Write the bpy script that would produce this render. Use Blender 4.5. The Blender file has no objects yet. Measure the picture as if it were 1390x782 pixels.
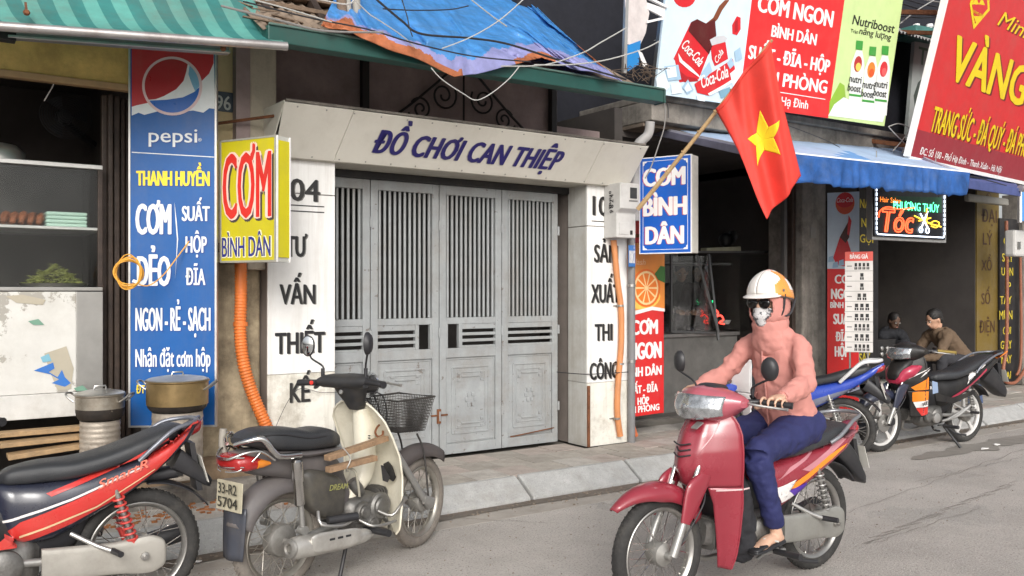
import bpy, bmesh, math, random
from mathutils import Vector, Matrix, noise
random.seed(7)
SC = bpy.context.scene
COL = SC.collection
R = math.radians

# ---------------------------------------------------------------- camera
EYE = 1.55
FOC = 1200.0
AX = Vector((.5645, .8254, 0)).normalized()
RT = Vector((AX.y, -AX.x, 0))
cam = bpy.data.cameras.new('camera'); camo = bpy.data.objects.new('camera', cam); COL.objects.link(camo)
camo.location = (0, 0, EYE)
camo.rotation_euler = (R(90), 0, -math.atan2(AX.x, AX.y))
cam.sensor_width = 36; cam.lens = 36 * FOC / 1390; cam.shift_y = 4 / 1390
cam.clip_start = .05; cam.clip_end = 2000
SC.camera = camo

# ---------------------------------------------------------------- world and sun (bright overcast)
SUN_EL, SUN_AZ = R(30), R(208)
w = bpy.data.worlds.new("World"); SC.world = w; w.use_nodes = True
nt = w.node_tree; nt.nodes.clear()
sky = nt.nodes.new('ShaderNodeTexSky'); sky.sky_type = 'NISHITA'; sky.sun_disc = False
sky.sun_elevation = SUN_EL; sky.sun_rotation = SUN_AZ; sky.air_density = 1.0; sky.dust_density = 4.0; sky.ozone_density = .5
hs = nt.nodes.new('ShaderNodeHueSaturation'); hs.inputs['Saturation'].default_value = .22
bg = nt.nodes.new('ShaderNodeBackground'); bg.inputs['Strength'].default_value = .15
wo = nt.nodes.new('ShaderNodeOutputWorld')
nt.links.new(sky.outputs[0], hs.inputs['Color']); nt.links.new(hs.outputs[0], bg.inputs[0]); nt.links.new(bg.outputs[0], wo.inputs[0])
sl = bpy.data.lights.new('sun', 'SUN'); sl.energy = 1.05; sl.angle = R(22); sl.color = (1, .965, .92)
so = bpy.data.objects.new('sun', sl); COL.objects.link(so)
sd = Vector((math.sin(SUN_AZ) * math.cos(SUN_EL), math.cos(SUN_AZ) * math.cos(SUN_EL), math.sin(SUN_EL)))
so.rotation_euler = (-sd).to_track_quat('-Z', 'Y').to_euler(); so.location = (0, -5, 12)
SC.view_settings.view_transform = 'Standard'; SC.view_settings.look = 'None'
SC.view_settings.gamma = 1; SC.view_settings.exposure = .27
SC.cycles.max_bounces = 6

# ---------------------------------------------------------------- measuring helpers
def ray(px, py): return AX + RT * ((px - 695) / FOC) + Vector((0, 0, (395 - py) / FOC))
O = Vector((0, 0, EYE))
def PY(px, py, Y): d = ray(px, py); return O + d * (Y / d.y)
def PZ(px, py, z=0): d = ray(px, py); return O + d * ((z - EYE) / d.z)
def PT(px, py, t): return O + ray(px, py) * t
def PP(px, py, p0, n):
    d = ray(px, py); return O + d * ((p0 - O).dot(n) / d.dot(n))
MW = {}
def lerp(a, b, t): return a + (b - a) * t

# ---------------------------------------------------------------- materials
MATS = {}
def S(r, g, b):  # sRGB 0-255 to linear
    f = lambda c: (c / 255 / 12.92) if c / 255 <= .04045 else ((c / 255 + .055) / 1.055) ** 2.4
    return (f(r), f(g), f(b))
def M(name, col, rough=.6, metal=0., var=.12, vs=6., bump=.08, bs=80., dirt=0., dcol=(.12, .10, .075), streak=0., chip=None, speck=0., coat=0., emit=0., alpha=1., trans=0., spec=.5):
    if name in MATS: return MATS[name]
    m = bpy.data.materials.new(name); m.use_nodes = True; MATS[name] = m
    t = m.node_tree; N = t.nodes; L = t.links; b = N['Principled BSDF']
    b.inputs['Roughness'].default_value = rough; b.inputs['Metallic'].default_value = metal
    b.inputs['Coat Weight'].default_value = coat; b.inputs['Coat Roughness'].default_value = .12
    b.inputs['Specular IOR Level'].default_value = spec
    if trans: b.inputs['Transmission Weight'].default_value = trans
    if alpha < 1: b.inputs['Alpha'].default_value = alpha
    geo = N.new('ShaderNodeNewGeometry')
    tc = N.new('ShaderNodeTexCoord')
    src = tc.outputs['Object']
    def nz(scale, detail=4, rough_=.6, vec=None, sc3=None):
        n = N.new('ShaderNodeTexNoise'); n.inputs['Scale'].default_value = scale; n.inputs['Detail'].default_value = detail; n.inputs['Roughness'].default_value = rough_
        v = vec or src
        if sc3:
            mp = N.new('ShaderNodeMapping'); mp.inputs['Scale'].default_value = sc3; L.new(v, mp.inputs[0]); v = mp.outputs[0]
        L.new(v, n.inputs['Vector']); return n.outputs[0]
    def ramp(x, a, c):
        r = N.new('ShaderNodeMapRange'); r.inputs[1].default_value = a; r.inputs[2].default_value = c; r.clamp = True; L.new(x, r.inputs[0]); return r.outputs[0]
    def mix(fac, A, B, mode='MIX', k=1.):
        n = N.new('ShaderNodeMix'); n.data_type = 'RGBA'; n.blend_type = mode
        if k != 1.:
            mm = N.new('ShaderNodeMath'); mm.operation = 'MULTIPLY'; mm.inputs[1].default_value = k; L.new(fac, mm.inputs[0]); fac = mm.outputs[0]
        if isinstance(fac, float): n.inputs[0].default_value = fac
        else: L.new(fac, n.inputs[0])
        for i, X in ((6, A), (7, B)):
            if isinstance(X, tuple): n.inputs[i].default_value = (*X, 1)
            else: L.new(X, n.inputs[i])
        return n.outputs[2]
    c = tuple(col)
    if var > 0:
        lo = tuple(x * (1 - var) for x in col); hi = tuple(min(1, x * (1 + var)) for x in col)
        c = mix(ramp(nz(vs, 6, .65), .3, .7), lo, hi)
    if chip:
        cc, cs, th = chip
        c = mix(ramp(nz(cs, 8, .7), th, th + .02), c, cc)
    if speck > 0:
        c = mix(ramp(nz(75, 3, .6, geo.outputs['Position']), .56, .66), c, tuple(x * .45 for x in col), k=speck)
        c = mix(ramp(nz(120, 3, .6, geo.outputs['Position']), .60, .68), c, tuple(min(1, x * 1.7) for x in col), k=speck)
    if dirt > 0:
        c = mix(ramp(nz(vs * .6, 8, .75, geo.outputs['Position']), .48, .75), c, tuple(dcol), k=dirt)
    if streak > 0:
        c = mix(ramp(nz(9, 6, .7, geo.outputs['Position'], (1, 1, .07)), .5, .78), c, tuple(dcol), k=streak)
    if isinstance(c, tuple): b.inputs['Base Color'].default_value = (*c, 1)
    else: L.new(c, b.inputs['Base Color'])
    if emit:
        b.inputs['Emission Strength'].default_value = emit; b.inputs['Emission Color'].default_value = (*col, 1)
    if bump > 0:
        bp = N.new('ShaderNodeBump'); bp.inputs['Strength'].default_value = bump; bp.inputs['Distance'].default_value = .01
        L.new(nz(bs, 4, .6), bp.inputs['Height']); L.new(bp.outputs[0], b.inputs['Normal'])
    if rough > .15 and metal < 1:
        rr = N.new('ShaderNodeMapRange'); rr.inputs[3].default_value = max(.03, rough - .1); rr.inputs[4].default_value = min(1, rough + .12)
        L.new(nz(vs * 2.3, 5), rr.inputs[0]); L.new(rr.outputs[0], b.inputs['Roughness'])
    return m
def thin_cloth(m, fac=.4):
    """let daylight through a thin sheet"""
    t = m.node_tree; N = t.nodes; L = t.links; b = N['Principled BSDF']; out = N['Material Output']
    tr = N.new('ShaderNodeBsdfTranslucent'); mx = N.new('ShaderNodeMixShader'); mx.inputs[0].default_value = fac
    if b.inputs['Base Color'].is_linked: L.new(b.inputs['Base Color'].links[0].from_socket, tr.inputs['Color'])
    else: tr.inputs['Color'].default_value = b.inputs['Base Color'].default_value
    L.new(b.outputs[0], mx.inputs[1]); L.new(tr.outputs[0], mx.inputs[2]); L.new(mx.outputs[0], out.inputs['Surface']); return m
def flat(name, rgb, rough=.55, **k):
    k.setdefault('dirt', .14); k.setdefault('dcol', (.22, .19, .15)); k.setdefault('streak', .10)
    return M(name, S(*rgb), rough, var=k.pop('var', .05), bump=k.pop('bump', .02), **k)

# ---------------------------------------------------------------- objects
def link(o, parent=None):
    COL.objects.link(o)
    if parent: o.parent = parent
    return o
def tag(o, label=None, cat=None, group=None, kind=None):
    if label: o['label'] = label
    if cat: o['category'] = cat
    if group: o['group'] = group
    if kind: o['kind'] = kind
    return o
def thing(name, label, cat, loc=(0, 0, 0), group=None, mw=None):
    o = bpy.data.objects.new(name, None); o.empty_display_size = .1
    m = mw if mw is not None else Matrix.Translation(Vector(loc))
    o.matrix_world = m; MW[o.name] = m.copy(); COL.objects.link(o)
    return tag(o, label, cat, group)
def sub(name, parent):
    o = bpy.data.objects.new(name, None); o.empty_display_size = .05; link(o, parent); MW[o.name] = mwof(parent); return o
def mwof(o): return MW.get(o.name, Matrix.Identity(4)) if o else Matrix.Identity(4)

class MB:
    def __init__(s): s.v = []; s.f = []; s.mi = []; s.cur = 0
    def add(s, vs, fs):
        b = len(s.v); s.v += [Vector(p) for p in vs]; s.f += [tuple(b + i for i in f) for f in fs]; s.mi += [s.cur] * len(fs); return s
    def box(s, x0, x1, y0, y1, z0, z1):
        return s.add([(x0, y0, z0), (x1, y0, z0), (x1, y1, z0), (x0, y1, z0), (x0, y0, z1), (x1, y0, z1), (x1, y1, z1), (x0, y1, z1)],
                     [(3, 2, 1, 0), (4, 5, 6, 7), (0, 1, 5, 4), (1, 2, 6, 5), (2, 3, 7, 6), (3, 0, 4, 7)])
    def bar(s, p, q, w, h, up=Vector((0, 0, 1))):
        p = Vector(p); q = Vector(q); d = (q - p).normalized()
        sd_ = d.cross(Vector(up))
        if sd_.length < 1e-4: sd_ = d.cross(Vector((0, 1, 0)))
        sd_.normalize(); u = sd_.cross(d).normalized(); a = sd_ * w / 2; b = u * h / 2
        return s.add([p - a - b, p + a - b, p + a + b, p - a + b, q - a - b, q + a - b, q + a + b, q - a + b],
                     [(0, 3, 2, 1), (4, 5, 6, 7), (0, 1, 5, 4), (1, 2, 6, 5), (2, 3, 7, 6), (3, 0, 4, 7)])
    def rings(s, rs, cap=True, closed=False):
        n = len(rs[0]); vs = [p for r in rs for p in r]; fs = []
        k = len(rs)
        for i in range(k if closed else k - 1):
            j = (i + 1) % k
            for a in range(n):
                b = (a + 1) % n; fs.append((i * n + a, i * n + b, j * n + b, j * n + a))
        if cap and not closed:
            fs.append(tuple(reversed(range(n)))); fs.append(tuple((k - 1) * n + a for a in range(n)))
        return s.add(vs, fs)
    def tube(s, pts, r, n=8, cap=True, closed=False, sm=0, fl=1.):
        pts = [Vector(p) for p in pts]
        rr = list(r) if isinstance(r, (list, tuple)) else [r] * len(pts)
        if sm and len(pts) > 2:
            pts, rr = crom(pts, rr, sm)
        rs = []; prev = None; k = len(pts)
        for i, p in enumerate(pts):
            if closed: d = pts[(i + 1) % k] - pts[i - 1]
            else: d = pts[min(i + 1, k - 1)] - pts[max(i - 1, 0)]
            d.normalize()
            if prev is None:
                u = d.cross(Vector((0, 0, 1)));
                if u.length < .05: u = d.cross(Vector((0, 1, 0)))
                u.normalize()
            else:
                u = prev - d * prev.dot(d); u.normalize()
            prev = u; v = d.cross(u)
            rs.append([p + (u * math.cos(a) + v * math.sin(a) * fl) * rr[i] for a in [2 * math.pi * j / n for j in range(n)]])
        return s.rings(rs, cap, closed)
    def lathe(s, prof, c, axis=Vector((0, 0, 1)), n=24, cap=True, sq=1.):
        axis = Vector(axis).normalized(); c = Vector(c); u = axis.orthogonal().normalized(); v = axis.cross(u)
        return s.rings([[c + axis * h + (u * math.cos(a) + v * math.sin(a)) * r for a in [2 * math.pi * j / n for j in range(n)]] for (r, h) in prof], cap)
    def plate(s, pts, off, nrm):  # polygon (list of Vectors) given thickness
        pts = [Vector(p) for p in pts]; nrm = Vector(nrm) * off; n = len(pts)
        return s.add([p - nrm for p in pts] + [p + nrm for p in pts], [tuple(reversed(range(n))), tuple(range(n, 2 * n))] + [(i, (i + 1) % n, n + (i + 1) % n, n + i) for i in range(n)])
    def grid(s, fn, nu, nv, mf=None):
        b = len(s.v)
        for j in range(nv + 1):
            for i in range(nu + 1): s.v.append(Vector(fn(i / nu, j / nv)))
        for j in range(nv):
            for i in range(nu):
                a = b + j * (nu + 1) + i; s.f.append((a, a + 1, a + nu + 2, a + nu + 1)); s.mi.append(mf((i + .5) / nu, (j + .5) / nv) if mf else s.cur)
        return s
    def mesh(s, name, inv=None):
        me = bpy.data.meshes.new(name)
        vs = [inv @ p for p in s.v] if inv is not None else s.v
        me.from_pydata([tuple(p) for p in vs], [], s.f); me.update()
        bm = bmesh.new(); bm.from_mesh(me)
        for f, k in zip(bm.faces, s.mi): f.material_index = k
        bmesh.ops.recalc_face_normals(bm, faces=bm.faces); bm.to_mesh(me); bm.free()
        return me
    def build(s, name, mat, parent=None, smooth=False, bevel=0., solid=0., sub_=0, ang=40, world=True, local=False, segs=2):
        inv = None if (parent is None or local) else mwof(parent).inverted()
        me = s.mesh(name, inv)
        for m in (mat if isinstance(mat, (list, tuple)) else [mat]): me.materials.append(m)
        o = bpy.data.objects.new(name, me); link(o, parent)
        MW[o.name] = mwof(parent)
        if smooth:
            me.polygons.foreach_set('use_smooth', [True] * len(me.polygons))
            if ang < 180: me.set_sharp_from_angle(angle=R(ang))
        if solid:
            md = o.modifiers.new('solid', 'SOLIDIFY'); md.thickness = solid; md.offset = 0
        if bevel:
            md = o.modifiers.new('bevel', 'BEVEL'); md.width = bevel; md.segments = segs; md.limit_method = 'ANGLE'; md.angle_limit = R(40); md.harden_normals = False
        if sub_:
            md = o.modifiers.new('sub', 'SUBSURF'); md.levels = md.render_levels = sub_
        return o

def crom(pts, rr, sm):
    P = []; Q = []
    n = len(pts)
    for i in range(n - 1):
        p0 = pts[max(i - 1, 0)]; p1 = pts[i]; p2 = pts[i + 1]; p3 = pts[min(i + 2, n - 1)]
        for k in range(sm):
            t = k / sm; t2 = t * t; t3 = t2 * t
            P.append(.5 * ((2 * p1) + (p2 - p0) * t + (2 * p0 - 5 * p1 + 4 * p2 - p3) * t2 + (3 * p1 - p0 - 3 * p2 + p3) * t3))
            Q.append(lerp(rr[i], rr[i + 1], t * t * (3 - 2 * t)) if not isinstance(rr[i], tuple) else tuple(lerp(a, b, t) for a, b in zip(rr[i], rr[i + 1])))
    P.append(pts[-1]); Q.append(rr[-1]); return P, Q

def cpy(o, parent, loc=None, rot=None):
    c = o.copy(); COL.objects.link(c); c.parent = parent
    if loc is not None: c.location = loc
    if rot is not None: c.rotation_euler = rot
    MW[c.name] = mwof(parent); return c

# ---------------------------------------------------------------- flat boards with print
class Frame:
    def __init__(s, p0, alpha=0., tilt=0.):
        a = R(alpha); t = R(tilt)
        s.u = Vector((math.cos(a), math.sin(a), 0)); n0 = Vector((math.sin(a), -math.cos(a), 0))
        s.v = Vector((0, 0, 1)) * math.cos(t) + n0 * math.sin(t); s.n = n0 * math.cos(t) - Vector((0, 0, 1)) * math.sin(t)
        s.p = Vector(p0)
        s.m = Matrix.Translation(s.p) @ Matrix((s.u, s.v, s.n)).transposed().to_4x4()
    def uv(s, px, py):
        q = PP(px, py, s.p, s.n) - s.p; return (q.dot(s.u), q.dot(s.v))
    def at(s, u, v, h=0): return s.p + s.u * u + s.v * v + s.n * h
    def pt(s, px, py, h=0): return s.at(*s.uv(px, py), h)
RAW = {}
HORN = dict(zip('ƠơƯượựỢỰ', 'OoUuọụỌỤ'))
def rawtext(t, bold, shear, tube=0., space=1.):
    k = (t, bold, shear, tube, space)
    if k not in RAW and any(ch in HORN for ch in t):
        # horned vowels: plain vowel plus a horn drawn at its upper right
        base = ''.join(HORN.get(ch, ch) for ch in t); vs, fs = rawtext(base, bold, shear, tube, space); vs, fs = list(vs), list(fs)
        for i, ch in enumerate(t):
            if ch not in HORN: continue
            up_ = ch.isupper(); xe = max(v.x - shear * v.y for v in rawtext(base[:i + 1], bold, 0, 0., space)[0]) if i else max(v.x for v in rawtext(base[0], bold, 0, 0., space)[0])
            yt = (.70 if up_ else .52); o_ = HORN[ch] in 'OoọỌ'; x0 = xe - (.13 if o_ else .02)
            cur = [(x0, yt - .065), (x0 + .06, yt - .045), (x0 + .115, yt + .0), (x0 + .125, yt + .07)]
            th_ = .036; L_ = [(x - .005, y + th_) if j < 2 else (x - th_, y + .01) for j, (x, y) in enumerate(cur)]; R_ = [(x + .005, y - th_) if j < 2 else (x + th_, y - .005) for j, (x, y) in enumerate(cur)]
            b0 = len(vs); vs += [Vector((x + shear * y, y, 0)) for x, y in L_] + [Vector((x + shear * y, y, 0)) for x, y in R_]
            fs += [(b0 + j, b0 + j + 1, b0 + 5 + j, b0 + 4 + j) for j in range(3)]
        RAW[k] = (vs, fs)
    if k not in RAW:
        c = bpy.data.curves.new('t', 'FONT'); c.body = t; c.shear = shear; c.resolution_u = 3; c.space_character = space
        if tube: c.fill_mode = 'NONE'; c.bevel_depth = tube; c.bevel_resolution = 1
        else: c.extrude = 0.
        o = bpy.data.objects.new('t', c); COL.objects.link(o); bpy.context.view_layer.update()
        me = bpy.data.meshes.new_from_object(o.evaluated_get(bpy.context.evaluated_depsgraph_get()))
        vs = [v.co.copy() for v in me.vertices]; fs = [tuple(p.vertices) for p in me.polygons]
        bpy.data.objects.remove(o); bpy.data.curves.remove(c); bpy.data.meshes.remove(me)
        RAW[k] = (vs, fs)
    return RAW[k]
CAPH = max(v.y for v in rawtext('H', 0, 0)[0])
def word(t, mat, parent, fr, u0, u1, v0, v1, h=.003, bold=.03, shear=0., name='lettering', tube=0., rot=0., th=.3, space=1.):
    """text whose capitals stand between v0 and v1 and whose width runs u0..u1, on a board; heavy faces are built from shifted outlines"""
    vs, fs = rawtext(t, 0, shear, tube, space)
    wgt = bold * 1.15 * (v1 - v0)
    a = min(v.x for v in vs); b = max(v.x for v in vs)
    u0 += wgt; u1 -= wgt; v0 += wgt * .35; v1 -= wgt * .35
    sx = (u1 - u0) / (b - a); sy = (v1 - v0) / CAPH
    cu, cv = (u0 + u1) / 2, (v0 + v1) / 2; cr, sr = math.cos(rot), math.sin(rot)
    mb = MB()
    st = [(0, 0)] if wgt <= 0 else [(wgt * math.cos(q * math.pi / 4), .4 * wgt * math.sin(q * math.pi / 4)) for q in range(8)] + [(0, 0)]
    for k, (dx_, dy_) in enumerate(st):
        out = []
        for v in vs:
            x = u0 + (v.x - a) * sx + dx_; y = v0 + v.y * sy + dy_
            if rot: dx, dy = x - cu, y - cv; x, y = cu + dx * cr - dy * sr, cv + dx * sr + dy * cr
            out.append(Vector((x, y, h + v.z * th + k * .00012)))
        mb.add(out, fs)
    return mb.build(name, mat, parent, local=True)
def wpx(t, mat, parent, fr, x0, x1, yt, yb, **k):
    """same, placed by photo pixels: left x, right x, top and bottom of the capitals at the left end"""
    u0, v1 = fr.uv(x0, yt); _, v0 = fr.uv(x0, yb); u1, _ = fr.uv(x1, (yt + yb) / 2)
    return word(t, mat, parent, fr, u0, u1, v0, v1, **k)
def shape(name, mat, parent, fr, pts, h=.002, th=.0008):
    """flat printed shape; pts in board metres"""
    mb = MB(); mb.plate([Vector((u, v, h)) for u, v in pts], th, (0, 0, 1)); return mb.build(name, mat, parent, local=True)
def shpx(name, mat, parent, fr, pts, h=.002, th=.0008): return shape(name, mat, parent, fr, [fr.uv(*p) for p in pts], h, th)
def ell(u, v, a, b, n=28, r=0., a0=0, a1=360):
    return [(u + a * math.cos(R(q)) * math.cos(r) - b * math.sin(R(q)) * math.sin(r), v + a * math.cos(R(q)) * math.sin(r) + b * math.sin(R(q)) * math.cos(r)) for q in [a0 + (a1 - a0) * i / n for i in range(n if a1 - a0 == 360 else n + 1)]]
def slab(name, mat, parent, u0, u1, v0, v1, h0, h1, bevel=0.):
    mb = MB(); mb.box(u0, u1, v0, v1, h0, h1); return mb.build(name, mat, parent, local=True, bevel=bevel)
def frame_bars(name, mat, parent, u0, u1, v0, v1, w, h0, h1, each=True):
    for (a, b, c, d) in ((u0, u1, v1 - w, v1), (u0, u1, v0, v0 + w), (u0, u0 + w, v0 + w, v1 - w), (u1 - w, u1, v0 + w, v1 - w)):
        slab(name, mat, parent, a, b, c, d, h0, h1)
# ================================================================ materials
asphalt = M('asphalt', (.43, .40, .37), .9, var=.16, vs=1.1, bump=1., bs=70, speck=.9, dirt=.5, dcol=(.22, .20, .175), chip=((.36, .34, .315), .8, .56))
gutterm = M('gutter_concrete', (.36, .33, .295), .85, var=.14, vs=3, bump=.3, bs=60, dirt=.5, dcol=(.15, .12, .09))
wetm = M('wet_dirt', (.09, .065, .045), .35, var=.3, vs=8, bump=.2, bs=40)
kerbm = M('kerb_stone', (.40, .40, .39), .85, var=.18, vs=7, bump=.5, bs=90, speck=.35, dirt=.6, dcol=(.25, .23, .2), chip=((.3, .29, .27), 5, .68))
pavs = [M('paver_%d' % i, c, .85, var=.16, vs=9, bump=.5, bs=70, speck=.3, dirt=.6, dcol=(.2, .175, .15)) for i, c in enumerate([(.40, .365, .32), (.46, .43, .39), (.35, .32, .28), (.42, .36, .32)])]
groutm = M('grout', (.16, .145, .125), .95, bump=.3)
white_panel = M('white_cladding', (.82, .81, .79), .38, var=.05, vs=2, bump=.03, dirt=.25, dcol=(.38, .34, .28), streak=.45)
white_low = M('white_cladding_dirty', (.74, .72, .65), .55, var=.12, vs=4, bump=.15, dirt=.95, dcol=(.25, .2, .13), streak=.5)
cream = M('cream_cladding', (.76, .73, .65), .4, var=.04, vs=2, bump=.02, dirt=.2, dcol=(.35, .3, .22), streak=.15)
gate_m = M('grey_gate_paint', (.31, .325, .33), .5, .0, var=.14, vs=5, bump=.2, bs=40, dirt=.55, dcol=(.22, .19, .155), chip=((.17, .15, .14), 13, .62), streak=.4)
black = flat('black_paint', (24, 23, 24), .5)
letter_k = flat('black_lettering', (28, 28, 30), .5)
shadow_g = flat('grey_lettering_edge', (120, 118, 114), .5)
navy = flat('navy_lettering', (38, 32, 110), .4)
darkwall = M('dark_loft_wall', (.36, .28, .27), .9, var=.25, vs=3, bump=.3, bs=20, dirt=.3)
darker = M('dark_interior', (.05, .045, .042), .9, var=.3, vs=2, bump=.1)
green_m = M('green_metal', (.012, .075, .062), .45, var=.15, vs=4, dirt=.5, dcol=(.06, .05, .04), bump=.05)
rustwood = M('brown_boards', (.18, .125, .085), .85, var=.35, vs=9, bump=.5, bs=40, dirt=.5, dcol=(.05, .035, .025), streak=.5)
darkwood = M('dark_brown_wood', (.035, .022, .016), .6, var=.4, vs=14, bump=.4, bs=40, streak=.4, dcol=(.11, .075, .05))
ochre = M('ochre_plaster', (.60, .40, .13), .85, var=.25, vs=5, bump=.5, bs=30, dirt=.6, dcol=(.2, .13, .05))
cream_pl = M('cream_plaster', (.66, .53, .30), .8, var=.12, vs=4, bump=.3, bs=30, dirt=.45, dcol=(.3, .22, .12), streak=.5)
grime = M('grimy_plaster', (.44, .36, .24), .9, var=.4, vs=5, bump=.6, bs=25, dirt=.8, dcol=(.09, .065, .045), streak=.7)
pilaster_m = M('grey_cream_plaster', (.55, .49, .39), .8, var=.12, vs=4, bump=.2, dirt=.4, streak=.5)
concrete = M('dark_concrete', (.22, .20, .175), .92, var=.3, vs=6, bump=.6, bs=25, dirt=.85, dcol=(.05, .045, .04), streak=.6)
steel = M('brushed_steel', (.42, .41, .39), .35, .9, var=.1, bump=.03)
chrome = M('chrome', (.62, .61, .59), .16, 1., var=.05, bump=.0, dirt=.15, dcol=(.2, .17, .13))
alu = M('aluminium', (.55, .54, .52), .4, .85, var=.1, dirt=.2)
rust = M('rust', (.16, .06, .025), .9, var=.4, vs=20, bump=.5)
white_m = flat('white_print', (236, 234, 232), .5)
glass_m = M('dark_glass', (.03, .035, .035), .06, var=0, bump=0, spec=.6)

def structure(name, mb, mat, **k): return tag(mb.build(name, mat, **k), kind='structure')
PV = .15
# ================================================================ ground, kerb, pavement
g = MB(); g.grid(lambda a, b: (lerp(-60, 70, a), lerp(-45, 4.99, b), 0), 8, 8); structure('road', g, asphalt)
g = MB(); g.box(-60, 70, 4.99, 5.30, -.2, .002); structure('gutter', g, gutterm)
# dirt line by the kerb
def wob(x, s=0): return noise.noise(Vector((x * 1.7, s, .3)))
g = MB(); g.grid(lambda a, b: (lerp(-4, 16, a), lerp(5.20 + .05 * wob(a * 20, 3) - .02, 5.302, b), .0075 - .001 * (1 - b)), 160, 1); tag(g.build('gutter_dirt', wetm), kind='stuff')
g = MB(); g.grid(lambda a, b: (lerp(7.6, 10.6, a), 4.62 + .05 * wob(a * 9, 8) + (b - .5) * (.30 + .2 * wob(a * 7, 5)) * math.sin(math.pi * a) ** .5, .006), 50, 3)
tag(g.build('road_stain', M('damp_asphalt', (.25, .23, .205), .6, var=.15, bump=.3, bs=120)), kind='stuff')
def crackline(name, pts, wd, mt, z=.006):
    mb = MB()
    for i in range(len(pts) - 1):
        p, q = Vector((*pts[i], z)), Vector((*pts[i + 1], z)); d = (q - p).normalized(); s = Vector((-d.y, d.x, 0)) * wd * random.uniform(.5, 1.2)
        mb.add([p - s, p + s, q + s, q - s], [(0, 1, 2, 3)])
    return tag(mb.build(name, mt), kind='stuff')
random.seed(77); mb = MB()
for i in range(900):
    x = random.uniform(.2, 13); y = 5.29 - abs(random.gauss(0, .09)); s = random.uniform(.003, .011); a = random.uniform(0, 3.1); q = Vector((x, y, .006))
    mb.bar(q, q + Vector((s * math.cos(a) * 1.8, s * math.sin(a) * 1.8, 0)), s, s * .8)
for i in range(700):
    x = random.uniform(.3, 12); y = random.uniform(3.2, 5.0); s = random.uniform(.002, .006); q = Vector((x, y, .002)); mb.bar(q, q + Vector((s * 1.5, s * random.uniform(-1, 1), 0)), s, s * .8)
tag(mb.build('grit', M('grit_mix', (.24, .20, .16), .9, var=.6, vs=40)), 'loose grit and crumbs gathered in the gutter and on the road', 'grit', kind='stuff')
crk = M('crack_dark', (.24, .22, .20), .95, bump=0)
for (a, b, sd_) in (((1150, 697), (1390, 610), 1), ((1180, 740), (1330, 690), 2), ((1240, 655), (1385, 622), 3), ((560, 700), (760, 712), 4)):
    A, B = PZ(*a), PZ(*b); random.seed(sd_)
    crackline('road_crack', [(lerp(A.x, B.x, t / 24), lerp(A.y, B.y, t / 24) + random.uniform(-.02, .02)) for t in range(25)], .003, crk)
random.seed(5)
mb = MB()
for i in range(60):   # tyre scrub marks
    A = PZ(1170 + i * 3.4, 738 - i * 1.35 + random.uniform(-3, 3)); mb.bar(A + Vector((0, 0, .005)), A + Vector((.12, random.uniform(-.004, .004) , .005)), .004, .001)
tag(mb.build('tyre_scrub_marks', crk), kind='stuff')
# base under the pavers
g = MB(); g.box(-6, 16, 5.50, 6.62, -.1, PV - .02); PAVE = structure('pavement', g, groutm)
g = MB(); g.box(-60, 70, 6.62, 40, -.1, PV - .03); structure('ground', g, groutm)
g = MB(); g.box(5.6, 20, 6.62, 7.3, 0, PV - .01); structure('shop_forecourt', g, M('forecourt_concrete', (.24, .22, .19), .9, var=.25, vs=4, bump=.3, dirt=.5))
def kerbblk(w_, mt):
    mb = MB(); p = [(5.30, -.05), (5.30, .03), (5.335, .05), (5.49, .152), (5.53, .155), (5.53, -.05)]
    n = len(p); mb.add([(0, y, z) for y, z in p] + [(w_, y, z) for y, z in p], [tuple(range(n)), tuple(reversed(range(n, 2 * n)))] + [(i, (i + 1) % n, n + (i + 1) % n, n + i) for i in range(n)])
    return mb.mesh('kerb_stone')
kroot = bpy.data.objects.new("kerb", None); COL.objects.link(kroot); kroot["kind"] = "structure"
km = kerbblk(1.05, kerbm); km.materials.append(kerbm)
random.seed(3)
for i in range(-5, 16):
    o = bpy.data.objects.new('kerb_stone', km); link(o, kroot); o.location = (3.83 + (i - 1) * 1.07 , random.uniform(-.008, .006), random.uniform(-.008, .004)); o.rotation_euler = (0, 0, random.uniform(-.004, .004))
    md = o.modifiers.new('bevel', 'BEVEL'); md.width = .012; md.segments = 2
pm = []
for m_ in pavs:
    mb = MB(); mb.box(0, .292, 0, .292, -.03, 0); me = mb.mesh('paver'); me.materials.append(m_); pm.append(me)
random.seed(11)
for r_ in range(4):
    y0 = 5.535 + r_ * .3
    for i in range(-12, 46):
        x0 = 3.478 + i * .3 + (.15 if r_ % 2 else 0)
        if r_ >= 2 and x0 < 5.5: 
            if r_ == 3 or not (2.45 < x0 < 4.95): continue
        if x0 > 13.5: continue
        o = bpy.data.objects.new('paver', random.choice(pm)); link(o, PAVE); o.location = (x0, y0, PV + random.uniform(-.004, .003)); o.rotation_euler = (random.uniform(-.006, .006), random.uniform(-.006, .006), random.uniform(-.008, .008))

def board_piece(root, name, mat, x0, x1, y0, y1, z0, z1, bevel=.004):
    mb = MB(); mb.box(x0, x1, y0, y1, z0, z1); return mb.build(name, mat, root, bevel=bevel)

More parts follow.
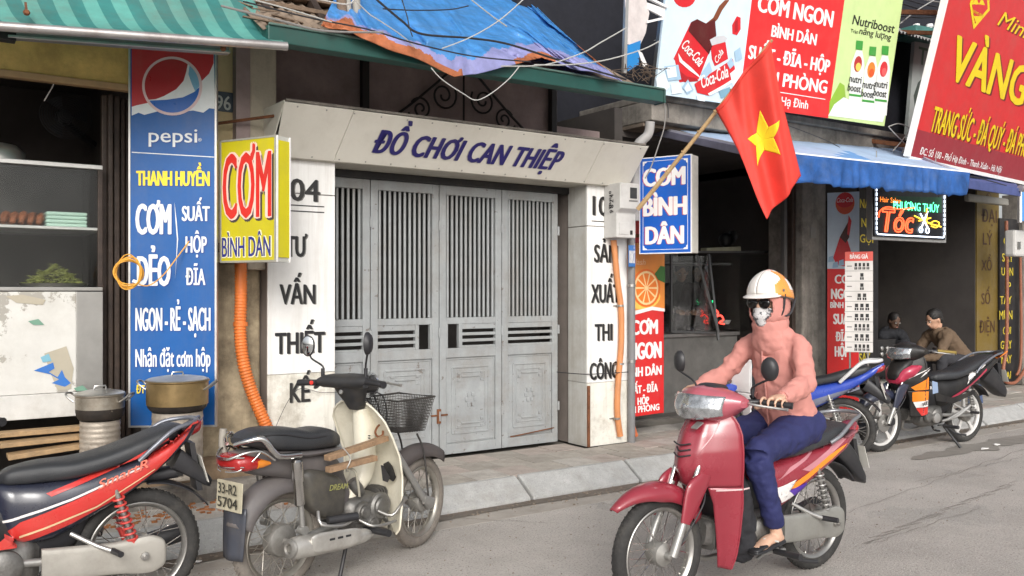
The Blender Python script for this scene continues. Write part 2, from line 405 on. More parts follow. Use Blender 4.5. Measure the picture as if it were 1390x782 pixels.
# ================================================================ house 104 : cladding, header, gate
H = thing('shop_front', 'white clad shop front numbered 104 with cream header reading ĐỒ CHƠI CAN THIỆP', 'shop front', (3.7, 6.3, PV))
fp = Frame((0, 6.157, 0), 0)   # print frame on the pillar faces
HW = M('hidden_brick', (.2, .17, .15), .9)
mb = MB(); mb.box(2.115, 2.60, 6.175, 6.62, PV, 2.55); mb.build('pillar_core', HW, H); mb = MB(); mb.box(5.05, 5.515, 6.175, 6.62, PV, 2.55); mb.build('pillar_core', HW, H)
for (a, b, mt) in ((PV, .95, white_low), (.953, 2.253, white_panel), (2.259, 2.56, white_panel)):
    board_piece(H, 'cladding_panel', mt, 2.11, 2.62, 6.157, 6.176, a, b)
for (a, b, mt) in ((PV, .72, white_low), (.723, 2.13, white_panel), (2.136, 2.56, white_panel)):
    board_piece(H, 'cladding_panel', mt, 5.03, 5.515, 6.157, 6.176, a, b)
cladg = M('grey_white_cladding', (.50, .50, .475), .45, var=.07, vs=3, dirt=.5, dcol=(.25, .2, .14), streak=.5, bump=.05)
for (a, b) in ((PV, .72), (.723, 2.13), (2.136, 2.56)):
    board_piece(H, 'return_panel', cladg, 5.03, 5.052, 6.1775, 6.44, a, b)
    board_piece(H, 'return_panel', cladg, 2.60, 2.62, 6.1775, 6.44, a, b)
board_piece(H, 'corner_channel', rust, 5.022, 5.05, 6.14, 6.156, PV, .70, .002)
board_piece(H, 'side_panel', white_panel, 5.5155, 5.535, 6.157, 6.6, PV, 2.5)
# header: tilted fascia of three panels, soffit, ends
TB, TT = (6.10, 2.505), (5.80, 2.83)
def hp(x, k, off=0): return Vector((x, lerp(TB[0], TT[0], k) - off * .73, lerp(TB[1], TT[1], k) - off * .68))
for i, (x0, x1, x2, x3) in enumerate(((2.14, 2.10, 2.61, 2.58), (2.584, 2.614, 4.918, 4.936), (4.94, 4.922, 5.43, 5.46))):
    mb = MB(); mb.plate([hp(x0, 0), hp(x3, 0), hp(x2, 1), hp(x1, 1)], .006, Vector((0, -.735, -.678))); mb.build('header_panel', cream, H, bevel=.003)
board_piece(H, 'soffit', M('cream_soffit', (.52, .49, .42), .5, dirt=.3), 2.15, 5.45, 6.105, 6.47, 2.498, 2.516)
for x in (2.105, 5.44):
    mb = MB(); mb.plate([(x, 6.10, 2.52), (x, 5.80, 2.84), (x, 6.6, 2.86), (x, 6.6, 2.52)], .004, (1, 0, 0)); mb.build('header_end', cream, H)
board_piece(H, 'header_top', concrete, 2.12, 5.42, 5.81, 6.75, 2.838, 2.858)
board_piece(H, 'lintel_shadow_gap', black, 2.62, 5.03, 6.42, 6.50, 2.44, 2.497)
fh = Frame((0, TB[0], TB[1]), 0, math.degrees(math.atan2(.30, .325)))
def on(parent, fr):   # sub frame empty replaced by direct matrices
    return fr
def word_on(t, mat, parent, fr, x0, x1, yt, yb, **k):
    """lettering child of a thing whose own matrix is not the board's"""
    o = wpx(t, mat, None, fr, x0, x1, yt, yb, **k); o.parent = parent
    o.matrix_local = mwof(parent).inverted() @ fr.m; return o
def shape_on(name, mat, parent, fr, pts, h=.002, th=.0008, px=True):
    o = (shpx if px else shape)(name, mat, None, fr, pts, h, th); o.parent = parent; o.matrix_local = mwof(parent).inverted() @ fr.m; return o
word_on('ĐỒ CHƠI CAN THIỆP', flat('lettering_edge_grey', (170, 165, 165), .5), H, fh, 512, 774, 177, 207.5, h=.008, bold=.05, shear=.13, th=.2, space=1.07)
word_on('ĐỒ CHƠI CAN THIỆP', navy, H, fh, 513, 775, 176.5, 207, h=.010, bold=.045, shear=.13, th=.3, space=1.07)
random.seed(2)
mb = MB()
for i in range(16):
    for k in (.05, .95):
        p = hp(2.2 + i * .21, k, .007); mb.lathe([(.006, -.001), (.006, .002), (.003, .004)], p, (0, -.735, -.678), 8)
tag(mb.build('screw', steel, H), kind='stuff')
def fpw(t, x0, x1, yt, yb, fr=fp, par=None, **k):
    word_on(t, shadow_g, par or H, fr, x0 + 1.2, x1 + 1.5, yt + .8, yb + .8, h=.0012, bold=.032, th=.1, **k)
    word_on(t, letter_k, par or H, fr, x0, x1, yt, yb, h=.0025, bold=.03, th=.2, **k)
for a in (('104', 379, 434, 241, 271), ('TƯ', 387, 417, 320, 348), ('VẤN', 379, 428, 386, 413), ('THIẾT', 373, 441, 452, 481), ('KẾ', 393, 421, 520, 547)): fpw(*a)
for a in (('104', 804, 837, 266, 292), ('SẢN', 806, 838, 332, 356), ('XUẤT', 802, 841, 386, 411), ('THI', 807, 831, 440, 463), ('CÔNG', 800, 839, 493, 516)): fpw(*a)
for (a, b, y, pt_) in ((372, 440, 277, 0), (803, 846, 300, 0), (372, 440, 285, 1)):
    u0, v0 = fp.uv(a, y); u1, _ = fp.uv(b, y)
    o = shape_on('rule', letter_k, H, fp, [(u0, v0 - .004), (u1, v0 - .004), (u1, v0 + .004), (u0, v0 + .004)], px=False)

# gate
G = thing('folding_gate', 'weathered grey metal folding gate of four leaves with vertical bars', 'gate', (3.68, 6.46, PV))
GY = 6.46
lx = [2.40, 3.05, 3.68, 4.31, 4.93]
leafs = []
barm = None
for i in range(4):
    L0, L1 = lx[i] + .004, lx[i + 1] - .004
    lf = sub('gate_leaf', G)
    def gp(name, x0, x1, z0, z1, y0=GY, y1=GY + .04, mt=gate_m, bv=.003):
        return board_piece(lf, name, mt, x0, x1, y0, y1, z0, z1, bv)
    s = .062
    gp('stile', L0, L0 + s, .17, 2.44); gp('stile', L1 - s, L1, .17, 2.44)
    a, b = L0 + s, L1 - s
    gp('rail', a, b, 2.36, 2.44); gp('rail', a, b, 1.27, 1.325); gp('rail', a, b, .985, 1.065); gp('rail', a, b, .17, .255)
    # slot band: slats with openings, and a hand hole
    hole = {1: (b - .125, b - .02), 2: (a + .02, a + .125)}.get(i)
    sa, sb = (a, (hole[0] - .035)) if i == 1 else ((hole[1] + .035, b) if i == 2 else (a, b))
    for z in (1.115, 1.165, 1.215): pass
    for (z0, z1) in ((1.065, 1.085), (1.115, 1.14), (1.17, 1.195), (1.225, 1.27)): gp('slat', sa, sb, z0, z1, GY + .006, GY + .034, bv=.002)
    if i == 1: gp('slot_frame', sb, hole[0], 1.065, 1.27); gp('slot_frame', hole[1], b, 1.065, 1.27, GY + .002)
    if i == 2: gp('slot_frame', a, hole[0], 1.065, 1.27, GY + .002); gp('slot_frame', hole[1], sa, 1.065, 1.27)
    # lower panel with raised mouldings
    gp('lower_panel', a, b, .255, .985, GY + .016, GY + .03)
    mb = MB(); c0, c1, z0, z1 = a, b, .255, .985
    for (ins, wd, pr) in ((.012, .012, .010), (.065, .016, .012), (.10, .010, .010)):
        x0_, x1_, y0_, y1_ = c0 + ins, c1 - ins, z0 + ins * 1.3, z1 - ins * 1.3
        for (p, q) in (((x0_, y0_), (x1_, y0_)), ((x1_, y0_), (x1_, y1_)), ((x1_, y1_), (x0_, y1_)), ((x0_, y1_), (x0_, y0_))):
            mb.bar((p[0], GY + .016 - pr / 2 + .004, p[1]), (q[0], GY + .016 - pr / 2 + .004, q[1]), wd, pr, up=(0, 1, 0))
    mx = (c0 + c1) / 2
    for zz in (.42, .82):
        mb.box(mx - .09, mx + .09, GY + .006, GY + .017, zz - .007, zz + .007)
        for sx in (-1, 1):
            for dz in (-.03, .03): mb.box(mx + sx * .115 - .015, mx + sx * .115 + .015, GY + .006, GY + .017, zz + dz - .012, zz + dz + .012)
    for k in range(6):
        an = k * math.pi / 3; mb.box(mx + .045 * math.cos(an) - .012, mx + .045 * math.cos(an) + .012, GY + .004, GY + .017, .62 + .05 * math.sin(an) - .016, .62 + .05 * math.sin(an) + .016)
    mb.build('moulding', gate_m, lf, bevel=.003)
    nb = 11
    if barm is None:
        mb = MB(); mb.box(-.0105, .0105, -.011, .011, 0, 1.035); barm = mb.mesh('bar'); barm.materials.append(gate_m)
    for k in range(nb):
        o = bpy.data.objects.new('bar', barm); link(o, lf); o.location = Vector((a + (b - a) * (k + .5) / nb, GY + .02, 1.325)) - G.location
        md = o.modifiers.new('bevel', 'BEVEL'); md.width = .006; md.segments = 2
    for zz in (.5, 1.2, 2.1):
        mb = MB(); mb.lathe([(.011, -.04), (.011, .04)], (L1 + .004, GY - .006, zz), n=8); mb.build('hinge', gate_m, lf, smooth=True)
mb = MB(); mb.box(3.60, 3.76, GY - .006, GY, .50, .515); mb.box(3.655, 3.69, GY - .014, GY + .001, .44, .56); mb.bar((4.40, GY - .004, .26), (4.88, GY - .004, .30), .01, .008); mb.build('bolt', rust, G)
# dark room behind the gate
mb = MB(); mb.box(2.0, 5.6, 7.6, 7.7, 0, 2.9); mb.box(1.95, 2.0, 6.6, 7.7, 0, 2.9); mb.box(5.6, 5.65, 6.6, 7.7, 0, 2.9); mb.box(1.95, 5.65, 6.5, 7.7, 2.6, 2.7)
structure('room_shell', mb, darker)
# loft above the header
mb = MB(); mb.box(2.0, 5.04, 6.62, 6.75, 2.5, 3.84); mb.box(5.04, 5.6, 6.62, 6.75, 2.5, 3.1); mb.box(1.9, 2.0, 6.2, 7.1, 2.5, 4.0); structure('loft_wall', mb, darkwall)
lr = thing('loft_grille', 'black wrought iron scrollwork in the shade over the cream header', 'grille', (3.9, 6.55, 2.86))
iron = M('wrought_iron', (.018, .015, .015), .6, bump=.1)
mb = MB()
for x in (3.05, 4.95): mb = MB(); mb.box(x - .03, x + .03, 6.54, 6.60, 2.86, 3.7); mb.build('post', iron, lr, bevel=.004)
def spiral(cx, cz, r0, turns, a0, s=1, y=6.56, k=.06):
    return [(cx + s * (r0 * (1 - t / 30 * (1 - k * 3))) * math.cos(a0 + t / 30 * turns * 2 * math.pi), y, cz + (r0 * (1 - t / 30 * (1 - k * 3))) * math.sin(a0 + t / 30 * turns * 2 * math.pi)) for t in range(31)]
for s in (1, -1):
    for (dx, dz, r0, tn, a0) in ((.20, .36, .13, 1.6, 2.6), (.42, .22, .10, 1.6, .5), (.58, .12, .07, 1.4, 2.2), (.30, .10, .06, 1.3, 3.6)):
        mb = MB(); mb.tube(spiral(3.98 + s * dx, 2.86 + dz, r0, tn, a0, s), .009, 6); mb.build('scroll', iron, lr, smooth=True)
    mb = MB(); mb.tube([(3.98 + s * .82, 6.56, 2.88), (3.98 + s * .5, 6.56, 3.12), (3.98 + s * .12, 6.56, 3.45)], .011, 6, sm=5); mb.build('rib', iron, lr, smooth=True)
mb = MB(); mb.tube([(3.2, 6.56, 2.90), (4.8, 6.56, 2.90)], .01, 6); mb.tube([(3.98, 6.56, 2.88), (3.98, 6.56, 3.6)], .01, 6); mb.build('cross_bar', iron, lr)

# eave beam, roof sheet, tarp
E_ = thing('eave_gutter', 'long dark green metal gutter beam along the eave over the grey gate', 'gutter', (4, 5.3, 3.1))
def beam(name, mat, root, p, q, w_, h_): mb = MB(); mb.bar(p, q, w_, h_); return mb.build(name, mat, root, bevel=.006)
def zt(x): return lerp(3.13, 3.155, (x - 1.82) / 3.3)
beam('trough', green_m, E_, (1.82, 5.36, zt(1.82)), (5.14, 5.36, zt(5.14)), .12, .105)
beam('rim', M('green_rim', (.09, .15, .13), .4, var=.2), E_, (1.82, 5.295, zt(1.82) + .055), (5.14, 5.295, zt(5.14) + .055), .018, .016)
beam('end_cap', green_m, E_, (5.142, 5.36, zt(5.14)), (5.16, 5.36, zt(5.14)), .13, .115)
RS = .577
def rz(y): return 3.16 + RS * (y - 5.35)
RN = Vector((0, -RS, 1)).normalized()
def roofpt(px, py, off=0): return PP(px, py, Vector((0, 5.35, 3.16 + off)), RN)
rf = thing('tin_roof', 'rusty corrugated roof sheets under the blue tarpaulin', 'roof', (4, 5.4, 3.2))
for k in range(5):
    x0 = 1.8 + k * .66
    mb = MB(); ymax = 8.6
    mb.grid(lambda a, b: (x0 + a * .68, lerp(5.33, ymax, b), rz(lerp(5.33, ymax, b)) + .012 * math.sin(a * .68 / .076 * 2 * math.pi) + .004 * (k % 2)), 64, 4)
    mb.build('roof_sheet', M('rusty_tin', (.20, .15, .11), .8, .0, var=.4, vs=6, bump=.2, dirt=.8, dcol=(.06, .04, .03), streak=.3), rf, smooth=True, solid=.004)
# rubble and boards along the eave
random.seed(9)
mb = MB()
for i in range(45):
    x = random.uniform(1.85, 3.0); y = random.uniform(5.38, 5.75); z = rz(y) + .03; a = random.uniform(0, 3.1); l = random.uniform(.05, .28)
    mb.bar((x, y, z), (x + l * math.cos(a), y + .1 * math.sin(a), z + random.uniform(-.01, .05)), random.uniform(.01, .03), .008)
tag(mb.build('roof_debris', rustwood), 'loose twigs and splintered boards on the tin roof beside the tarpaulin', 'debris', kind='stuff')

tarp_b = M('blue_tarp', (.08, .33, .74), .36, var=.25, vs=7, bump=1., bs=11, dirt=.22, dcol=(.35, .45, .6), spec=.6)
tarp_p = M('tarp_violet_hem', (.36, .37, .68), .5, var=.2, vs=9, bump=.6, bs=18)
tarp_o = M('tarp_orange_side', (.52, .17, .07), .6, var=.3, vs=10, bump=.6, bs=20)
BP = [(436, 35), (470, 42), (505, 58), (560, 78), (617, 104), (645, 101), (700, 87), (735, 78), (775, 92), (812, 100), (846, 111)]
TP = [(486, -70), (505, -70), (530, -70), (560, -70), (590, -70), (610, -70), (630, -70), (650, -70), (665, -60), (680, -45), (700, -4)]
def pl(P, s):
    s *= len(P) - 1; i = min(int(s), len(P) - 2); f = s - i; return (lerp(P[i][0], P[i + 1][0], f), lerp(P[i][1], P[i + 1][1], f))
def tarp(a, b):
    x0, y0 = pl(BP, a); x1, y1 = pl(TP, a)
    e = b ** 1.1
    x, y = lerp(x0, x1, e), lerp(y0, y1, e) + 3 * noise.noise(Vector((a * 14, b * 3, 0)))*(1-b)
    fold = .05 * noise.noise(Vector((a * 6 + b * 3.5, b * 1.2, 1))) + .045 * abs(noise.noise(Vector((a * 22 + b * 9, b * 1.5, 4)))) + .014 * abs(noise.noise(Vector((a * 50 + b * 14, b * 9, 2)))) + .05 * math.exp(-b * 9) * noise.noise(Vector((a * 26, b * 9, 7)))
    P1 = roofpt(x, y, .12 + fold)
    lim = PY(x, y, 5.23 - .03 * noise.noise(Vector((a * 20, 1, 0))))
    return P1 if P1.y > lim.y else lim
for m_ in (tarp_b, tarp_p, tarp_o): thin_cloth(m_, .25)
mb = MB()
def tmf(a, b):
    n_ = .05 * noise.noise(Vector((a * 17, 0, 9))) + .03 * noise.noise(Vector((a * 51, b * 9, 9)))
    if a < .44 and b < .10 + n_ + .10 * (.42 - a) - .25 * max(0, a - .3): return 2
    if .60 < a < .75 and b < .06 + n_: return 2
    if b < .17 + n_: return 1
    if a > .965 and .2 < b < .42: return 2
    return 0
mb.grid(tarp, 220, 90, tmf); o = mb.build('tarpaulin', [tarp_b, tarp_p, tarp_o], None, smooth=True, ang=180, solid=.004)
tag(o, 'bright blue creased tarpaulin with violet and orange hem spread over the roof', 'tarpaulin')
# dark upper storey behind the roof
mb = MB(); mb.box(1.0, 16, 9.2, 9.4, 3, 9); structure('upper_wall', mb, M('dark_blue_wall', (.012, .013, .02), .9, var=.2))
ub = thing('upper_balcony', 'grey blue painted floor beam of the dark upper storey behind the tarpaulin', 'balcony', (7, 8.4, 5))
A, B = PY(712, -4, 8.4), PY(856, 22, 8.4)
d = (B - A).normalized(); A -= d * 1.5; B += d * 2.5
beam('floor_beam', M('grey_blue_paint', (.10, .15, .25), .6, var=.15), ub, A, B, .2, .16)
beam('soffit_board', darker, ub, A + Vector((0, .5, -.05)), B + Vector((0, .5, -.05)), .9, .05)
beam('parapet', M('dark_parapet', (.012, .013, .02), .8), ub, A + Vector((0, .3, .42)), B + Vector((0, .3, .42)), .1, .6)
# ================================================================ left : shop 96
LS = thing('rice_shop', 'old ochre rice shop with open front and dark folding door beside a blue drink sign', 'shop', (.6, 6.3, PV))
board_piece(LS, 'lintel', ochre, -1.5, 1.22, 6.26, 6.44, 2.91, 3.6, .01)
board_piece(LS, 'lintel_trim', M('tan_trim', (.38, .24, .12), .7, var=.2, dirt=.3), -1.5, 1.22, 6.235, 6.30, 2.868, 2.91)
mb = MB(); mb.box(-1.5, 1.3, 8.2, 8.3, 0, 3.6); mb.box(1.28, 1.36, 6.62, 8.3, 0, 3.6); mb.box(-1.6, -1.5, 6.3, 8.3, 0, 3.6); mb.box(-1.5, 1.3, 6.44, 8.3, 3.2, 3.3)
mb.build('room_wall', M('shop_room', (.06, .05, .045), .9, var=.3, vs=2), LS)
board_piece(LS, 'column', cream_pl, 1.55, 2.0, 6.28, 6.62, 1.75, 3.6, .02)
board_piece(LS, 'column_base', grime, 1.45, 2.11, 6.31, 6.62, .02, 1.75, .02)
board_piece(LS, 'pilaster', pilaster_m, 1.985, 2.20, 6.22, 6.30, 1.7, 3.4, .015)
mb = MB(); mb.tube([(1.975, 6.255, 3.2), (1.985, 6.25, 3.1), (1.98, 6.25, 2.4), (1.985, 6.255, 1.8)], .012, 6, sm=4); mb.build('cable_run', M('dark_cable', (.03, .025, .02), .7), LS, smooth=True)
# stacked folding door at the right of the opening
for k, (a_, b_, y) in enumerate(((138, 146, 6.44), (147, 154, 6.40), (155, 163, 6.43), (164, 170, 6.47), (171, 178, 6.50))):
    x, w_ = PY(a_, 395, y).x, PY(b_, 395, y).x - PY(a_, 395, y).x
    board_piece(LS, 'door_slat', darkwood, x, x + w_, y, y + .06, .46, 2.867, .008)
# number plate 96
np_ = thing('number_plate', 'small dark blue house number plate reading 96 half hidden by the drink sign', 'number plate', (1.86, 6.27, 2.9))
fn = Frame((0, 6.275, 0), 0)
u0, v1 = fn.uv(289, 123); u1, v0 = fn.uv(316, 153)
mb = MB(); mb.box(u0, u1, 6.268, 6.279, v0, v1); mb.build('plate', flat('plate_blue_grey', (58, 72, 84), .4), np_, bevel=.002)
word_on('96', flat('plate_digits', (190, 196, 190), .5), np_, fn, 292, 313, 129, 148, h=.009, bold=.02)
# display cabinet
CB = thing('display_cabinet', 'steel and glass food display cabinet with torn white stickers on its lower panel', 'display cabinet', (.3, 6.3, .75))
cabp = M('torn_sticker_panel', (.62, .61, .575), .6, var=.06, vs=4, bump=.15, bs=12, dirt=.3, dcol=(.33, .3, .25), chip=((.36, .34, .30), 3.4, .56))
def cx(px, y=6.3): return PY(px, 395, y).x
x1c = 1.06
board_piece(CB, 'lower_panel', cabp, -1.2, x1c - .16, 6.30, 6.33, .90, 1.545)
board_piece(CB, 'corner_panel', steel, x1c - .16, x1c, 6.302, 6.335, .90, 1.545)
board_piece(CB, 'plinth', M('whitish_plinth', (.6, .59, .56), .5, var=.08, dirt=.5, dcol=(.3, .26, .2)), -1.2, x1c - .12, 6.285, 6.33, .745, .898)
board_piece(CB, 'counter_ledge', steel, -1.2, x1c, 6.31, 6.85, 1.55, 1.575)
board_piece(CB, 'shelf', alu, -1.2, x1c, 6.33, 6.8, 1.945, 1.965)
board_piece(CB, 'top_rail', alu, -1.2, x1c, 6.31, 6.36, 2.345, 2.375)
board_piece(CB, 'post', darkwood, x1c - .03, x1c, 6.31, 6.35, 1.575, 2.345)
board_piece(CB, 'back', M('cabinet_back', (.028, .026, .024), .6, var=.5, vs=3), -1.2, x1c, 6.85, 6.87, 1.4, 2.4)
board_piece(CB, 'carcass', darker, -1.2, x1c, 6.34, 6.85, .75, 1.54)
mb = MB(); mb.box(-1.2, x1c - .03, 6.325, 6.328, 1.58, 2.34); mb.build('glass_pane', M('pane_glass', (.9, .95, .93), .04, var=0, bump=0, trans=1.0, alpha=.35), CB)
# torn blue sticker bits
fc = Frame((0, 6.299, 0), 0)
sb = flat('blue_sticker', (40, 110, 190), .5); sg = flat('green_sticker', (110, 150, 130), .5); sy = flat('tan_glue', (176, 168, 150), .7)
for m_, P in ((sb, [(46, 503), (72, 492), (74, 500), (66, 505), (78, 512), (84, 502), (88, 512), (96, 520), (88, 525), (70, 520), (80, 515), (68, 508)]), (sg, [(38, 436), (52, 433), (60, 441), (45, 441)]),
              (sy, [(8, 402), (30, 400), (62, 407), (58, 414), (22, 411)]), (sy, [(60, 480), (90, 470), (100, 500), (96, 528), (78, 530), (66, 500)]), (flat('pale_blue_sticker', (120, 175, 195), .5), [(55, 485), (66, 480), (70, 490), (58, 492)]), (sg, [(100, 527), (112, 523), (120, 530), (104, 531)])):
    shape_on('sticker_scrap', m_, CB, fc, P, h=(.002 if m_ is sy else .004))
# food and boxes
bx = thing('foam_box_stack', 'stack of pale green foam boxes on the glass cabinet shelf', 'foam boxes', (.9, 6.45, 1.965))
mt = flat('pale_green_foam', (170, 200, 185), .6)
for k in range(4):
    mb = MB(); mb.box(.74, .98, 6.40, 6.56, 1.967 + k * .025, 1.990 + k * .025); mb.build('foam_box', mt, bx, bevel=.008)
fd = thing('greens_tray', 'heap of green vegetables on a steel tray inside the cabinet', 'food tray', (.8, 6.55, 1.575))
random.seed(21)
mb = MB()
for i in range(260):
    a = random.uniform(0, 6.28); r_ = random.uniform(0, 1) ** .6; p = Vector((.80 + .17 * r_ * math.cos(a), 6.52 + .12 * r_ * math.sin(a), 1.59 + .13 * (1 - r_)))
    q = p + Vector((random.uniform(-.04, .04), random.uniform(-.03, .03), random.uniform(-.01, .025))); mb.bar(p, q, .012, .003)
tag(mb.build('greens', M('boiled_greens', (.22, .24, .07), .6, var=.5, vs=30), fd), kind='stuff')
mb = MB(); mb.lathe([(.17, 0), (.2, .02), (.205, .02), (.18, -.004)], (.8, 6.52, 1.58), n=24); mb.build('tray', steel, fd, smooth=True)
rt = thing('roast_meat', 'reddish brown roast meat on the middle shelf left of the foam boxes', 'food', (.6, 6.5, 1.965))
mb = MB(); random.seed(4)
for i in range(5): mb.tube([(.50 + i * .05, 6.45, 1.985), (.52 + i * .05, 6.5, 2.03 + .02 * random.random()), (.55 + i * .045, 6.6, 1.99)], [.015, .03, .015], 8, sm=3)
mb.build('meat', M('roast_meat', (.20, .07, .03), .4, var=.5, vs=30), rt, smooth=True)
pz = thing('steel_bowl', 'dull metal bowl upside down on the cabinet top at the left edge', 'bowl', (.3, 6.5, 2.38))
A = PY(6, 212, 6.5); mb = MB(); mb.lathe([(.15, 0), (.14, .05), (.09, .10), (0.02, .115)], (A.x - .02, 6.5, 2.38), n=24); mb.build('bowl', steel, pz, smooth=True)
fan = thing('wall_fan', 'dark wall fan hanging in the unlit shop behind the cabinet', 'fan', (1.0, 7.2, 2.9))
A = PY(88, 158, 7.3); fm = M('black_plastic', (.02, .02, .022), .5)
for k in range(10):
    mb = MB(); r_ = .03 + .016 * k; mb.tube([A + Vector((r_ * math.cos(t), -.10 + .05 * (r_ / .2) ** 2, r_ * math.sin(t))) for t in [i * math.pi / 12 for i in range(24)]], .003, 5, closed=True); mb.build('grille_ring', fm, fan)
for k in range(3):
    a = k * 2.09; mb = MB(); mb.plate([A + Vector((.03 * math.cos(a), -.04, .03 * math.sin(a))), A + Vector((.15 * math.cos(a - .3), -.05, .15 * math.sin(a - .3))), A + Vector((.16 * math.cos(a + .4), -.02, .16 * math.sin(a + .4)))], .003, (0, 1, 0)); mb.build('blade', fm, fan)
mb = MB(); mb.lathe([(.05, 0), (.06, .05), (.05, .14), (.02, .17)], A, (0, 1, 0), 16); mb.bar(A + Vector((0, .1, -.02)), A + Vector((.25, .3, -.15)), .04, .04); mb.build('motor', fm, fan, smooth=True)
mb = MB(); mb.tube([PY(78, 102, 6.5), PY(70, 120, 6.5), PY(60, 137, 6.5)], .004, 6); tag(mb.build('pull_string', white_m), 'white string hanging from the ochre lintel', 'string')

# steps and rubble below the shop front
ST = tag(bpy.data.objects.new('step', None), kind='structure'); COL.objects.link(ST)
stepm = M('brown_step', (.25, .175, .11), .9, var=.35, vs=7, bump=.6, bs=25, dirt=.7, dcol=(.08, .055, .04))
board_piece(ST, 'step_block', stepm, -1.5, 2.1, 6.12, 6.30, .1, .40, .03)
board_piece(ST, 'step_block', concrete, -1.5, 2.1, 5.98, 6.12, .1, .27, .03)
plk = M('yellow_wood_plank', (.38, .25, .13), .7, var=.2, vs=20, bump=.3, dirt=.5)
for k, (a, b, w_, h_, y_) in enumerate(((( -1, 590), (140, 578), .05, .03, 6.2), ((-1, 604), (150, 588), .07, .025, 6.12), ((10, 620), (120, 603), .06, .03, 6.05))):
    mb = MB(); mb.bar(PY(*a, y_), PY(*b, y_), w_ * 2, h_); tag(mb.build('wooden_plank', plk, bevel=.003), ['long yellow wooden plank lying just under the cabinet plinth', 'darker plank lying on the step behind the first stove', 'short plank resting lowest on the rubble step at left'][k], 'plank')
mb = MB(); mb.box(.77, .99, 5.95, 6.05, .40, .46); o = tag(mb.build('broken_brick', M('brick_red', (.3, .2, .15), .9, var=.4, bump=.5), bevel=.01), 'mortar covered brick on the step beside the left pot stove', 'brick')
random.seed(31); mb = MB()
for i in range(160):
    x = random.uniform(.9, 2.05); y = random.uniform(5.6, 5.97); s = random.uniform(.006, .02)
    mb.box(x, x + s * 1.6, y, y + s, PV, PV + s * .7)
tag(mb.build('leaf_litter', M('dry_litter', (.32, .13, .05), .9, var=.5, vs=30)), 'dry orange brown litter on the pavement below the steps', 'litter', kind='stuff')

# pot stoves
honey = M('tin_stove', (.42, .37, .31), .55, .5, var=.3, vs=9, dirt=.7, dcol=(.12, .06, .03), bump=.2)
potm = M('sooty_aluminium', (.40, .36, .30), .38, .75, var=.25, vs=4, dirt=.9, dcol=(.10, .07, .04), bump=.03)
sootm = M('pot_soot', (.022, .016, .012), .7, var=.5, vs=12, chip=((.2, .17, .13), 9, .62))
brownpot = M('browned_pot', (.26, .18, .08), .35, .6, var=.4, vs=4, dirt=.85, dcol=(.07, .04, .02), bump=.03)
def stove_pot(px, ytop, ybot, half_px, Y, ztop_lab, lab1, lab2, body, soot_h, stove_h):
    c = PY(px, ytop, Y); t = (c - O).dot(AX); r_ = half_px / FOC * t; zt_ = PY(px, ytop, Y).z; zb = PY(px, ybot, Y).z - r_ * .0
    h_ = zt_ - zb
    s = thing('coal_stove', lab1, 'stove', (c.x, c.y, zb - stove_h))
    rs = r_ * .82; pr = []
    n_ = 9
    for i in range(n_ * 4 + 1):
        k = i / (n_ * 4); pr.append((rs + .0018 * math.sin(k * n_ * 2 * math.pi), -stove_h + .0 + k * (stove_h - .01)))
    mb = MB(); mb.lathe([(rs * .2, -stove_h)] + pr + [(rs * .8, -.01), (rs * .75, -.05)], (c.x, c.y, zb), n=28); mb.build('tin_body', honey, s, smooth=True)
    d = Vector((O.x - c.x, O.y - c.y, 0)).normalized(); sd_ = Vector((-d.y, d.x, 0))
    q = c + d * (rs + .003) - sd_ * rs * .0; q.z = zb - stove_h + .06
    mb = MB(); mb.bar(q - sd_ * .03, q + sd_ * .03, .015, .05); mb.build('vent', black, s)
    p = thing('cooking_pot', lab2, 'pot', (c.x, c.y, zb))
    mb = MB(); mb.lathe([(r_ * .3, .0), (r_ * .86, .0), (r_ * .95, .02), (r_ * .985, .05), (r_ * .992, h_ * soot_h)], (c.x, c.y, zb), n=36); mb.build('sooty_base', sootm, p, smooth=True)
    mb = MB(); mb.lathe([(r_ * .992, h_ * soot_h), (r_, h_ * .8), (r_, h_ - .006), (r_ * 1.04, h_), (r_ * 1.04, h_ + .006), (r_ * .97, h_ + .004), (r_ * .96, h_ * .5)], (c.x, c.y, zb), n=36, cap=False); mb.build('pot_body', body, p, smooth=True)
    mb = MB(); mb.lathe([(r_ * 1.0, h_ + .006), (r_ * 1.01, h_ + .012), (r_ * .9, h_ + .02), (r_ * .5, h_ + .032), (.001, h_ + .036)], (c.x, c.y, zb), n=36); mb.build('lid', M('lid_aluminium', (.5, .49, .46), .35, .8, var=.12, dirt=.4), p, smooth=True)
    mb = MB(); mb.tube([(c.x - .035, c.y, zb + h_ + .035), (c.x - .03, c.y, zb + h_ + .055), (c.x + .03, c.y, zb + h_ + .055), (c.x + .035, c.y, zb + h_ + .035)], .006, 6); mb.build('lid_handle', steel, p, smooth=True)
    for s_ in (-1, 1):
        e = Vector((c.x, c.y, zb + h_ * .72)) + RT * s_ * r_ * .98; up = Vector((0, 0, 1)); fw = Vector((-RT.y, RT.x, 0))
        mb = MB(); mb.tube([e - fw * .045, e + RT * s_ * .035 - fw * .045 + up * .025, e + RT * s_ * .06 - fw * .03 + up * .05, e + RT * s_ * .06 + fw * .03 + up * .05, e + RT * s_ * .035 + fw * .045 + up * .025, e + fw * .045], .006, 6, sm=3); mb.build('handle', steel, p, smooth=True)
stove_pot(136, 536, 568, 31, 5.95, 0, 'corrugated tin coal stove under the smaller blackened pot', 'smaller soot blackened aluminium pot with lid at left', potm, .45, .30)
stove_pot(241, 517, 556, 40, 5.75, 0, 'tall pale tin coal stove under the larger brown pot', 'larger brown stained pot with two handles before the blue sign', brownpot, .2, .42)

